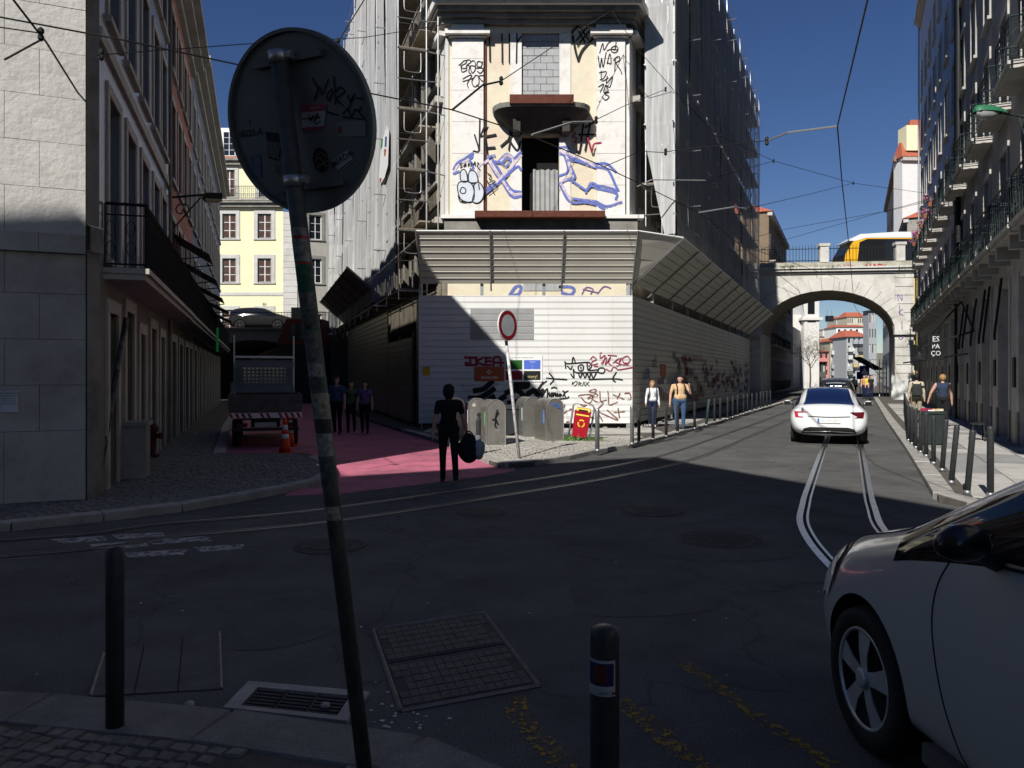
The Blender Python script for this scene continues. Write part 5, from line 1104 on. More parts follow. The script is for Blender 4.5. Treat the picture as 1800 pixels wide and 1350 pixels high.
# right side of the street beyond
facade('shaded_house', 'tall shaded house on the far side of the arch with shop front', (33.2, 64.5), us, nr, 15, 15.0, mat('dim_render', (.3, .28, .25), .85, .12), W4, 2.5, 1.0, balcs=True)
facade('grey_block', 'tall plain grey block farther down the street past the arch', (40.6, 82), us, nr, 26, 17.0, mat('cement_render', (.33, .34, .35), .85, .1), W4, 3.2, 1.0)
# far end of the street: stepped hillside of houses
hill = mat('hill_scrub', (.2, .19, .14), .95, .2, .02)
mb = MB(); mb.add([(60, 200, 0), (220, 200, 0), (260, 420, 14), (40, 420, 14), (260, 700, 16), (20, 700, 16)], [(0, 1, 2, 3), (3, 2, 4, 5)]); struct(mb.build('hillside', hill))
rc = random.Random(5)
def farhouse(px0, px1, ytop, Y, m, roof, label, floors, bays, rh=.12, zb=0, bal=False, dp=10):
    x0, x1 = AT(px0, 0, Y).x, AT(px1, 0, Y).x; zt = AT(0, ytop, Y).z; P = Plane((x0, Y), (1, 0), (0, -1)); L = x1-x0
    t = thing('hill_house', label, 'building', ((x0+x1)/2, Y, zb)); k = bays; pp = L/k; fh = (zt-zb)/floors
    hs = [(pp*(i+.28), pp*(i+.72), zb+fh*(f+.22), zb+fh*(f+.8)) for i in range(k) for f in range(floors)]
    mb = MB(); wall(mb, P, 0, L, zb-12, zt, hs, .25); mb.quad(P.at(0, zb-12), P.at(0, zb-12, -dp), P.at(0, zt, -dp), P.at(0, zt)); mb.build('wall', m, t)
    for h in hs:
        mb = MB(); mb.fbox(P, h[0], h[1], h[2], h[3], -.3, -.2); mb.build('window', glass if rc.random() < .7 else wframe, t)
    if bal:
        for f in range(1, floors):
            for i in range(k):
                if rc.random() < .8: mb = MB(); mb.fbox(P, pp*(i+.1), pp*(i+.9), zb+fh*f+.1, zb+fh*f+1.1, .01, 1.0); mb.build('balcony', rc.choice(bal), t)
    hgt = (px1-px0)*rh*Y/F
    mb = MB(); mb.box8([P.at(-.4, zt, .5), P.at(L+.4, zt, .5), P.at(L+.4, zt, -dp), P.at(-.4, zt, -dp), P.at(1, zt+hgt, -dp*.4), P.at(L-1, zt+hgt, -dp*.4), P.at(L-1, zt+hgt, -dp*.6), P.at(1, zt+hgt, -dp*.6)]); mb.build('roof', roof, t)
cr = lambda n, c: mat(n, c, .85, .08)
bals = [cr('bal_ochre', (.5, .4, .2)), cr('bal_grey', (.35, .37, .4)), cr('bal_pale', (.6, .6, .56)), cr('bal_dark', (.14, .15, .14))]
farhouse(1459, 1491, 600, 190, cr('far_ochre', (.42, .38, .28)), redtile, 'balconied ochre apartment block at the far end of the street', 6, 4, .2, bal=bals)
farhouse(1488, 1524, 592, 182, cr('far_grey', (.4, .41, .4)), redtile, 'balconied grey apartment block at the far end of the street', 6, 4, .35, bal=bals)
farhouse(1470, 1522, 575, 260, white, redtile, 'white gabled house above the apartment blocks', 5, 5, .1)
farhouse(1470, 1492, 560, 340, cr('far_stone', (.42, .38, .32)), redtile, 'dormered stone house at the left of the hilltop row', 7, 7, .2)
farhouse(1489, 1522, 557, 330, cr('far_cream', (.5, .46, .36)), redtile, 'large cream house on the hilltop with red roof', 8, 9, .28)
farhouse(1439, 1456, 592, 300, cr('far_sand', (.6, .54, .4)), redtile, 'sand coloured house on the slope beside the church tower', 5, 4, .1)
farhouse(1446, 1472, 579, 400, cr('far_pale', (.62, .58, .5)), cr('pale_roof', (.5, .48, .44)), 'pale flat-roofed house high on the slope', 7, 6, .05)
farhouse(1439, 1457, 618, 150, cr('far_rose', (.6, .24, .22)), redtile, 'small rose pink house behind the church tower', 4, 2, .3)
farhouse(1527, 1541, 546, 125, cr('far_cement', (.36, .37, .38)), cr('flat_roof', (.3, .3, .3)), 'plain grey block standing at the right of the hill houses', 5, 3, .02, dp=2)
farhouse(1439, 1452, 636, 118, cr('far_dark', (.1, .1, .09)), cr('dark_roof', (.1, .06, .05)), 'low dark shed beside the church tower', 2, 2, .1)
# gable house and roofs above the bridge on the upper road
gw = mat('gable_white', (.72, .72, .7), .85, .06)
gt, gp = facade('gable_house', 'tall white gable house with red mansard roof above the bridge', (37.2, 73.2), (.93, .05), (.05, -.93), 4.2, 22.6, gw, [], 2, 1, depth=1.5)
mb = MB(); x = [AT(1563, 0, 99), AT(1586, 0, 74.2)]; Pg = Plane((x[1].x-.4, 74.2), ((x[0]-x[1]).x, (x[0]-x[1]).y), (-.9, -.3)); hs = [(3+3.2*i, 4.2+3.2*i, z, z+2.1) for i in range(7) for z in (11, 14.4, 17.8)]
wall(mb, Pg, 0, 25, 6, 22.4, hs, .2); mb.build('side_wall', cr('gable_shaded_side', (.4, .38, .34)), gt)  # darker copy of the white wall, shade painted on the long side
for h in hs: window(Pg, h, gt, -.1, 2, 2)
mb = MB(); mb.fbox(Pg, -.2, 25, 22.4, 22.9, -.3, .5); mb.build('eaves', stonedk, gt)
mb = MB(); mb.box8([(37.3, 73.1, 22.7), (41.5, 73.4, 22.7), (41.5, 76, 22.7), (38.2, 76, 22.7), (38.2, 73.6, 26.3), (41.5, 73.6, 26.3), (41.5, 75.5, 26.3), (38.6, 75.5, 26.3)]); mb.build('mansard', redtile, gt)
mb = MB(); mb.box(37.5, 38.6, 73.0, 74.6, 23.2, 25.6); mb.build('dormer', yellow, gt)
# ------------------------------------------------------------------ bollards
def bollard_mesh(h, r, m, name='bollard', foot=True):
    mb = MB(); mb.lathe([(r, -.02), (r, h-.03), (r*.9, h-.008), (r*.6, h), (0, h+.003)], 16)
    if foot: mb.mi = 1; mb.lathe([(r*1.25, -.01), (r*1.2, .03), (r*1.02, .05)], 16)
    me = mb.mesh(name, [m, steel], True); return me
bm1 = bollard_mesh(.87, .042, ironp); bm2 = bollard_mesh(.93, .045, ironp); bm3 = bollard_mesh(.9, .045, irong)
def bollard(px, py, lab, me=bm1, lean=(0, 0), group=None, hs=1.0, at=None):
    o = link('bollard', me); p = at if at else G(px, py, PV); o.location = p; o.rotation_euler = (lean[1], lean[0], rnd.uniform(0, 6) if lean == (0, 0) else 0); o.scale = (1, 1, hs)
    tag(o, lab, 'bollard', group); return o
bmn = bollard_mesh(.87, .042, ironp, foot=False); near1 = bollard(202, 1275, 'tall black bollard at the kerb beside the drain grate', bmn)
near2 = bollard(0, 0, 'black bollard with a picture sticker near the kerb end', bm2, at=(.285, 2.36, PV))
g2 = 'bollards along the right pavement'
for i, (x, y, ln) in enumerate(((1741, 872, 0), (1700, 868, .09), (1672, 850, .10), (1656, 828, .08), (1641, 816, 0), (1628, 803, 0), (1618, 796, 0), (1610, 788, 0), (1603, 781, 0), (1597, 775, 0))):
    bollard(x, y, {1: 'leaning black bollard next to the tall one at the pavement corner', 2: 'middle one of three leaning black bollards on the right pavement', 3: 'leaning black bollard next to the upright row on the right pavement'}[i] if ln else 'upright black bollard in the row along the right pavement', bm1 if i else bm2, (ln, 0), g2, 1.06)
pe = G(1597, 775, PV); d_ = Vector((.4505, .893, 0))
for i in range(1, 20):
    p = pe+d_*(.95*i); bollard(0, 0, 'upright black bollard in the row along the right pavement', bm1, group=g2, at=p.to_tuple())
g3 = 'bollards along the hoarding pavement'
isl = [(1050, 793), (1111, 781), (1123, 778), (1148, 773), (1171, 768), (1191, 761), (1221, 754), (1241, 748), (1256, 743), (1266, 740), (1279, 737), (1288, 734), (1296.5, 731.5), (1307, 728), (1314, 726), (1322, 724), (1330, 721.5), (1337, 719), (1342, 717.5), (1348, 716), (1354, 714)]
greyb_ = bollard_mesh(.95, .05, steel, 'bollard')
for i, (x, y) in enumerate(isl):
    if i < 2: bollard(x, y, 'bare steel post beside the red waste bin' if i == 0 else 'steel post at the corner of the white hoarding', greyb_)
    elif x == 1241: bollard(x, y, 'dark green leaning bollard between the black ones', bm3, (.12, 0))
    else: bollard(x, y, 'black bollard in the row along the hoarding pavement', bm1, group=g3)
p = G(841, 797, PV); t = thing('broken_bollard', 'broken grey bollard with torn top beside the steel waste columns', 'bollard', p)
mb = MB(); mb.lathe([(.07, 0), (.07, .36), (.066, .4)], 14); mb.build('lower_sleeve', mat('grey_sleeve', (.12, .14, .16), .5), t, False)
mb = MB(); mb.lathe([(.055, .4), (.055, .68), (.05, .72)], 14); mb.lathe([(.05, .72), (.03, .8), (.05, .86), (.01, .9)], 8, (.01, 0, 0)); mb.build('upper_stub', ironp, t, False)
# picture sticker on the near bollard
def curved_patch(mb, c, r, a0, a1, z0, z1, n=8):
    vs = [(c[0]+r*math.cos(lerp(a0, a1, i/n)), c[1]+r*math.sin(lerp(a0, a1, i/n)), z) for z in (z0, z1) for i in range(n+1)]
    mb.add(vs, [(i, i+1, n+2+i, n+1+i) for i in range(n)])
c = (.285, 2.36); zt = PV+.93
st = thing('bollard_sticker', 'white bordered picture sticker wrapped round the near bollard', 'sticker', (c[0], c[1]-.046, .8))
def stick(a0, a1, z0, z1, m, r, nm): mb = MB(); curved_patch(mb, c, r, R(a0), R(a1), z0, z1); mb.build(nm, m, st)
yz = lambda y: H-(y-HZ)*(2.36-.045)/F
stick(-182, -55, yz(1225), yz(1162), mat('sticker_border', (.4, .4, .42), .5), .0468, 'paper'); stick(-172, -62, yz(1212), yz(1167), mat('sticker_blue', (.012, .02, .1), .5), .0474, 'picture')
stick(-140, -90, yz(1203), yz(1170), mat('sticker_red', (.1, .02, .012), .5, .4, 60), .0480, 'picture_tower'); stick(-172, -62, yz(1212), yz(1207), mat('sticker_grey', (.5, .48, .42), .5), .0480, 'picture_ground')
mb = MB(); text_into(mb, 'LISBOA', .011, (c[0]-.012, c[1]-.0478, yz(1219)), (1, 0, 0), (0, 0, 1)); mb.build('lettering', ink, st)
mb = MB(); h0 = Vector((c[0]+.021, c[1]-.0445, yz(1219))); mb.poly([h0+Vector((x*.006, -.003, z*.006)) for x, z in ((0, -1), (1, .2), (.6, .9), (0, .4), (-.6, .9), (-1, .2))]); mb.build('heart', mat('heart_red', (.3, .01, .02), .5), st)

# ------------------------------------------------------------------ near sign seen from behind
sb, stp = Vector((-.607, 3.2, PV)), Vector((-.838, 2.76, 2.95)); sd = (stp-sb).normalized()
t = thing('round_sign', 'back of a round traffic sign with stickers on a leaning pole', 'traffic sign', sb.to_tuple())
polem = mat('scuffed_pole', (.08, .085, .08), .55, .4, 14, .1, 40, metal=.4)
mb = MB(); mb.tube([sb-sd*.03, stp], .032, 16); mb.build('pole', polem, t, smooth=True)
mb = MB(); mb.lathe([(.034, 0), (.032, .012), (0, .014)], 14); o = mb.build('pole_cap', polem, t, False); o.parent = t; o.matrix_parent_inverse = Matrix(); o.location = stp-sb
DC = AT(527, 217, 2.84); nb = Vector((-.391, -.876, -.286)).normalized(); ub = Vector((0, 0, 1)).cross(nb)*1; ub = Vector((.876, -.391, 0)).normalized(); vb = nb.cross(ub); vb = vb if vb.z > 0 else -vb; Rr = .325
def disc(x, y, d=0.0): return DC+ub*x+vb*y+nb*d
backm = mat('sign_back_grey', (.17, .18, .17), .5, .12, 4, dirt=(.1, .1, .09), dirts=6, damt=.3, metal=.15)
n = 64; mb = MB(); ring = lambda r, d: [disc(r*math.cos(2*math.pi*k/n), r*math.sin(2*math.pi*k/n), d) for k in range(n)]
vs = ring(Rr-.012, 0)+ring(Rr-.012, .014)+ring(Rr, .014)+ring(Rr, -.012)
mb.add(vs, [tuple(range(n))]+[(a*n+k, a*n+(k+1) % n, (a+1)*n+(k+1) % n, (a+1)*n+k) for a in range(3) for k in range(n)]); mb.build('sign_plate', [backm], t)
mb = MB(); mb.add(ring(Rr-.002, -.0125), [tuple(range(n))]); mb.build('sign_face', mat('sign_red_face', (.5, .02, .02), .4), t)
mb = MB(); mb.add(ring(Rr-.09, -.0145), [tuple(range(n))]); mb.build('sign_face_disc', white, t)
def pole_at(y): return None
for vy in (.222, -.225):
    mb = MB(); mb.box8([disc(x, vy+y, d) for d in (.002, .022) for x, y in ((-.15, -.012), (.15, -.012), (.15, .012), (-.15, .012))]); mb.build('mounting_rail', backm, t)
    # clamp ring round the pole at the height of the rail
    zt_ = disc(0, vy).z; kk = (zt_-sb.z)/sd.z; pc = sb+sd*kk
    mb = MB(); mb.tube([pc-sd*.02, pc+sd*.02], .037, 16); mb.build('clamp', steel, t, smooth=True)
    mb = MB(); mb.tube([pc+ub*.035, pc+ub*.06], .016, 8); mb.build('clamp_bolt', steel, t)
def spl(x0, y0, sc): return lambda X, Y: ((x0+X/sc), (y0+Y/sc))
def onsign(px, py, d=.004):                          # photo pixel -> point on the back of the plate
    r = Vector(((px-CX)/F, 1, -(py-HZ)/F)); q = DC+nb*d-Vector((0, 0, H)); k = q.dot(nb)/r.dot(nb); return Vector((0, 0, H))+r*k
zz = spl(370, 30, 3.6485)
def sgraf(lines, m, w, d=.003, nm='graffiti'):
    mb = MB()
    for L in lines: stroke(mb, [onsign(*zz(*p), d) for p in L], w, nb)
    mb.build(nm, m, t)
sgraf([[(655, 395), (690, 470), (665, 530), (700, 450), (715, 500), (755, 400)], [(790, 380), (795, 440)], [(780, 460), (745, 500), (760, 530), (790, 470), (760, 540)], [(800, 450), (800, 560)], [(800, 480), (830, 450), (860, 480), (810, 520), (850, 570)], [(880, 500), (895, 540), (925, 490), (880, 600)], [(935, 520), (975, 525)], [(850, 620), (880, 590), (905, 640), (930, 590), (985, 650)], [(850, 640), (990, 660)], [(740, 605), (820, 630)], [(965, 575), (950, 610)]], ink, .006)
sgraf([[(250, 655), (253, 700)]], ink, .003)
mb = MB(); o_ = onsign(*zz(255, 745), .003); text_into(mb, '18220-A', .034, o_, ub, vb, 'CENTER', .01); mb.build('lettering', ink, t)
def stk(q, m, d=.003, nm='sticker'): mb = MB(); mb.poly([onsign(*zz(*p), d) for p in q]); return mb.build(nm, m, t)
whs = mat('sticker_white', (.42, .42, .41), .5, .1); pks = mat('sticker_pink', (.34, .06, .1), .5, .1)
s1 = stk([(585, 735), (725, 720), (745, 555), (583, 562)], whs); stk([(584, 612), (740, 600), (745, 556), (583, 562)], pks, .0036); stk([(588, 733), (725, 719), (727, 698), (587, 710)], pks, .0036)
mb = MB(); text_into(mb, 'HELLO', .014, onsign(*zz(668, 582), .0042), ub, vb); mb.build('sticker_lettering', whs, t)
sgraf([[(590, 655), (700, 640)], [(630, 625), (640, 665), (655, 630), (650, 665)], [(660, 645), (690, 620), (670, 670)], [(705, 645), (670, 650), (675, 685), (705, 670)]], ink, .004, .0042)
stk([(355, 735), (460, 748), (438, 925), (372, 905)], ink); stk([(362, 795), (452, 805), (436, 912), (376, 895)], mat('sticker_grey2', (.12, .12, .115), .5, .6, 160), .0036)
stk([(258, 880), (318, 880), (330, 1030), (265, 1030)], mat('sticker_bluegrey', (.1, .13, .18), .5, .4, 40))
stk([(808, 672), (995, 660), (998, 762), (815, 768)], mat('label_grey', (.24, .24, .23), .5)); stk([(815, 705), (840, 702), (842, 740), (817, 742)], mat('label_red', (.25, .03, .02), .5), .0036)
mb = MB(); cc_ = onsign(*zz(708, 918), .003); mb.poly([cc_+ub*.035*math.cos(a*.2618)+vb*.045*math.sin(a*.2618) for a in range(24)]); mb.build('sticker', ink, t)
sgraf([[(680, 890), (710, 870), (745, 900)], [(670, 920), (700, 900), (730, 930), (760, 915)], [(690, 960), (720, 940), (745, 955)]], mat('olive_print', (.13, .12, .05), .5), .006, .0036)
stk([(780, 918), (885, 848), (915, 925), (825, 995)], whs)
mb = MB(); e_ = (onsign(*zz(890, 880), .004)-onsign(*zz(800, 940), .004)).normalized(); f_ = nb.cross(e_); f_ = f_ if f_.z > 0 else -f_; text_into(mb, 'MERDA', .031, onsign(*zz(840, 912), .004), e_, f_, 'CENTER', .015); mb.build('sticker_lettering', ink, t)
sgraf([[(820, 985), (905, 920)]], ink, .004, .0042); sgraf([[(405, 950), (460, 960), (410, 990), (455, 1000)], [(415, 930), (440, 1010)]], mat('dim_grey_ink', (.1, .1, .1), .6), .003)
# wrapped stickers up the pole
pal = [(.28, .03, .03), (.2, .2, .19), (.02, .09, .05), (.1, .11, .1), (.22, .21, .17), (.03, .03, .03), (.13, .13, .13), (.06, .075, .07)]
kz = 0.0; r2 = random.Random(11)
for i, (y0, y1, ci) in enumerate(((415, 428, 1), (428, 433, 0), (433, 470, 1), (470, 474, 0), (474, 520, 2), (520, 548, 3), (548, 580, 7), (580, 584, 2), (584, 640, 3), (640, 662, 1), (662, 690, 7), (690, 735, 4), (735, 760, 5), (760, 800, 1), (800, 855, 7), (890, 915, 4))):
    za, zb_ = [H-(y-HZ)*3.0/F for y in (y1, y0)]; pa, pb = [sb+sd*((z-sb.z)/sd.z) for z in (za, zb_)]; a0_ = R(-190+r2.uniform(0, 40)); a1_ = R(10-r2.uniform(0, 60)); mb = MB(); nn = 10; rr = .0328+.0003*(i % 3)
    vs = [p+Vector((rr*math.cos(lerp(a0_, a1_, k/nn)), rr*math.sin(lerp(a0_, a1_, k/nn)), 0)) for p in (pa, pb) for k in range(nn+1)]
    mb.add(vs, [(k, k+1, nn+2+k, nn+1+k) for k in range(nn)]); mb.build('sticker', mat('pole_sticker_%d' % ci, pal[ci], .6, .7, 40), t, smooth=True)

# ------------------------------------------------------------------ far round sign on a leaning pole
sb2, st2 = G(913, 805, PV), AT(884, 548, 15.9)
t = thing('round_sign', 'white round sign with red rim on a leaning stickered pole', 'traffic sign', sb2.to_tuple())
mb = MB(); mb.tube([sb2-Vector((0, 0, .03)), lerp(sb2, st2, .8)], .033, 10); mb.build('pole', mat('stickered_pole', (.5, .5, .5), .5, .5, 16, dirt=(.45, .12, .2), dirts=9, damt=.4), t, smooth=True)
mb = MB(); mb.tube([lerp(sb2, st2, .8), st2], .034, 10); mb.build('pole_top', ironp, t, smooth=True)
c0 = AT(889, 572, 15.85); nf = Vector((.80, -.6, 0)).normalized(); uf = Vector((.6, .80, 0)); n = 40
def dd(r, d): return [c0+uf*(r*math.cos(2*math.pi*k/n))+Vector((0, 0, r*math.sin(2*math.pi*k/n)))+nf*d for k in range(n)]
mb = MB(); mb.add(dd(.32, .03)+dd(.32, .055), [tuple(range(n-1, -1, -1)), tuple(range(n, 2*n))]+[(k, (k+1) % n, n+(k+1) % n, n+k) for k in range(n)]); mb.build('sign_plate', white, t)
mb = MB(); mb.add(dd(.30, .058)+dd(.225, .058), [(k, (k+1) % n, n+(k+1) % n, n+k) for k in range(n)]); mb.build('red_rim', mat('sign_red', (.35, .015, .02), .4), t)
mb = MB(); mb.add(dd(.222, .059), [tuple(range(n))]); mb.build('white_disc', mat('sign_white_disc', (.6, .62, .62), .4), t)

# ------------------------------------------------------------------ steel waste columns, red bin, weeds
ss = mat('brushed_steel', (.36, .345, .31), .42, .12, 7, .06, 60, metal=.75, dirt=(.2, .17, .13), dirts=3, damt=.5)
def wcol(px, py, rz, lab, deco, w=.47, dep=.85, h=1.1):
    p = G(px, py, PV); t = thing('waste_column', lab, 'waste column', p, rz); rr = w/2; n = 14
    pr = [(-rr, 0), (rr, 0)]+[(rr*math.cos(math.pi*k/n), h-rr+rr*math.sin(math.pi*k/n)) for k in range(n+1)]
    m_ = len(pr); mb = MB(); mb.add([(x, y, z) for y in (0, dep) for x, z in pr], [tuple(range(m_)), tuple(range(2*m_-1, m_-1, -1))]+[(i, m_+i, m_+(i+1) % m_, (i+1) % m_) for i in range(m_)]); mb.build('housing', ss, t, False)
    pr2 = [(x*1.0, z) for x, z in pr]; mb = MB(); mb.tube([(x, -.004, z) for x, z in pr[1:]+pr[:1]], .012, 5); mb.build('front_trim', mat('steel_edge', (.6, .6, .57), .3, .1, metal=.8), t, False)
    mb = MB(); mb.box(-rr-.012, -rr+.004, .12, dep-.1, .12, h-rr-.05); o = mb.build('side_door', mat('steel_door', (.3, .29, .26), .45, .15, metal=.7), t, False)
    mb = MB(); mb.box(-rr-.018, -rr-.01, .16, .22, .45, .8); mb.build('side_label', mat('label_%s' % deco, {'green': (.1, .5, .12), 'blue': (.1, .25, .6), 'white': (.6, .6, .6)}[deco], .5), t, False)
    return t
w1_ = wcol(872, 782, R(14), 'steel waste column with a leaping black figure sticker', 'green')
def fig(t, lines, m, w): 
    mb = MB(); [stroke(mb, [(x, -.0165, z) for x, z in L], w, (0, -1, 0)) for L in lines]; mb.build('sticker', m, t, False)
fig(w1_, [[(.03, .85), (.0, .74), (-.01, .62), (.05, .5)], [(-.09, .62), (-.03, .62), (0, .7), (.06, .78)], [(0, .6), (-.03, .5), (0, .42)]], ink, .04)
mb = MB(); text_into(mb, 'aqui', .07, (.02, -.0165, .36), (1, 0, 0), (0, 0, 1)); mb.build('lettering', whs, w1_, False)
w2_ = wcol(840, 775, R(10), 'steel waste column with a round white sticker behind the others', 'white'); mb = MB(); mb.poly([(-.1+.05*math.cos(k*.4488), -.0165, .93+.05*math.sin(k*.4488)) for k in range(14)]); mb.build('sticker', whs, w2_, False)
wcol(801, 770, R(10), 'shaded steel waste column at the pink street end', 'white')
w4_ = wcol(936, 768, R(16), 'rust-stained steel waste column next to the last one', 'white')
w5_ = wcol(976, 775, R(20), 'steel waste column with blue tag beside the red bin', 'blue')
fig(w5_, [[(-.1, .98), (-.06, .92), (-.02, .98), (.02, .92), (.07, .97), (.12, .9)], [(.0, .9), (.06, .86), (.12, .88), (.16, .84)]], mat('blue_tag', (.06, .14, .4), .5), .025)
# dark wheeled bin behind the columns
p = G(903, 766, PV); t = thing('wheeled_bin', 'dark wheeled bin parked behind the steel waste columns', 'bin', p, R(10), scale=.8)
mb = MB(); mb.box8([(-.28, 0, .1), (.28, 0, .1), (.28, .5, .1), (-.28, .5, .1), (-.34, -.06, .95), (.34, -.06, .95), (.34, .58, .95), (-.34, .58, .95)]); mb.build('body', mat('bin_plastic', (.03, .035, .035), .5), t, False)
mb = MB(); mb.box8([(-.36, -.1, .95), (.36, -.1, .95), (.36, .6, .95), (-.36, .6, .95), (-.33, -.02, 1.06), (.33, -.02, 1.06), (.33, .55, 1.08), (-.33, .55, 1.08)]); mb.build('lid', ironp, t, False)
for x in (-.3, .3): mb = MB(); mb.lathe([(0, -.03), (.1, -.03), (.1, .03), (0, .03)], 12, (x, .5, .1), 'x'); mb.build('wheel', iron, t, False)
# red litter bin tilted on its frame
p = G(1016, 774, PV); t = thing('litter_bin', 'tilted red litter bin with yellow top on a steel hoop', 'litter bin', p, R(-8)); rb = mat('bin_red', (.34, .008, .02), .4, .08, 6); yb = mat('bin_yellow', (.8, .5, .03), .4)
Mt = Matrix.Rotation(R(9), 4, 'Y')
q = [Mt @ Vector(v) for v in ((-.17, -.13, .1), (.2, -.13, .1), (.2, .2, .1), (-.17, .2, .1), (-.2, -.16, .78), (.23, -.16, .78), (.23, .22, .78), (-.2, .22, .78))]
mb = MB(); mb.box8(q); o = mb.build('bin_body', rb, t, False)
q = [Mt @ Vector(v) for v in ((-.15, -.168, .66), (.19, -.168, .66), (.22, .22, .70), (-.19, .22, .70), (-.16, -.1, .84), (.2, -.1, .86), (.2, .2, .86), (-.16, .2, .86))]
mb = MB(); mb.box8(q); mb.build('bin_top', yb, t, False)
q = [Mt @ Vector(v) for v in ((-.1, -.166, .745), (.14, -.166, .745), (.14, -.13, .82), (-.1, -.13, .82))]; mb = MB(); mb.poly(q); mb.build('slot', dark, t, False)
mb = MB(); mb.tube([(-.27, .02, 0), Mt @ Vector((-.26, .02, .5)), Mt @ Vector((-.26, .02, .9)), Mt @ Vector((-.2, .02, .97)), Mt @ Vector((.22, .02, .97)), Mt @ Vector((.29, .02, .9)), Mt @ Vector((.29, .02, .2)), (.3, .02, 0)], .025, 8); mb.build('hoop', steel, t, False, True)
mb = MB()
for k in range(3):
    a = R(90+120*k); L = [Mt @ Vector((.02+.08*math.cos(a+x), -.153, .46+.09*math.sin(a+x))) for x in (R(-38), R(0), R(38))]; stroke(mb, L, .035, (0, -1, 0))
mb.build('recycling_mark', yb, t, False)
tf = MB(); q = random.Random(3)
for k in range(260):
    b = p+Vector((q.gauss(0, .3), q.gauss(-.05, .1), 0)); e = Vector((q.gauss(0, .05), q.gauss(0, .05), q.uniform(.05, .2))); w = Vector((q.uniform(-1, 1), q.uniform(-1, 1), 0)).normalized()*.012; tf.add([b-w, b+w, b+e], [(0, 1, 2)])
o = tf.build('grass_tuft', mat('kerb_grass', (.11, .2, .045), .7, .3)); tag(o, 'tuft of green grass growing round the red litter bin foot', 'grass', kind='stuff')
# rubble line under the hoarding
mb = MB(); q = random.Random(9)
for k in range(70):
    a = q.uniform(1.5, 11); P_ = PHf if a < 6.8 else PHs; aa = a if a < 6.8 else a-6.8; c = P_.at(aa, PV+.03, q.uniform(.0, .25)); s = q.uniform(.02, .06)
    mb.box8([c+Vector((math.cos(j*1.57+a)*s*q.uniform(.6, 1.2), math.sin(j*1.57+a)*s*q.uniform(.6, 1.2), z)) for z in (-.03, s*.7) for j in range(4)])
o = mb.build('rubble', kerbm); tag(o, 'crumbs of pale rubble along the foot of the hoarding', 'rubble', kind='stuff')
# green wheelie bin on the right pavement, bench, tarpaulin
p = G(1638, 781, PV); t = thing('street_bin', 'dark green street bin topped with rubbish between the right bollards', 'bin', p, R(-25), scale=.78); gb = mat('bin_green', (.02, .03, .028), .5)
mb = MB(); mb.box8([(-.3, -.28, .03), (.3, -.28, .03), (.3, .28, .03), (-.3, .28, .03), (-.34, -.33, 1.02), (.34, -.33, 1.02), (.34, .33, 1.02), (-.34, .33, 1.02)]); mb.build('body', gb, t, False)
mb = MB(); mb.box(-.37, .37, -.36, .36, .98, 1.06); mb.build('rim', gb, t, False)
mb = MB(); q = random.Random(2)
for k in range(9): mb.mi = k % 3; x, y = q.uniform(-.25, .25), q.uniform(-.25, .25); mb.box(x-.09, x+.09, y-.08, y+.08, 1.055, 1.09+q.uniform(0, .06))
mb.build('rubbish', [white, inkred, mat('bag_yellow', (.5, .4, .2), .6)], t, False)
p = PR.px(1718, 745, .75); p.z = PV; t = thing('folding_step', 'small black step stool by the shop wall', 'stool', p, PR.rot())
for x in (-.22, .22):
    for y in (-.12, .12): mb = MB(); mb.tube([(x*1.1, y*1.3, 0), (x, y, .42)], .02, 5); mb.build('leg', iron, t, False)
mb = MB(); mb.box(-.26, .26, -.15, .15, .42, .46); mb.build('seat', iron, t, False); mb = MB(); mb.box(-.26, .26, -.32, -.16, .2, .235); mb.build('tread', iron, t, False)
t = thing('tarpaulin', 'grey dust sheet hung loosely against the bridge pier', 'tarpaulin', PBr.px(1587, 700, .5).to_tuple())
mb = MB(); n, m_ = 14, 12; vs = []
for j in range(m_+1):
    for i in range(n+1):
        x = lerp(1567, 1607, i/n); y = lerp(658 if i < 4 else 662, 708, j/m_)+7*math.sin(math.pi*i/n)*(1-j/m_); vs.append(PBr.px(x, y, .5+.25*math.sin(j*.9+.5*i)*(j/m_)+.12*noise.noise(Vector((i*.5, j*.4, 0)))))
mb.add(vs, [(j*(n+1)+i, j*(n+1)+i+1, (j+1)*(n+1)+i+1, (j+1)*(n+1)+i) for j in range(m_) for i in range(n)]); mb.build('sheet', mat('dust_sheet', (.5, .5, .48), .9, .15), t, smooth=True)
for x in (1568, 1605): mb = MB(); b0 = PBr.px(x, 655, .5); mb.tube([b0, Vector((b0.x, b0.y, PV))], .04, 6); mb.build('post', steel, t)

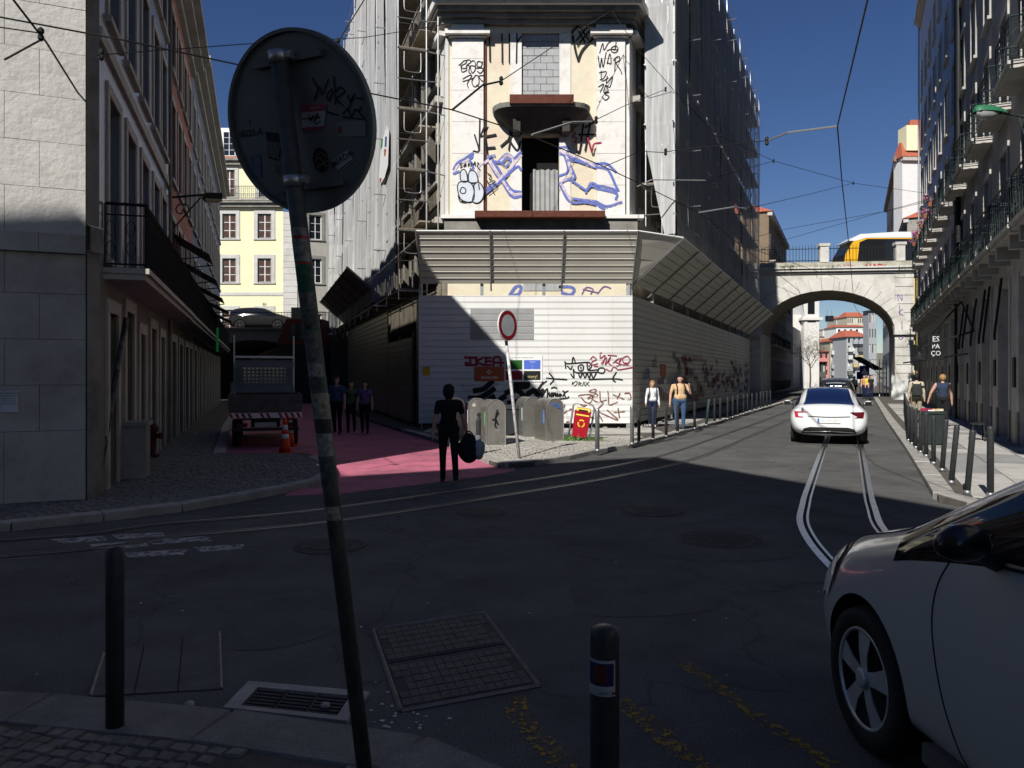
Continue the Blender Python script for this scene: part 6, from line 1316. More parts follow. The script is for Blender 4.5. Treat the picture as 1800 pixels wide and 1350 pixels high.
# ------------------------------------------------------------------ left pavement things
pb_, pt_ = PLs.px(168, 850, .3), PLs.px(222, 560, .12); pb_ = G(168, 868, PV)
t = thing('leaning_pole', 'black sticker covered pole leaning against the corner house', 'pole', pb_.to_tuple()); pt_ = Vector((pt_.x, pt_.y, pt_.z)); mb = MB(); mb.tube([pb_, PLs.px(222, 560, .16)], .045, 8); mb.build('shaft', mat('postered_pole', (.05, .05, .05), .6, .6, 15, dirt=(.4, .4, .38), dirts=7, damt=.6), t, smooth=True)
p = PLs.at(PLs.spx(230), PV, .42); c = G(232, 838, PV); t = thing('utility_cabinet', 'grey concrete utility cabinet standing by the corner house door', 'utility cabinet', c, PLs.rot()); cabm = mat('cabinet_grey', (.3, .3, .29), .8, .15, 4, dirt=(.15, .15, .14), dirts=5, damt=.5)
mb = MB(); mb.box(-.3, .3, -.24, .24, 0, .86); mb.build('body', cabm, t, False); mb = MB(); mb.box(-.34, .34, -.28, .28, .863, .93); mb.build('lid', cabm, t, False); mb = MB(); mb.box(-.25, .25, -.25, -.243, .08, .8); mb.build('door', mat('cabinet_door', (.24, .24, .235), .7, .2), t, False)
c = G(266, 803, PV); t = thing('fire_hydrant', 'dark red fire hydrant behind the utility cabinet', 'hydrant', c); hy = mat('hydrant_red', (.05, .01, .01), .6)
mb = MB(); mb.lathe([(.16, 0), (.16, .05), (.1, .07), (.1, .5), (.14, .54), (.14, .62), (.09, .72), (.03, .76), (.03, .8), (0, .8)], 14); mb.build('barrel', hy, t, False, True)
for s in (-1, 1): mb = MB(); mb.lathe([(.05, .08*s), (.05, .18*s), (.07, .18*s), (.07, .21*s), (0, .21*s)], 10, (0, 0, .44), 'x'); mb.build('outlet', hy, t, False)
# poster on the end wall
A_ = [PLf.px(0, 687, .05), PLf.px(31, 688, .05)]
po = thing('wall_poster', 'small white poster with handwritten lines on the corner house', 'poster', PLf.px(15, 725, .05).to_tuple())
mb = MB(); mb.poly([PLf.px(-3, 725, .05), PLf.px(32, 725, .05), PLf.px(32, 687, .05), PLf.px(-3, 687, .05)]); mb.build('paper', mat('poster_paper', (.6, .61, .66), .7), po)
mb = MB(); uu = (PLf.px(31, 700, .052)-PLf.px(0, 700, .052)); uu.z = 0; uu.normalize()
for k, s in enumerate(('You break how', 'you feel. But', 'what if you', "don't know", 'how you feel ?')): text_into(mb, s, .036, PLf.px(15, 691+k*4.6, .052), uu, (0, 0, 1))
mb.build('lettering', ink, po)
# wall lamp on the left street
b0 = PLs.px(300, 347, 0); h0 = AT(372, 345, b0.y+.6)
t = thing('street_lamp', 'old street lamp on a scrolled bracket over the pink house', 'street lamp', b0.to_tuple()); mb = MB(); mb.tube([b0, h0+Vector((-.1, 0, .05))], .03, 6); mb.build('arm', iron, t)
mb = MB(); c = lerp(b0, h0, .25)-Vector((0, 0, .35)); dx = (h0-b0).normalized(); mb.tube([c+dx*(.22-.02*k)*math.cos(k*.7)+Vector((0, 0, (.22-.02*k)*math.sin(k*.7))) for k in range(11)], .018, 5); mb.build('scroll', iron, t)
mb = MB(); mb.tube([b0-Vector((0, 0, .9)), lerp(b0, h0, .75)], .02, 5); mb.build('brace', iron, t)
mb = MB(); e_ = dx; s_ = Vector((-dx.y, dx.x, 0)); mb.box8([h0+e_*a+s_*b+Vector((0, 0, z)) for a, b, z in ((-.22, -.12, -.06), (.25, -.12, -.1), (.25, .12, -.1), (-.22, .12, -.06), (-.2, -.15, .08), (.25, -.15, .06), (.25, .15, .06), (-.2, .15, .08))]); mb.build('lamp_head', iron, t)
mb = MB(); mb.box8([h0+e_*a+s_*b+Vector((0, 0, z)) for a, b, z in ((-.15, -.08, -.15), (.2, -.08, -.17), (.2, .08, -.17), (-.15, .08, -.15), (-.2, -.11, -.062), (.24, -.11, -.102), (.24, .11, -.102), (-.2, .11, -.062))]); mb.build('lamp_bowl', mat('yellowed_bowl', (.42, .38, .26), .3), t)
# pharmacy-style green lit strip on the left street
o = PLs.px(382, 600, .9); t = thing('lit_sign', 'thin green lit sign strip sticking out over the dark street', 'sign', o.to_tuple()); mb = MB(); mb.box(o.x-.03, o.x+.03, o.y-.03, o.y+.03, o.z-.35, o.z+.45); mb.build('strip', mat('green_glow', (.02, .3, .08), .5, emit=(.02, .5, .1), estr=.06), t); mb = MB(); mb.tube([o, PLs.px(382, 600, 0)], .02, 5); mb.build('bracket', iron, t)
# traffic cones
for i, (px, py, lab) in enumerate(((501, 797, 'front orange traffic cone with white bands behind the truck'), (509, 784, 'rear orange traffic cone half hidden by the other'))):
    c = G(px, py, .004); t = thing('traffic_cone', lab, 'traffic cone', c); om = mat('cone_orange', (.75, .06, .01), .5)
    mb = MB(); mb.box(-.19, .19, -.19, .19, 0, .03); mb.build('base', om, t, False)
    prof = lambda z: .135-(z-.03)*.128
    for z0, z1, m in ((.03, .34, om), (.34, .45, white), (.45, .54, om), (.54, .66, white), (.66, .82, om)): mb = MB(); mb.lathe([(prof(z0), z0), (prof(z1), z1)], 16); mb.build('band' if m is white else 'cone', m, t, False, True)
# ------------------------------------------------------------------ cars
def loft(secs, glassrule):
    K = len(secs[0][1]); vs = []; n = 2*K-2
    for x, pr in secs:
        for (y, z) in pr: vs.append((x, y, z))
        for (y, z) in pr[-2:0:-1]: vs.append((x, -y, z))
    fs = []; ms = []
    for i in range(len(secs)-1):
        for k in range(n):
            fs.append((i*n+k, (i+1)*n+k, (i+1)*n+(k+1) % n, i*n+(k+1) % n))
            kk = k if k < K-1 else n-1-k; ms.append(glassrule(i, kk))
    fs.append(tuple(range(n))); ms.append(0); m = (len(secs)-1)*n; fs.append(tuple(m+k for k in range(n-1, -1, -1))); ms.append(0)
    return vs, fs, ms
def car_shell(root, secs, rule, mats, wheels, wr, half, arch=True):
    vs, fs, ms = loft(secs, rule); me = bpy.data.meshes.new('shell'); me.from_pydata(vs, [], fs)
    for m in mats: me.materials.append(m)
    me.polygons.foreach_set('material_index', ms); fixn(me)
    o = bpy.data.objects.new('shell', me); COL.objects.link(o); s = o.modifiers.new('s', 'SUBSURF'); s.levels = 3; s.render_levels = 3
    me2 = evaled(o); o = bpy.data.objects.new('shell', me2); COL.objects.link(o); cut = []
    if arch:
        for x in wheels:
            for sg in (-1, 1):
                mb = MB(); mb.lathe([(wr*1.16, half*sg-.30*sg), (wr*1.16, half*sg+.3*sg)], 40, (x, 0, wr*1.02), 'y'); c = bpy.data.objects.new('cut', fixn(mb.mesh('c', dark))); COL.objects.link(c); cut.append(c)
                b = o.modifiers.new('b', 'BOOLEAN'); b.operation = 'DIFFERENCE'; b.solver = 'EXACT'; b.object = c; b.material_mode = 'TRANSFER' if hasattr(b, 'material_mode') else b.material_mode
    me3 = evaled(o)
    for c in cut: bpy.data.objects.remove(c)
    bv = BVHTree.FromPolygons([v.co.copy() for v in me3.vertices], [tuple(p.vertices) for p in me3.polygons])
    names = {mats[0].name: 'body', mats[1].name: 'window_glass', 'dark_interior': 'wheel_arch'}; groups = {}
    for p in me3.polygons:
        nm = me3.materials[p.material_index].name; groups.setdefault(nm, []).append(p)
    body = None
    for nm, ps in groups.items():
        mp = {}; V = []; Fc = []
        for p in ps:
            f = []
            for vi in p.vertices:
                if vi not in mp: mp[vi] = len(V); V.append(tuple(me3.vertices[vi].co))
                f.append(mp[vi])
            Fc.append(tuple(f))
        m2 = bpy.data.meshes.new(names.get(nm, 'panel')); m2.from_pydata(V, [], Fc); m2.materials.append(bpy.data.materials[nm]); m2.polygons.foreach_set('use_smooth', [True]*len(Fc)); m2.update()
        ob = link(names.get(nm, 'panel'), m2, root, False)
    return bv
def ray(bv, o, d):
    h = bv.ray_cast(Vector(o), Vector(d)); return h[0], h[1]
def surf(bv, pts, axis, sign, off=.002, far=6):        # project 2D points onto the shell along an axis
    out = []
    for a, b in pts:
        o = {'y': (a, far*sign, b), 'x': (far*sign, a, b), 'z': (a, b, far)}[axis]; d = {'y': (0, -sign, 0), 'x': (-sign, 0, 0), 'z': (0, 0, -1)}[axis]
        p, n = ray(bv, o, d)
        if p is None: continue
        if n.dot(Vector(d)) > 0: n = -n
        out.append(p+n*off)
    return out
def seam(root, bv, pts, axis, sign, r=.004, m=None, parent=None, nm='panel_gap', off=.0):
    P = surf(bv, [tuple(p)[:2] for p in catmull([(a, b, 0) for a, b in pts], 8)], axis, sign, off)
    if len(P) > 1: mb = MB(); mb.tube(P, r, 5); mb.build(nm, m or dark, parent or root, False)
def patch(root, bv, poly, axis, sign, m, nm, off=.004, cuts=5, parent=None):
    b = bmesh.new(); vs = [b.verts.new((x, y, 0)) for x, y in poly]; f = b.faces.new(vs); bmesh.ops.triangulate(b, faces=[f])
    for _ in range(3): bmesh.ops.subdivide_edges(b, edges=[e for e in b.edges if e.calc_length() > .05], cuts=1, use_grid_fill=True)
    bmesh.ops.triangulate(b, faces=b.faces[:]); b.verts.index_update(); V = []
    for v in b.verts:
        p = surf(bv, [(v.co.x, v.co.y)], axis, sign, off); V.append(p[0] if p else None)
    F_ = [tuple(v.index for v in f.verts) for f in b.faces]; F_ = [f for f in F_ if all(V[i] is not None for i in f)]; V = [p if p is not None else Vector() for p in V]; b.free()
    mb = MB(); mb.add(V, F_); return mb.build(nm, m, parent or root, False, True)
tyre = mat('tyre_rubber', (.02, .02, .02), .8, .2); alloy = mat('alloy_grey', (.5, .51, .51), .35, .1, metal=.35); hubk = mat('rim_dark', (.03, .03, .03), .6)
def wheel(root, x, y, r, rim, side, spokes=5, wsp=.5):
    w = .2; s = side; t = link('wheel', MB().mesh('wheel', tyre), root, False)
    mb = MB(); mb.lathe([(rim*.98, y-w*s), (r*.96, y-w*s), (r, y-w*s*.8), (r, y-w*s*.2), (r*.965, y), (rim*1.02, y+.0*s), (rim, y-.015*s)], 40, (x, 0, r), 'y'); bpy.data.objects.remove(t); t = mb.build('wheel', tyre, root, False, True)
    mb = MB(); mb.lathe([(rim, y-.012*s), (rim*.97, y-.008*s), (rim*.93, y-.02*s), (rim*.9, y-.1*s), (0, y-.1*s)], 40, (x, 0, r), 'y'); mb.build('rim_barrel', hubk, t, False, True)
    mb = MB(); mb.lathe([(rim*1.0, y-.012*s), (rim*.99, y-.002*s), (rim*.93, y-.004*s), (rim*.92, y-.03*s)], 40, (x, 0, r), 'y'); mb.build('rim_ring', alloy, t, False, True)
    for k in range(spokes):
        a = 2*math.pi*k/spokes+.35; ca, sa = math.cos(a), math.sin(a); mb = MB(); vs = []
        for q, hw, yy in ((.14, wsp*.26, -.012), (.5, wsp*.3, -.004), (.95, wsp*.5, -.012)):
            for e in (-1, 1): vs.append((x+rim*(q*ca-e*hw*sa), y+yy*s, r+rim*(q*sa+e*hw*ca)))
        for q, hw, yy in ((.14, wsp*.26, -.06), (.5, wsp*.3, -.06), (.95, wsp*.5, -.06)):
            for e in (-1, 1): vs.append((x+rim*(q*ca-e*hw*sa), y+yy*s, r+rim*(q*sa+e*hw*ca)))
        mb.add(vs, [(0, 1, 3, 2), (2, 3, 5, 4), (0, 2, 8, 6), (2, 4, 10, 8), (1, 7, 9, 3), (3, 9, 11, 5)]); mb.build('spoke', alloy, t, False)
    mb = MB(); mb.lathe([(rim*.2, y-.05*s), (rim*.2, y+.004*s), (rim*.15, y+.01*s), (0, y+.01*s)], 20, (x, 0, r), 'y'); mb.build('hub_cap', alloy, t, False, True)
def pr(zb, *p): return [(0, zb)]+list(p)
silver = mat('silver_paint', (.6, .62, .615), .26, .02, 1, metal=.35, coat=.9); cglass = mat('car_glass', (.008, .009, .01), .04, .1, spec=.7)
# --- silver hatchback close by
HS = [
 (2.02, pr(.28, (.36, .28), (.44, .40), (.46, .50), (.44, .58), (.36, .63), (.30, .64), (.15, .65), (0, .65))),
 (1.93, pr(.2, (.58, .2), (.68, .38), (.70, .52), (.65, .66), (.55, .715), (.48, .73), (.25, .75), (0, .755))),
 (1.72, pr(.18, (.74, .18), (.82, .36), (.835, .56), (.775, .745), (.67, .82), (.60, .84), (.3, .87), (0, .875))),
 (1.45, pr(.18, (.80, .18), (.865, .34), (.875, .58), (.835, .82), (.745, .915), (.67, .935), (.34, .965), (0, .975))),
 (1.15, pr(.18, (.82, .18), (.865, .33), (.875, .60), (.85, .89), (.77, .985), (.705, 1.005), (.38, 1.04), (0, 1.05))),
 (.98, pr(.18, (.82, .18), (.865, .33), (.876, .62), (.855, .94), (.78, 1.03), (.72, 1.05), (.40, 1.10), (0, 1.11))),
 (.84, pr(.18, (.82, .18), (.865, .33), (.878, .63), (.856, .98), (.775, 1.10), (.715, 1.12), (.40, 1.18), (0, 1.19))),
 (.40, pr(.18, (.82, .18), (.865, .33), (.88, .65), (.857, 1.04), (.70, 1.34), (.635, 1.36), (.36, 1.41), (0, 1.42))),
 (.02, pr(.18, (.82, .18), (.865, .33), (.88, .66), (.857, 1.075), (.635, 1.49), (.57, 1.51), (.33, 1.545), (0, 1.555))),
 (-.70, pr(.18, (.82, .18), (.865, .33), (.88, .67), (.857, 1.10), (.62, 1.53), (.555, 1.55), (.32, 1.58), (0, 1.59))),
 (-1.30, pr(.18, (.82, .18), (.865, .34), (.88, .68), (.855, 1.11), (.60, 1.50), (.54, 1.52), (.31, 1.55), (0, 1.56))),
 (-1.72, pr(.2, (.80, .2), (.85, .36), (.86, .67), (.81, 1.0), (.56, 1.36), (.50, 1.38), (.3, 1.41), (0, 1.42))),
 (-1.95, pr(.24, (.72, .24), (.79, .4), (.80, .66), (.74, .95), (.52, 1.1), (.46, 1.12), (.3, 1.14), (0, 1.15))),
 (-2.03, pr(.32, (.55, .32), (.62, .45), (.63, .62), (.58, .85), (.45, .93), (.4, .94), (.25, .95), (0, .95)))]
hscale = 1.07; hd_ = Vector((math.sin(R(-2.5)), math.cos(R(-2.5)), 0)); ld_ = Vector((-hd_.y, hd_.x, 0))
fw_ = Vector((1.69, 3.71, 0)); cC = fw_-hd_*(1.22*hscale)-ld_*(.86*hscale)
hatch = thing('hatchback_car', 'silver hatchback parked close by with its front wheel turned to the street', 'car', cC, R(92.5), scale=hscale)
bv = car_shell(hatch, HS, lambda i, k: 1 if (k == 4 and 5 <= i <= 10) or (k in (6, 7) and 5 <= i <= 7) or (k in (6, 7) and i == 11) else 0, [silver, cglass, dark], (1.22, -1.30), .315, .875)
for x in (1.22, -1.30):
    for s in (1, -1): wheel(hatch, x, .862*s, .315, .225, s)
for s in (1, -1):
    seam(hatch, bv, [(.60, 1.0), (.655, .88), (.665, .72), (.6, .48), (.5, .28)], 'y', s); seam(hatch, bv, [(-.52, 1.06), (-.5, .6), (-.5, .27)], 'y', s); seam(hatch, bv, [(.5, .28), (0, .26), (-.5, .27)], 'y', s)
    seam(hatch, bv, [(.98, .75*s), (1.25, .74*s), (1.55, .68*s), (1.80, .50*s)], 'z', 1, .004)
    patch(hatch, bv, [(1.48, .78*s), (1.55, .86*s), (1.78, .83*s), (1.96, .66*s), (1.94, .46*s), (1.72, .58*s)], 'z', 1, iron, 'headlight_bezel', .004)
    patch(hatch, bv, [(1.52, .78*s), (1.58, .84*s), (1.78, .79*s), (1.92, .66*s), (1.90, .52*s), (1.76, .62*s)], 'z', 1, mat('headlamp_lens', (.75, .74, .66), .06, .2, 20, spec=.8), 'headlight', .011)
    seam(hatch, bv, [(.62, 1.015), (.3, 1.045), (.0, 1.065), (-.6, 1.085), (-1.3, 1.095)], 'y', s, .012, ironp, nm='window_trim')
    mb = MB(); c = Vector((.30, .985*s, 1.12)); b = bmesh.new(); bmesh.ops.create_icosphere(b, subdivisions=3, radius=1)
    V = [(c.x+v.co.x*(.08 if v.co.x > 0 else .045), c.y+v.co.y*.095, c.z+v.co.z*.07*(1 if v.co.z > 0 else .8)) for v in b.verts]; mb.add(V, [tuple(v.index for v in f.verts) for f in b.faces]); b.free(); o = mb.build('wing_mirror', mat('mirror_black', (.012, .012, .013), .3, .1, coat=.5), hatch, False, True)
    mb = MB(); mb.tube([(.36, .82*s, 1.04), (.32, .93*s, 1.09)], .03, 8); mb.build('mirror_stalk', ironp, o, False)
    mb = MB(); mb.box(.36, .373, min(.96*s, 1.03*s), max(.96*s, 1.03*s), 1.075, 1.1); mb.build('side_indicator', mat('indicator_lens', (.45, .45, .42), .15), o, False)
    mb = MB(); mb.fbox(Plane((-1.6, .83*s), (1, 0), (0, s)), .75, 2.35, .175, .25, -.03, .03); mb.build('sill', mat('grey_sill', (.12, .12, .115), .6), hatch, False)
    patch(hatch, bv, [(.72, 1.0), (.46, 1.03), (.42, 1.13), (.55, 1.09)], 'y', s, mat('mirror_black', (.012, .012, .013)), 'quarter_trim', .005)
patch(hatch, bv, [(.45, .26), (.45, .40), (-.45, .40), (-.45, .26)], 'x', 1, iron, 'grille', .006)
# --- white electric saloon seen from behind (x = 0 centre, rear at -2.3)
pearl = mat('white_pearl_paint', (.76, .77, .77), .25, .02, 1, coat=.8)
TS = [
 (-2.36, pr(.42, (.50, .42), (.62, .50), (.66, .66), (.62, .80), (.52, .90), (.46, .905), (.25, .92), (0, .925))),
 (-2.30, pr(.30, (.66, .30), (.82, .46), (.86, .66), (.80, .84), (.68, .955), (.62, .965), (.32, .985), (0, .99))),
 (-2.10, pr(.22, (.74, .22), (.90, .42), (.945, .66), (.90, .86), (.74, 1.0), (.67, 1.02), (.35, 1.045), (0, 1.05))),
 (-1.80, pr(.2, (.78, .2), (.92, .40), (.965, .66), (.93, .87), (.70, 1.045), (.62, 1.065), (.34, 1.10), (0, 1.11))),
 (-1.55, pr(.2, (.78, .2), (.92, .40), (.965, .66), (.94, .885), (.675, 1.13), (.60, 1.15), (.33, 1.19), (0, 1.20))),
 (-1.00, pr(.2, (.78, .2), (.92, .38), (.955, .66), (.935, .90), (.63, 1.33), (.56, 1.35), (.32, 1.385), (0, 1.395))),
 (-.40, pr(.2, (.78, .2), (.92, .38), (.95, .66), (.925, .90), (.605, 1.42), (.54, 1.44), (.31, 1.465), (0, 1.475))),
 (.20, pr(.2, (.78, .2), (.92, .38), (.95, .65), (.92, .88), (.60, 1.40), (.54, 1.42), (.31, 1.45), (0, 1.46))),
 (1.00, pr(.2, (.78, .2), (.92, .38), (.95, .63), (.91, .84), (.74, 1.03), (.67, 1.05), (.36, 1.09), (0, 1.10))),
 (1.35, pr(.2, (.78, .2), (.92, .38), (.955, .60), (.90, .80), (.76, .92), (.69, .935), (.36, .96), (0, .965))),
 (1.95, pr(.2, (.74, .2), (.88, .36), (.92, .55), (.84, .72), (.70, .78), (.62, .79), (.33, .81), (0, .815))),
 (2.30, pr(.26, (.5, .26), (.62, .36), (.65, .48), (.58, .58), (.48, .62), (.42, .625), (.22, .63), (0, .635)))]
tsl = AT(1456, 660, 20.6); th_ = R(21.5); tdir = Vector((math.sin(th_), math.cos(th_), 0)); tc = Vector((tsl.x, tsl.y, 0))+tdir*1.5
sal_ = thing('saloon_car', 'white electric saloon with red tail lights driving toward the bridge', 'car', tc, math.pi/2-th_, scale=1.01)
bv = car_shell(sal_, TS, lambda i, k: 1 if (k == 4 and 3 <= i <= 8) or (k in (6, 7) and 2 <= i <= 8) else 0, [pearl, mat('blue_tint_glass', (.006, .012, .05), .05, .1, spec=.7), dark], (-1.42, 1.45), .335, .95)
for x in (-1.42, 1.45):
    for s in (1, -1): wheel(sal_, x, .935*s, .335, .24, s)
redl = mat('tail_red', (.42, .03, .05), .15, .1); redd = mat('tail_dark_red', (.1, .008, .012), .15, .1)
for s, m in ((1, redl), (-1, redd)):
    f = lambda L: [(y*s, z) for y, z in (L if s > 0 else L)]
    patch(sal_, bv, f([(.83, .855), (.80, .70), (.72, .70), (.74, .815), (.50, .835), (.50, .85)]), 'x', -1, m, 'tail_light', .008)
    patch(sal_, bv, f([(.80, .70), (.60, .70), (.63, .725), (.725, .73)]), 'x', -1, m, 'tail_light', .009)
patch(sal_, bv, [(-.66, .29), (.66, .29), (.60, .42), (.45, .46), (-.45, .46), (-.60, .42)], 'x', -1, iron, 'diffuser', .008)
seam(sal_, bv, [(-.6, .335), (-.2, .35), (0, .36), (.2, .35), (.6, .335)], 'x', -1, .008, steel, nm='diffuser_lip', off=.01)
seam(sal_, bv, [(-.5, .735), (0, .715), (.5, .735)], 'x', -1, .012, ironp, nm='boot_gap')
pl = surf(bv, [(0, .635)], 'x', -1, .012)[0]; Ppl = Plane((pl.x, pl.y), (0, -1), (-1, 0)); mb = MB(); mb.fbox(Ppl, -.27, .27, .57, .69, .0, .012); np_ = mb.build('number_plate', white, sal_, False)
mb = MB(); mb.fbox(Ppl, -.268, -.225, .573, .687, .0125, .0145); mb.build('plate_band', mat('plate_blue', (.05, .15, .5), .5), np_, False)
mb = MB(); text_into(mb, 'BL 83UD', .105, (pl.x-.0145, pl.y-.02, .628), (0, -1, 0), (0, 0, 1)); mb.build('plate_lettering', inkgrey, np_, False)
for s in (1, -1):
    mb = MB(); b = bmesh.new(); bmesh.ops.create_icosphere(b, subdivisions=2, radius=1); V = [(.62+v.co.x*.09, 1.09*s+v.co.y*.12, .98+v.co.z*.08) for v in b.verts]; mb.add(V, [tuple(v.index for v in f.verts) for f in b.faces]); b.free(); o = mb.build('wing_mirror', pearl, sal_, False, True)
    mb = MB(); mb.box(.52, .55, min(1.0*s, 1.18*s), max(1.0*s, 1.18*s), .925, 1.03); mb.build('mirror_glass', dark, o, False)
    mb = MB(); mb.tube([(.62, .9*s, .92), (.62, 1.0*s, .95)], .025, 6); mb.build('mirror_stalk', iron, o, False)
mb = MB(); mb.box(-1.32, -1.30, .30, .52, 1.175, 1.19); mb.build('wiper_sticker', whs, sal_, False)
# --- dark SUV ahead
blackp = mat('black_car_paint', (.02, .022, .024), .25, .05, coat=.6)
VS = [
 (-2.25, pr(.40, (.55, .4), (.70, .52), (.72, .75), (.70, .98), (.58, 1.1), (.52, 1.12), (.28, 1.13), (0, 1.13))),
 (-2.15, pr(.30, (.72, .3), (.88, .48), (.92, .75), (.88, 1.0), (.66, 1.38), (.58, 1.42), (.3, 1.44), (0, 1.45))),
 (-1.75, pr(.25, (.78, .25), (.92, .45), (.95, .75), (.92, 1.02), (.68, 1.58), (.61, 1.61), (.32, 1.64), (0, 1.65))),
 (-.6, pr(.25, (.78, .25), (.92, .45), (.95, .75), (.92, 1.02), (.68, 1.64), (.61, 1.67), (.32, 1.69), (0, 1.7))),
 (.4, pr(.25, (.78, .25), (.92, .45), (.95, .75), (.92, 1.0), (.66, 1.6), (.6, 1.63), (.32, 1.65), (0, 1.66))),
 (1.2, pr(.25, (.78, .25), (.92, .45), (.95, .75), (.9, .98), (.78, 1.1), (.7, 1.12), (.36, 1.15), (0, 1.16))),
 (2.0, pr(.25, (.74, .25), (.88, .42), (.9, .65), (.84, .9), (.72, .98), (.64, 1.0), (.34, 1.02), (0, 1.03))),
 (2.25, pr(.32, (.55, .32), (.66, .45), (.68, .6), (.62, .75), (.52, .8), (.46, .81), (.25, .82), (0, .82)))]
sp_ = AT(1471, 660, 41); suv = thing('dark_suv', 'dark sports utility car waiting ahead of the white saloon', 'car', (sp_.x, sp_.y, 0), math.pi/2-R(24.5))
bv = car_shell(suv, VS, lambda i, k: 1 if (k == 4 and 1 <= i <= 4) or (k in (6, 7) and i in (0, 4)) else 0, [blackp, cglass, dark], (-1.35, 1.35), .36, .94)
for x in (-1.35, 1.35):
    for s in (1, -1): wheel(suv, x, .93*s, .36, .24, s)
for s in (1, -1): patch(suv, bv, [(.85*s, 1.02), (.85*s, .85), (.62*s, .9), (.62*s, 1.0)], 'x', -1, redd, 'tail_light', .008)
seam(suv, bv, [(-.45, 1.40), (0, 1.42), (.45, 1.40)], 'x', -1, .02, mat('silver_rail', (.4, .42, .45), .3), nm='roof_spoiler')

# ------------------------------------------------------------------ flatbed truck in the left street
tp = G(467, 787, .004); tang = math.atan2(.949, -.316); trk = thing('flatbed_truck', 'white flatbed truck with chevron tailboard parked on the pink street', 'truck', tp, tang)
tw = mat('truck_white', (.2, .21, .22), .5, .15, 5); tb = mat('truck_board', (.1, .095, .085), .7, .3, 5)
mb = MB(); mb.box(0, 3.4, -.86, .86, .88, .96); mb.build('bed', tb, trk, False)
for k in range(2): mb = MB(); mb.box(-.03, .01, -.88, .88, .965+.19*k, 1.14+.19*k); mb.build('tailgate_board', tb, trk, False)
for s in (-1, 1):
    for k in range(2): mb = MB(); mb.box(.02, 3.4, .85*s-.015, .85*s+.015, .965+.19*k, 1.14+.19*k); mb.build('side_board', tb, trk, False)
mb = MB(); mb.box(-.04, .02, -.87, .87, .74, .87); cb = mb.build('chevron_board', white, trk, False)
for k in range(12):
    y = -.85+.145*k
    if k in (4, 7): continue
    mb = MB(); mb.poly([(-.0425, y+a, z) for a, z in ((0, .745), (.07, .745), (.13, .865), (.06, .865))]); mb.build('chevron', mat('chevron_red', (.35, .02, .02), .5), cb, False)
mb = MB(); mb.box(3.5, 5.2, -.82, .82, .5, 2.25); mb.build('cab', tw, trk, False); mb = MB(); mb.box(3.48, 3.505, -.6, .6, 1.55, 2.05); mb.build('cab_window', glass, trk, False)
for s in (-.84, .8): mb = MB(); mb.box(3.30, 3.36, s, s+.04, .96, 2.95); mb.build('rack_post', steel, trk, False)
mb = MB(); mb.box(3.30, 3.35, -.82, .82, 2.30, 2.36); mb.build('rack_bar', steel, trk, False)
for k in range(5): mb = MB(); mb.box(3.28, 3.31, -.8, .8, 1.52+.1*k, 1.57+.1*k); mb.build('crate_slat', tw, trk, False)
for k in range(15): mb = MB(); mb.box(3.27, 3.285, -.79+.113*k, -.74+.113*k, 1.5, 2.02); mb.build('crate_upright', tw, trk, False)
mb = MB(); mb.box(3.26, 3.30, -.82, .82, 1.3, 1.5); mb.build('headboard', tw, trk, False); mb = MB(); mb.box(3.26, 3.30, -.82, .82, 2.03, 2.18); mb.build('headboard', tw, trk, False)
for x in (.8, 4.3):
    for s in (1, -1): wheel(trk, x, .8*s, .34, .2, s)
mb = MB(); mb.box(.2, 5, -.35, .35, .5, .85); mb.build('chassis', iron, trk, False); mb = MB(); mb.box(.0, .04, -.26, .26, .52, .63); o = mb.build('number_plate', whs, trk, False)
mb = MB(); mb.box(-.02, .02, -.8, .8, .42, .5); mb.build('under_run_bar', iron, trk, False)
for s in (1, -1): mb = MB(); mb.box(-.03, .02, .55*s-.12, .55*s+.12, .52, .62); mb.build('tail_light', redd, trk, False)
b = bmesh.new(); bmesh.ops.create_icosphere(b, subdivisions=3, radius=.3)
for v in b.verts: v.co *= 1+.25*noise.noise(v.co*4); v.co.z = max(v.co.z*.6, -.1)
me = bpy.data.meshes.new('sack'); b.to_mesh(me); b.free(); me.materials.append(mat('dark_sack', (.05, .06, .09), .6)); o = link('rubble_sack', me); o.location = tp+Vector((math.cos(tang)*2.6+.25, math.sin(tang)*2.6, 1.05)); tag(o, 'dark sack lying on the flatbed truck', 'sack')
# cars on the viaduct behind
for px, lab in ((462, 'dark car parked on the viaduct before the yellow house'),):
    c = copytree(suv); c.location = (AT(px, 0, 56).x, 56, 5.05); c.rotation_euler = (0, 0, 0); tag(c, lab, 'car')
    for o in c.children:
        if o.data and o.data.materials and o.data.materials[0] in (blackp, alloy): o.data = o.data.copy(); o.data.materials[0] = dark
        for o2 in o.children:
            if o2.data.materials[0] == alloy: o2.data = o2.data.copy(); o2.data.materials[0] = hubk
ox = AT(528, 575, 49); t = thing('orange_cabin', 'orange machine cabin standing before the dark viaduct', 'machine cabin', (ox.x, 49, 0)); om2 = mat('machine_orange', (.09, .02, .01), .7)
mb = MB(); mb.box8([(-1.6, 0, 0), (1.6, 0, 0), (1.6, 1.8, 0), (-1.6, 1.8, 0), (-1.5, 0, 3.8), (1.5, 0, 3.8), (1.5, 1.8, 3.8), (-1.5, 1.8, 3.8)]); mb.build('chassis', iron, t, False)
mb = MB(); mb.box8([(-1.5, -.02, 3.8), (1.5, -.02, 3.8), (1.5, 1.8, 3.8), (-1.5, 1.8, 3.8), (-.9, 0, 5.4), (1.4, 0, 5.4), (1.4, 1.8, 5.4), (-.9, 1.8, 5.4)]); mb.build('cab', om2, t, False)
mb = MB(); mb.poly([(-.8, -.045, 4.1), (1.2, -.045, 4.1), (1.2, -.03, 5.1), (-.6, -.03, 5.1)]); mb.build('cab_window', glass, t, False)
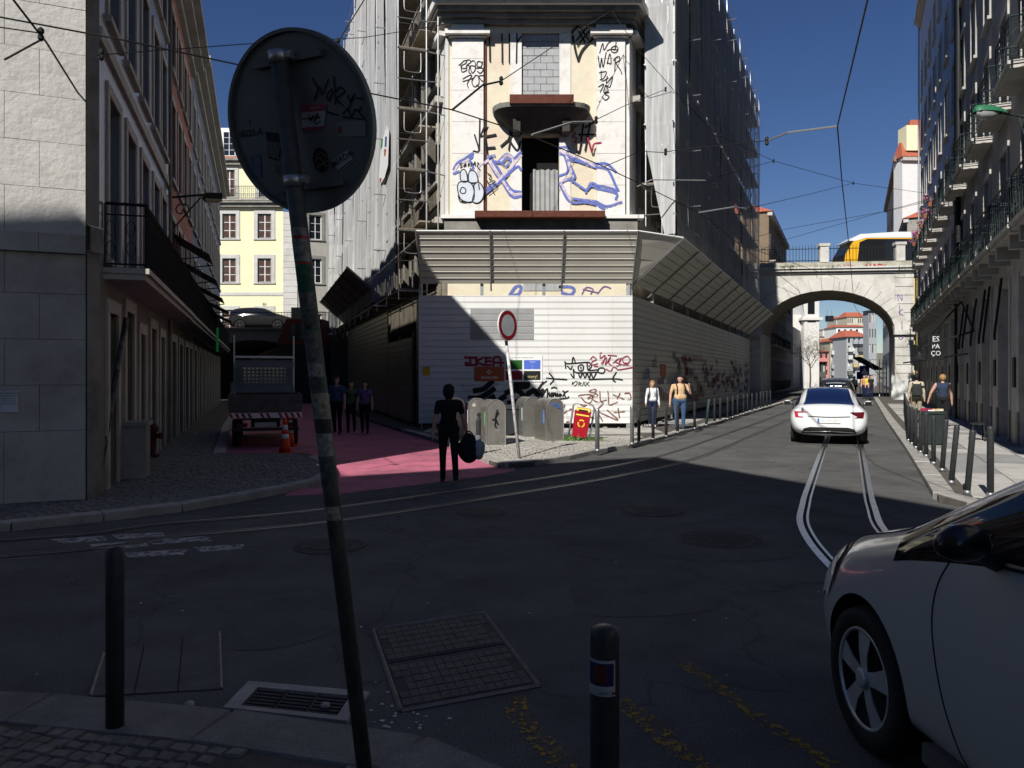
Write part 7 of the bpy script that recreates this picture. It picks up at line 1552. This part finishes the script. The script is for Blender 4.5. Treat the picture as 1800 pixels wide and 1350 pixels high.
# ------------------------------------------------------------------ people
skin = mat('skin', (.55, .33, .24), .55, .05)
def cap(mb, p, q, r1, r2):
    p, q = Vector(p), Vector(q); L = (q-p).length; seg = 10
    if L < 1e-4: q = p+Vector((0, 0, .001))
    d = (q-p).normalized(); pts = []; rs = []
    for k in range(4): a = math.pi/2*k/4; pts.append(p-d*r1*math.cos(a)); rs.append(max(.001, r1*math.sin(a)))
    pts.append(p); rs.append(r1); pts.append(q); rs.append(r2)
    for k in range(3, -1, -1): a = math.pi/2*k/4; pts.append(q+d*r2*math.cos(a)); rs.append(max(.001, r2*math.sin(a)))
    mb.tube(pts, rs, seg)
def person(label, loc, rz, h, top, bottom, shoe, hair, arms, legs, sleeve='short', wide=1.0, hairlen=0, lean=0, headturn=0.0, group=None, vox=.011, skinm=None):
    """arms: ((elbow),(wrist)) per side, legs: ((knee),(ankle)) per side, as offsets in metres for a 1.7 m figure; facing +y."""
    s = h/1.7; root = thing('person', label, 'person', loc, rz, group, scale=s); mb = MB(); B = []; sk = skinm or skin
    def c(p, q, r1, r2, m): cap(mb, p, q, r1, r2); B.append((Vector(p), Vector(q), r1, r2, m))
    w = wide; pel = Vector((0, 0, .93)); che = Vector((0, lean*.3, 1.28)); nk = Vector((0, lean*.42, 1.44)); hd = Vector((0, lean*.5+.02, 1.585))
    c(pel+Vector((-.07*w, 0, 0)), pel+Vector((.07*w, 0, 0)), .115*w, .115*w, 'b'); c(pel+Vector((0, .01, .12)), che, .125*w, .14*w, 't'); c(pel+Vector((-.05*w, .03*w, .1)), pel+Vector((.05*w, .03*w, .1)), .11*w, .11*w, 't')
    c(che+Vector((-.08*w, 0, .03)), che+Vector((.08*w, 0, .03)), .115, .115, 't'); c(che+Vector((-.13*w, -.01, .1)), che+Vector((.13*w, -.01, .1)), .07, .07, 't')
    c(nk-Vector((0, 0, .06)), hd-Vector((0, 0, .08)), .056, .052, 's')
    ct, st_ = math.cos(headturn), math.sin(headturn); rot = lambda v: Vector((v[0]*ct-v[1]*st_, v[0]*st_+v[1]*ct, v[2]))
    c(hd+rot((0, -.015, .02)), hd+rot((0, -.015, .035)), .088, .088, 's'); c(hd+rot((0, .03, -.05)), hd+rot((0, .045, -.065)), .06, .045, 's'); c(hd+rot((0, .09, -.005)), hd+rot((0, .1, -.03)), .012, .018, 's')
    for e in (-1, 1): c(hd+rot((.082*e, -.01, -.01)), hd+rot((.085*e, -.015, .015)), .014, .016, 's')
    for e, (el, wr) in zip((-1, 1), arms):
        sh = che+Vector((.175*w*e, -.01, .1)); el = sh+Vector((el[0]*e, el[1], el[2])); wr = el+Vector((wr[0]*e, wr[1], wr[2]))
        ms = {'short': ('t', 's'), 'long': ('t', 't'), 'none': ('s', 's')}[sleeve]
        mid = lerp(sh, el, .6); c(sh, mid, .06, .052, ms[0]); c(mid, el, .05, .043, ms[0] if sleeve == 'long' else 's' if sleeve == 'none' else 's'); c(el, wr, .043 if sleeve != 'long' else .048, .03 if sleeve != 'long' else .036, ms[1])
        d = (wr-el).normalized(); sd_ = d.orthogonal().normalized() if abs(d.z) < .2 else Vector((0, 1, 0)); sd_ = (sd_-d*sd_.dot(d)).normalized(); pm = wr+d*.05
        c(wr, pm+d*.02, .026, .03, 's')
        for k in range(4): f0 = pm+d*.03+sd_*(.0175*(k-1.5)*1.35); L = (.06, .075, .07, .055)[k]; f1 = f0+d*L*.55; n_ = d.cross(sd_)*-e; c(f0, f1, .0095, .009, 's'); c(f1, f1+(d*.8+n_*.5).normalized()*L*.5, .009, .008, 's')
        c(pm-d*.02+sd_*.02, pm+sd_*.05+d*.03, .012, .010, 's')
    for e, (kn, an) in zip((-1, 1), legs):
        hp = pel+Vector((.09*w*e, 0, -.03)); kn = hp+Vector((kn[0]*e, kn[1], kn[2])); an = kn+Vector((an[0]*e, an[1], an[2]))
        c(hp, kn, .095*w, .064*(.5+.5*w), 'b'); c(kn, an, .062*(.5+.5*w), .05, 'b'); c(an-Vector((0, .03, .02)), an+Vector((0, .13, -.045)), .04, .034, 'h')
    me = fixn(mb.mesh('body', sk)); o = bpy.data.objects.new('p', me); COL.objects.link(o); m = o.modifiers.new('r', 'REMESH'); m.mode = 'VOXEL'; m.voxel_size = vox; m.use_smooth_shade = True
    m2 = o.modifiers.new('s', 'SMOOTH'); m2.iterations = 2; m2.factor = .4
    me = evaled(o); me.materials.clear()
    for mm in (top, bottom, sk, shoe): me.materials.append(mm)
    ix = {'t': 0, 'b': 1, 's': 2, 'h': 3}; mi = []
    for p in me.polygons:
        cen = p.center; best = 9; bm_ = 0
        for a, b_, r1, r2, k in B:
            ab = b_-a; t_ = max(0, min(1, (cen-a).dot(ab)/max(ab.length_squared, 1e-9))); dd_ = (cen-(a+ab*t_)).length-lerp(r1, r2, t_)
            if dd_ < best: best = dd_; bm_ = ix[k]
        mi.append(bm_)
    zmin = min(v.co.z for v in me.vertices)
    for v in me.vertices: v.co.z -= zmin
    me.polygons.foreach_set('material_index', mi); me.polygons.foreach_set('use_smooth', [True]*len(mi)); link('body', me, root, False)
    # hair: a cap over the skull, longer at the back when asked
    b = bmesh.new(); bmesh.ops.create_icosphere(b, subdivisions=4, radius=1); V = []
    for v in b.verts:
        q = Vector((v.co.x*.101, v.co.y*.108-.022, v.co.z*.105+.04)); 
        if v.co.z < -.05:
            if v.co.y > .15: q *= .4
            else: q.z -= hairlen*(-v.co.z); q.x *= 1.05
        q += Vector((.006*noise.noise(v.co*6), .008*noise.noise(v.co*5+Vector((3, 0, 0))), .008*noise.noise(v.co*7)))
        if v.co.y > .55 and v.co.z < .35: q.y -= .05
        w_ = hd+rot(q); V.append((w_.x, w_.y, w_.z-zmin))
    mb = MB(); mb.add(V, [tuple(v.index for v in f.verts) for f in b.faces]); b.free(); mb.build('hair', hair, root, False, True)
    for e in (-1, 1):
        mb = MB(); q = hd+rot((.032*e, .079, .008)); mb.lathe([(0, -.007), (.008, -.005), (.010, 0), (.008, .005), (0, .007)], 8, (q.x, q.y, q.z-zmin)); mb.build('eye', dark, root, False, True)
    mb = MB(); q = hd+rot((0, .083, -.068)); mb.box(q.x-.022, q.x+.022, q.y-.012, q.y+.010, q.z-zmin-.006, q.z-zmin+.006); mb.build('mouth', mat('lips', (.35, .1, .09), .5), root, False)
    return root
cloth = lambda n, c, v=.1: mat(n, c, .9, v, 8, .2, 60)
blk = cloth('black_cloth', (.012, .012, .013)); jean = cloth('blue_jeans', (.05, .09, .17), .25); navy = cloth('navy_jeans', (.015, .02, .055)); whc = cloth('white_knit', (.68, .68, .69)); tan = cloth('tan_shirt', (.62, .42, .24)); beigec = cloth('beige_shirt', (.5, .43, .33)); denim = cloth('dark_denim', (.03, .045, .08)); shoeb = cloth('dark_shoe', (.02, .02, .02))
brown = mat('brown_hair', (.06, .035, .02), .6, .3, 30); blond = mat('blond_hair', (.34, .2, .08), .6, .3, 30); darkh = mat('dark_hair', (.012, .01, .009), .55, .2, 30)
down = ((.05, 0, -.29), (.02, .05, -.25)); LW = ((0, .04, -.42), (0, -.06, -.42)); LB = ((0, -.04, -.42), (0, -.1, -.40)); LS = ((0, .02, -.43), (0, -.03, -.42))
p1 = person('woman in white jumper and navy trousers walking by the hoarding', G(1147, 750.5, PV), R(178), 1.50, whc, navy, cloth('pale_shoe', (.5, .5, .48)), blond, (down, ((.06, .0, -.28), (.03, .12, -.22))), (LW, LB), 'long', .98, .16, .0)
p2 = person('person in tan shirt and blue jeans holding a backpack strap', G(1195, 755, PV), R(188), 1.66, tan, jean, shoeb, darkh, (((.1, .1, -.24), (-.08, .12, .2)), ((.08, .0, -.28), (.04, .06, -.25))), (LS, LS), 'short', 1.3, .05, 0, R(-35))
def strap(par, P, m): mb = MB(); mb.tube(catmull(P, 4), .022, 6); return mb.build('strap', m, par, False)
def backpack(loc, rz, s, z, lab, m):
    t = thing('backpack', lab, 'backpack', loc, rz, scale=s); b = bmesh.new(); bmesh.ops.create_cube(b, size=1); bmesh.ops.subdivide_edges(b, edges=b.edges[:], cuts=4, use_grid_fill=True)
    for v in b.verts:
        q = v.co; k = 1-.35*max(0, abs(q.x)*2-.5)-.35*max(0, q.z*2-.4); v.co = Vector((q.x*.32*(1-.3*max(0, q.z)), -.20+q.y*.2*k, z+q.z*.46))
    me = bpy.data.meshes.new('bag'); b.to_mesh(me); b.free(); me.materials.append(m); me.polygons.foreach_set('use_smooth', [True]*len(me.polygons)); link('bag', me, t, False)
    mb = MB(); mb.box(-.1, .1, -.33, -.29, z-.17, z+.02); mb.build('pocket', m, t, False)
    for e in (-1, 1): strap(t, [(.12*e, -.14, z+.2), (.13*e, -.03, z+.27), (.13*e, .1, z+.2), (.13*e, .14, z+.02), (.14*e, .08, z-.15), (.13*e, -.12, z-.2)], m)
    return t
backpack(G(1147, 750.5, PV), R(178), 1.50/1.7, 1.2, 'thin grey rucksack worn by the woman in white', cloth('grey_strap', (.08, .09, .1)))
backpack(G(1195, 755, PV), R(188), 1.66/1.7, 1.2, 'black rucksack worn by the person in tan', blk)
# figure with bag crossing the pink street
pm = G(789, 848); p3 = person('dark clad person walking away across the pink street with a bag', pm, R(12), 1.62, blk, blk, shoeb, darkh, (((.06, .0, -.28), (.03, .06, -.24)), ((.09, .02, -.28), (.06, .08, -.25))), (((0, .1, -.42), (.0, .0, -.42)), ((0, -.06, -.42), (0, -.16, -.38))), 'short', 1.05, .09, .03)
hb = pm+Vector((.33, .12, 0)); t = thing('carrier_bag', 'dark bulging bag with white cloth carried by the walker', 'bag', (hb.x, hb.y, .32))
b = bmesh.new(); bmesh.ops.create_icosphere(b, subdivisions=4, radius=1)
for v in b.verts: v.co = Vector((v.co.x*.19*(1-.35*max(0, v.co.z)), v.co.y*.15*(1-.4*max(0, v.co.z)), .24+v.co.z*.25))*(1+.1*noise.noise(v.co*3))
me = bpy.data.meshes.new('bag'); b.to_mesh(me); b.free(); me.materials.append(cloth('bag_black', (.015, .016, .02))); me.polygons.foreach_set('use_smooth', [True]*len(me.polygons)); link('bag', me, t, False)
mb = MB(); mb.tube(catmull([(-.08, 0, .42), (-.05, 0, .5), (.0, 0, .53), (.05, 0, .5), (.08, 0, .42)], 4), .012, 6); mb.build('handle', blk, t, False)
b = bmesh.new(); bmesh.ops.create_icosphere(b, subdivisions=3, radius=1)
for v in b.verts: v.co = Vector((.17+v.co.x*.1, -.02+v.co.y*.1, .22+v.co.z*.17))*(1+.12*noise.noise(v.co*4))
me = bpy.data.meshes.new('cl'); b.to_mesh(me); b.free(); me.materials.append(cloth('grey_white_cloth', (.35, .36, .38))); me.polygons.foreach_set('use_smooth', [True]*len(me.polygons)); link('white_cloth', me, t, False)
# three in the shade of the side hoarding
for px, py, hh, c, lab, rz in ((592, 763, 1.74, (.05, .08, .16), 'person in blue top walking up the shaded pink street', 178), (617, 761, 1.6, (.06, .12, .05), 'person in green top between two companions in the shade', 183), (641, 762, 1.6, (.16, .08, .2), 'person in purple patterned top by the shaded hoarding', 180)):
    person(lab, G(px, py, .004), R(rz), hh, cloth('top_%d' % px, c, .6), blk, shoeb, darkh, (down, down), (LW, LB) if px != 617 else (LB, LW), 'short', 1.05, .04, vox=.016)
# two walking off along the right pavement
q1 = PR.px(1612, 745, 1.5); q1 = G(1611, 742, PV); person('person in beige shirt walking toward the bridge pier', q1, R(-24), 1.72, beigec, cloth('khaki', (.3, .26, .18)), shoeb, darkh, (down, down), (LW, LB), 'long', 1.05, .03)
backpack(q1, R(-24), 1.72/1.7, 1.15, 'dark green rucksack on the person in beige', cloth('bag_green', (.03, .035, .03)))
q2 = G(1657, 752, PV); person('person with tied fair hair in sleeveless denim vest and black trousers', q2, R(-22), 1.70, denim, blk, shoeb, blond, (((.14, .02, -.26), (.06, .06, -.24)), down), (LW, LB), 'none', 1.12, .02)
# small far figures under the arch
for i, (px, py, c, lab) in enumerate(((1502, 697, (.6, .6, .58), 'far person in white top beyond the arch'), (1519, 699, (.55, .28, .12), 'far person in orange top beyond the arch'), (1526, 700, (.7, .55, .05), 'far person in yellow top beyond the arch'), (1531, 701, (.02, .02, .02), 'far person in black beyond the arch'))):
    person(lab, G(px, py, PV if i else 0), R(170+i*8), 1.7, cloth('far_top_%d' % i, c), navy, shoeb, brown, (down, down), (LS, LS), 'short', 1.05, .03, vox=.03)
# pedestrian crossing sign, bare tree and shop awning beyond the arch
c = AT(1519, 652, 66); t = thing('crossing_sign', 'blue pedestrian crossing sign on a post beyond the arch', 'traffic sign', (c.x, c.y, PV)); mb = MB(); mb.tube([(c.x, c.y, PV), (c.x, c.y, c.z+.4)], .04, 6); mb.build('post', steel, t)
mb = MB(); mb.box(c.x-.42, c.x+.42, c.y-.06, c.y-.04, c.z-.35, c.z+.45); mb.build('panel', mat('sign_blue', (.04, .06, .45), .5), t); mb = MB(); mb.poly([(c.x+x, c.y-.063, c.z+z) for x, z in ((-.3, -.25), (.3, -.25), (0, .3))]); mb.build('white_triangle', white, t)
c = AT(1512, 660, 72); t = thing('parking_sign', 'smaller blue sign behind the crossing sign', 'traffic sign', (c.x, c.y, PV)); mb = MB(); mb.tube([(c.x, c.y, PV), (c.x, c.y, c.z+.4)], .04, 6); mb.build('post', steel, t); mb = MB(); mb.box(c.x-.35, c.x+.35, c.y-.06, c.y-.04, c.z-.35, c.z+.35); mb.build('panel', MATS['sign_blue'], t)
tr = AT(1424, 640, 92); t = thing('bare_tree', 'leafless street tree in front of the church tower', 'tree', (tr.x, tr.y, PV)); tk = mat('bark', (.12, .1, .08), .9, .2, 9); qr = random.Random(4); mb = MB()
mb.tube([(tr.x, tr.y, PV), (tr.x+.05, tr.y, 1.6), (tr.x, tr.y, 3)], [.12, .1, .08], 7); mb.build('trunk', tk, t); mb = MB()
def branch(p, d, L, r, k):
    e = p+d*L; mb.tube([p, (p+e)/2+Vector((qr.uniform(-.1, .1),)*3)*L*.4, e], [r, r*.8, r*.6], 5, False)
    if k: 
        for _ in range(3): branch(e, (d+Vector((qr.gauss(0, .5), qr.gauss(0, .5), qr.gauss(.1, .35)))).normalized(), L*qr.uniform(.6, .85), r*.6, k-1)
for k in range(5): branch(Vector((tr.x, tr.y, 2.6+.1*k)), Vector((math.cos(k*1.3)*.6, math.sin(k*1.3)*.6, .8)).normalized(), 1.1, .05, 4)
o = mb.build('crown', tk, t); mb = MB()
for k in range(700):
    a = Vector((tr.x, tr.y, 5))+Vector((qr.gauss(0, .9), qr.gauss(0, .9), qr.gauss(0, 1.0))); d = Vector((qr.uniform(-1, 1), qr.uniform(-1, 1), qr.uniform(-.3, 1))).normalized()*.3; w = d.orthogonal().normalized()*.02; mb.quad(a-w, a+w, a+d+w*.5, a+d-w*.5)
o = mb.build('twigs', tk, t); o['kind'] = 'stuff'
c = AT(1532, 640, 64.5); t = thing('shop_awning', 'dark awning jutting from the shop beyond the arch', 'awning', c.to_tuple()); mb = MB(); mb.box8([c+Vector(v) for v in ((-.9, 0, .5), (.9, 0, -.5), (.9, 1.5, -.5), (-.9, 1.5, .5), (-.9, 0, .62), (.9, 0, -.38), (.9, 1.5, -.38), (-.9, 1.5, .62))]); mb.build('canvas', iron, t); mb = MB(); mb.tube([c+Vector((-.2, 0, .1)), c+Vector((.9, 0, -1.3))], .03, 5); mb.build('arm', steel, t)
c = AT(1552, 655, 62.5); t = thing('lattice_frame', 'white metal lattice frame standing under the arch edge', 'frame', (c.x, c.y, PV))
for x in (-.28, 0, .28): mb = MB(); mb.tube([(c.x+x, c.y, PV), (c.x+x, c.y, 3.1)], .035, 5); mb.build('upright', white, t)
for z in (1.6, 2.0, 2.4, 2.8): mb = MB(); mb.tube([(c.x-.35, c.y, z), (c.x+.35, c.y, z)], .03, 5); mb.build('bar', white, t)
c = AT(1458, 560, 66); t = thing('hanging_sign', 'white rectangular sign box hung on wires under the arch', 'sign', c.to_tuple()); mb = MB(); mb.box(c.x-.32, c.x+.32, c.y-.1, c.y+.1, c.z-.26, c.z+.24); mb.build('box', white, t)
for x in (-.2, .2): mb = MB(); mb.tube([(c.x+x, c.y, c.z+.24), (c.x+x, c.y, 7.5)], .01, 4); mb.build('hanger', iron, t)

# ------------------------------------------------------------------ overhead tram wires
def wire(pts, r, lab, m=iron, name='overhead_wire', sag=0, knots=()):
    t = thing(name, lab, 'wire', Vector(pts[0]).to_tuple()); mb = MB(); mb.tube(pts, r, 5); mb.build('cable', m, t)
    for k in knots: 
        k = Vector(k); mb = MB(); mb.lathe([(0, -.09), (.035, -.06), (.035, -.02), (.02, 0), (.035, .02), (.035, .06), (0, .09)], 8, k); mb.build('insulator', iron, t)
ZW = 6.0
wire([ATZ(x, y, ZW) for x, y in ((-140, -2), (0, 30), (215, 70), (425, 115), (640, 162), (795, 193), (925, 235), (1062, 293), (1140, 330), (1230, 375))]+[(14.2, 38, ZW), (21, 55, ZW)], .011, 'long contact wire following the tram track past the derelict corner')
wire([(3.1, 4, ZW), ATZ(1525, 0, ZW), ATZ(1500, 105, ZW), ATZ(1472, 222, ZW), ATZ(1480, 320, ZW), ATZ(1490, 410, ZW), (20.5, 46, ZW), (25.5, 56, ZW)], .012, 'contact wire over the right tram track running to the bridge')
lw = PLs.px(168, 97, .05)
sp1 = PB0.px(1075, 18, 1.2)
wire([lw, AT(425, 78, 14), AT(640, 66, 17.5), AT(800, 40, 20.5), sp1], .009, 'span wire from the tiled house to the derelict cornice', knots=[lerp(lw, AT(425, 78, 14), .03)])
rw = PR.px(1645, 342, .1)
wire([sp1, AT(1120, 85, 24.5), AT(1190, 165, 25.5), AT(1260, 237, 27), AT(1360, 283, 30), AT(1500, 322, 35), rw], .01, 'span wire from the derelict cornice to the tiled house near the bridge', knots=[AT(1260, 237, 27), AT(1360, 283, 30), AT(1500, 322, 35)])
sg = mat('pull_off_rod', (.5, .5, .49), .4, .1, metal=.6); c1 = ATZ(1472, 222, ZW); k1 = ATZ(1062, 293, ZW)
wire([c1, AT(1385, 233, 13.6), AT(1350, 247, 14.2)], .018, 'pale pull-off rod meeting the right contact wire', sg, 'pull_off_arm'); wire([AT(1350, 247, 14.2), AT(1190, 264, 16.5), AT(1165, 268, 17), AT(1125, 266, 17.5), k1], .009, 'steady wire between the two contact wires', knots=[AT(1348, 248, 14.2), AT(1170, 267, 17)])
k2 = ATZ(935, 237, ZW); wire([k2, AT(1005, 215, 14.5), AT(1040, 214, 15.2)], .02, 'pale curved pull-off rod by the derelict door', sg, 'pull_off_arm'); wire([AT(1040, 214, 15.2), AT(1100, 185, 19), AT(1170, 157, 24.6)], .009, 'steady wire from the pull-off rod to the right net', knots=[AT(1048, 211, 15.6), AT(1170, 157, 24.5)])
k3 = ATZ(1228, 374, ZW); wire([k3, AT(1290, 364, 20.5), AT(1312, 367, 21)], .022, 'pale pull-off rod above the hoarding canopy', sg, 'pull_off_arm'); wire([AT(1312, 367, 21), AT(1420, 342, 27), AT(1500, 322, 35)], .009, 'thin steady wire rising toward the tiled house', knots=[AT(1316, 367, 21.2)])
wire([AT(1120, 328, 25), AT(1145, 316, 24.5), AT(1240, 317, 25.5)], .02, 'pale pull-off rod beside the white end net', sg, 'pull_off_arm'); wire([AT(1240, 317, 25.5), AT(1360, 283, 30)], .01, 'steady wire rising from the net corner')
k4 = ATZ(795, 193, ZW); wire([k4, AT(848, 150, 12.8), AT(880, 143, 13.4)], .018, 'dark pull-off rod before the left pilaster', iron, 'pull_off_arm'); wire([AT(880, 143, 13.4), AT(975, 80, 18), sp1], .01, 'steady wire up to the derelict cornice', knots=[AT(881, 142, 13.4)])
wire([AT(592, 78, 12), AT(612, 45, 13), AT(645, -8, 16)], .012, 'short twisted wire in front of the white net', knots=[AT(594, 76, 12)])
lw2 = PLf.px(137, 163, .03); wire([AT(20, -5, 8.6), AT(70, 60, 9.0), AT(80, 72, 9.1), lw2], .013, 'dark wire strained to the limestone end wall', knots=[AT(72, 60, 9)]); wire([AT(-20, 45, 8.7), AT(70, 58, 9.0)], .008, 'thin wire joining the strained wire'); wire([AT(8, 105, 8.7), AT(72, 70, 9.1)], .012, 'short rod from the strained wire', iron, 'pull_off_arm')
wire([AT(1335, 415, 52), AT(1385, 402, 50), AT(1560, 371, 46), PR.px(1640, 352, .1)], .014, 'upper cross wire before the bridge'); wire([AT(1335, 440, 54), AT(1385, 420, 52), AT(1560, 370, 47), PR.px(1690, 335, .1)], .014, 'lower cross wire before the bridge')
wire([AT(1300, 430, 26), PBr.px(1475, 490, .3)], .012, 'sagging cable along the bridge cornice')
# block added outside the view, near right, to cut sky fill on the foreground
t = thing('added_sky_blocker', 'unseen rendered block added on the near right corner to cut sky light', 'building', (18, -6, 0)); Pq = Plane((9.6, 4.5), (.26, -.966), (-.966, -.26)); Pq2 = Plane((9.6, 4.5), (.966, .26), (-.26, .966))
for P in (Pq, Pq2):
    hs = [(1.5+3*i, 2.7+3*i, .8+3.7*s, 3.1+3.7*s) for i in range(8) for s in range(5)]; mb = MB(); wall(mb, P, 0, 26, 0, 19, hs); mb.build('wall', beige, t)
    for h in hs: window(P, h, t)
mb = MB(); q = [Pq.at(0, 0), Pq2.at(26, 0), Pq2.at(26, 0)+Vector((.26, -.966, 0))*26, Pq.at(26, 0)]; mb.prism([xy(p) for p in q][::-1], 18.7, 19); mb.build('roof', redtile, t)
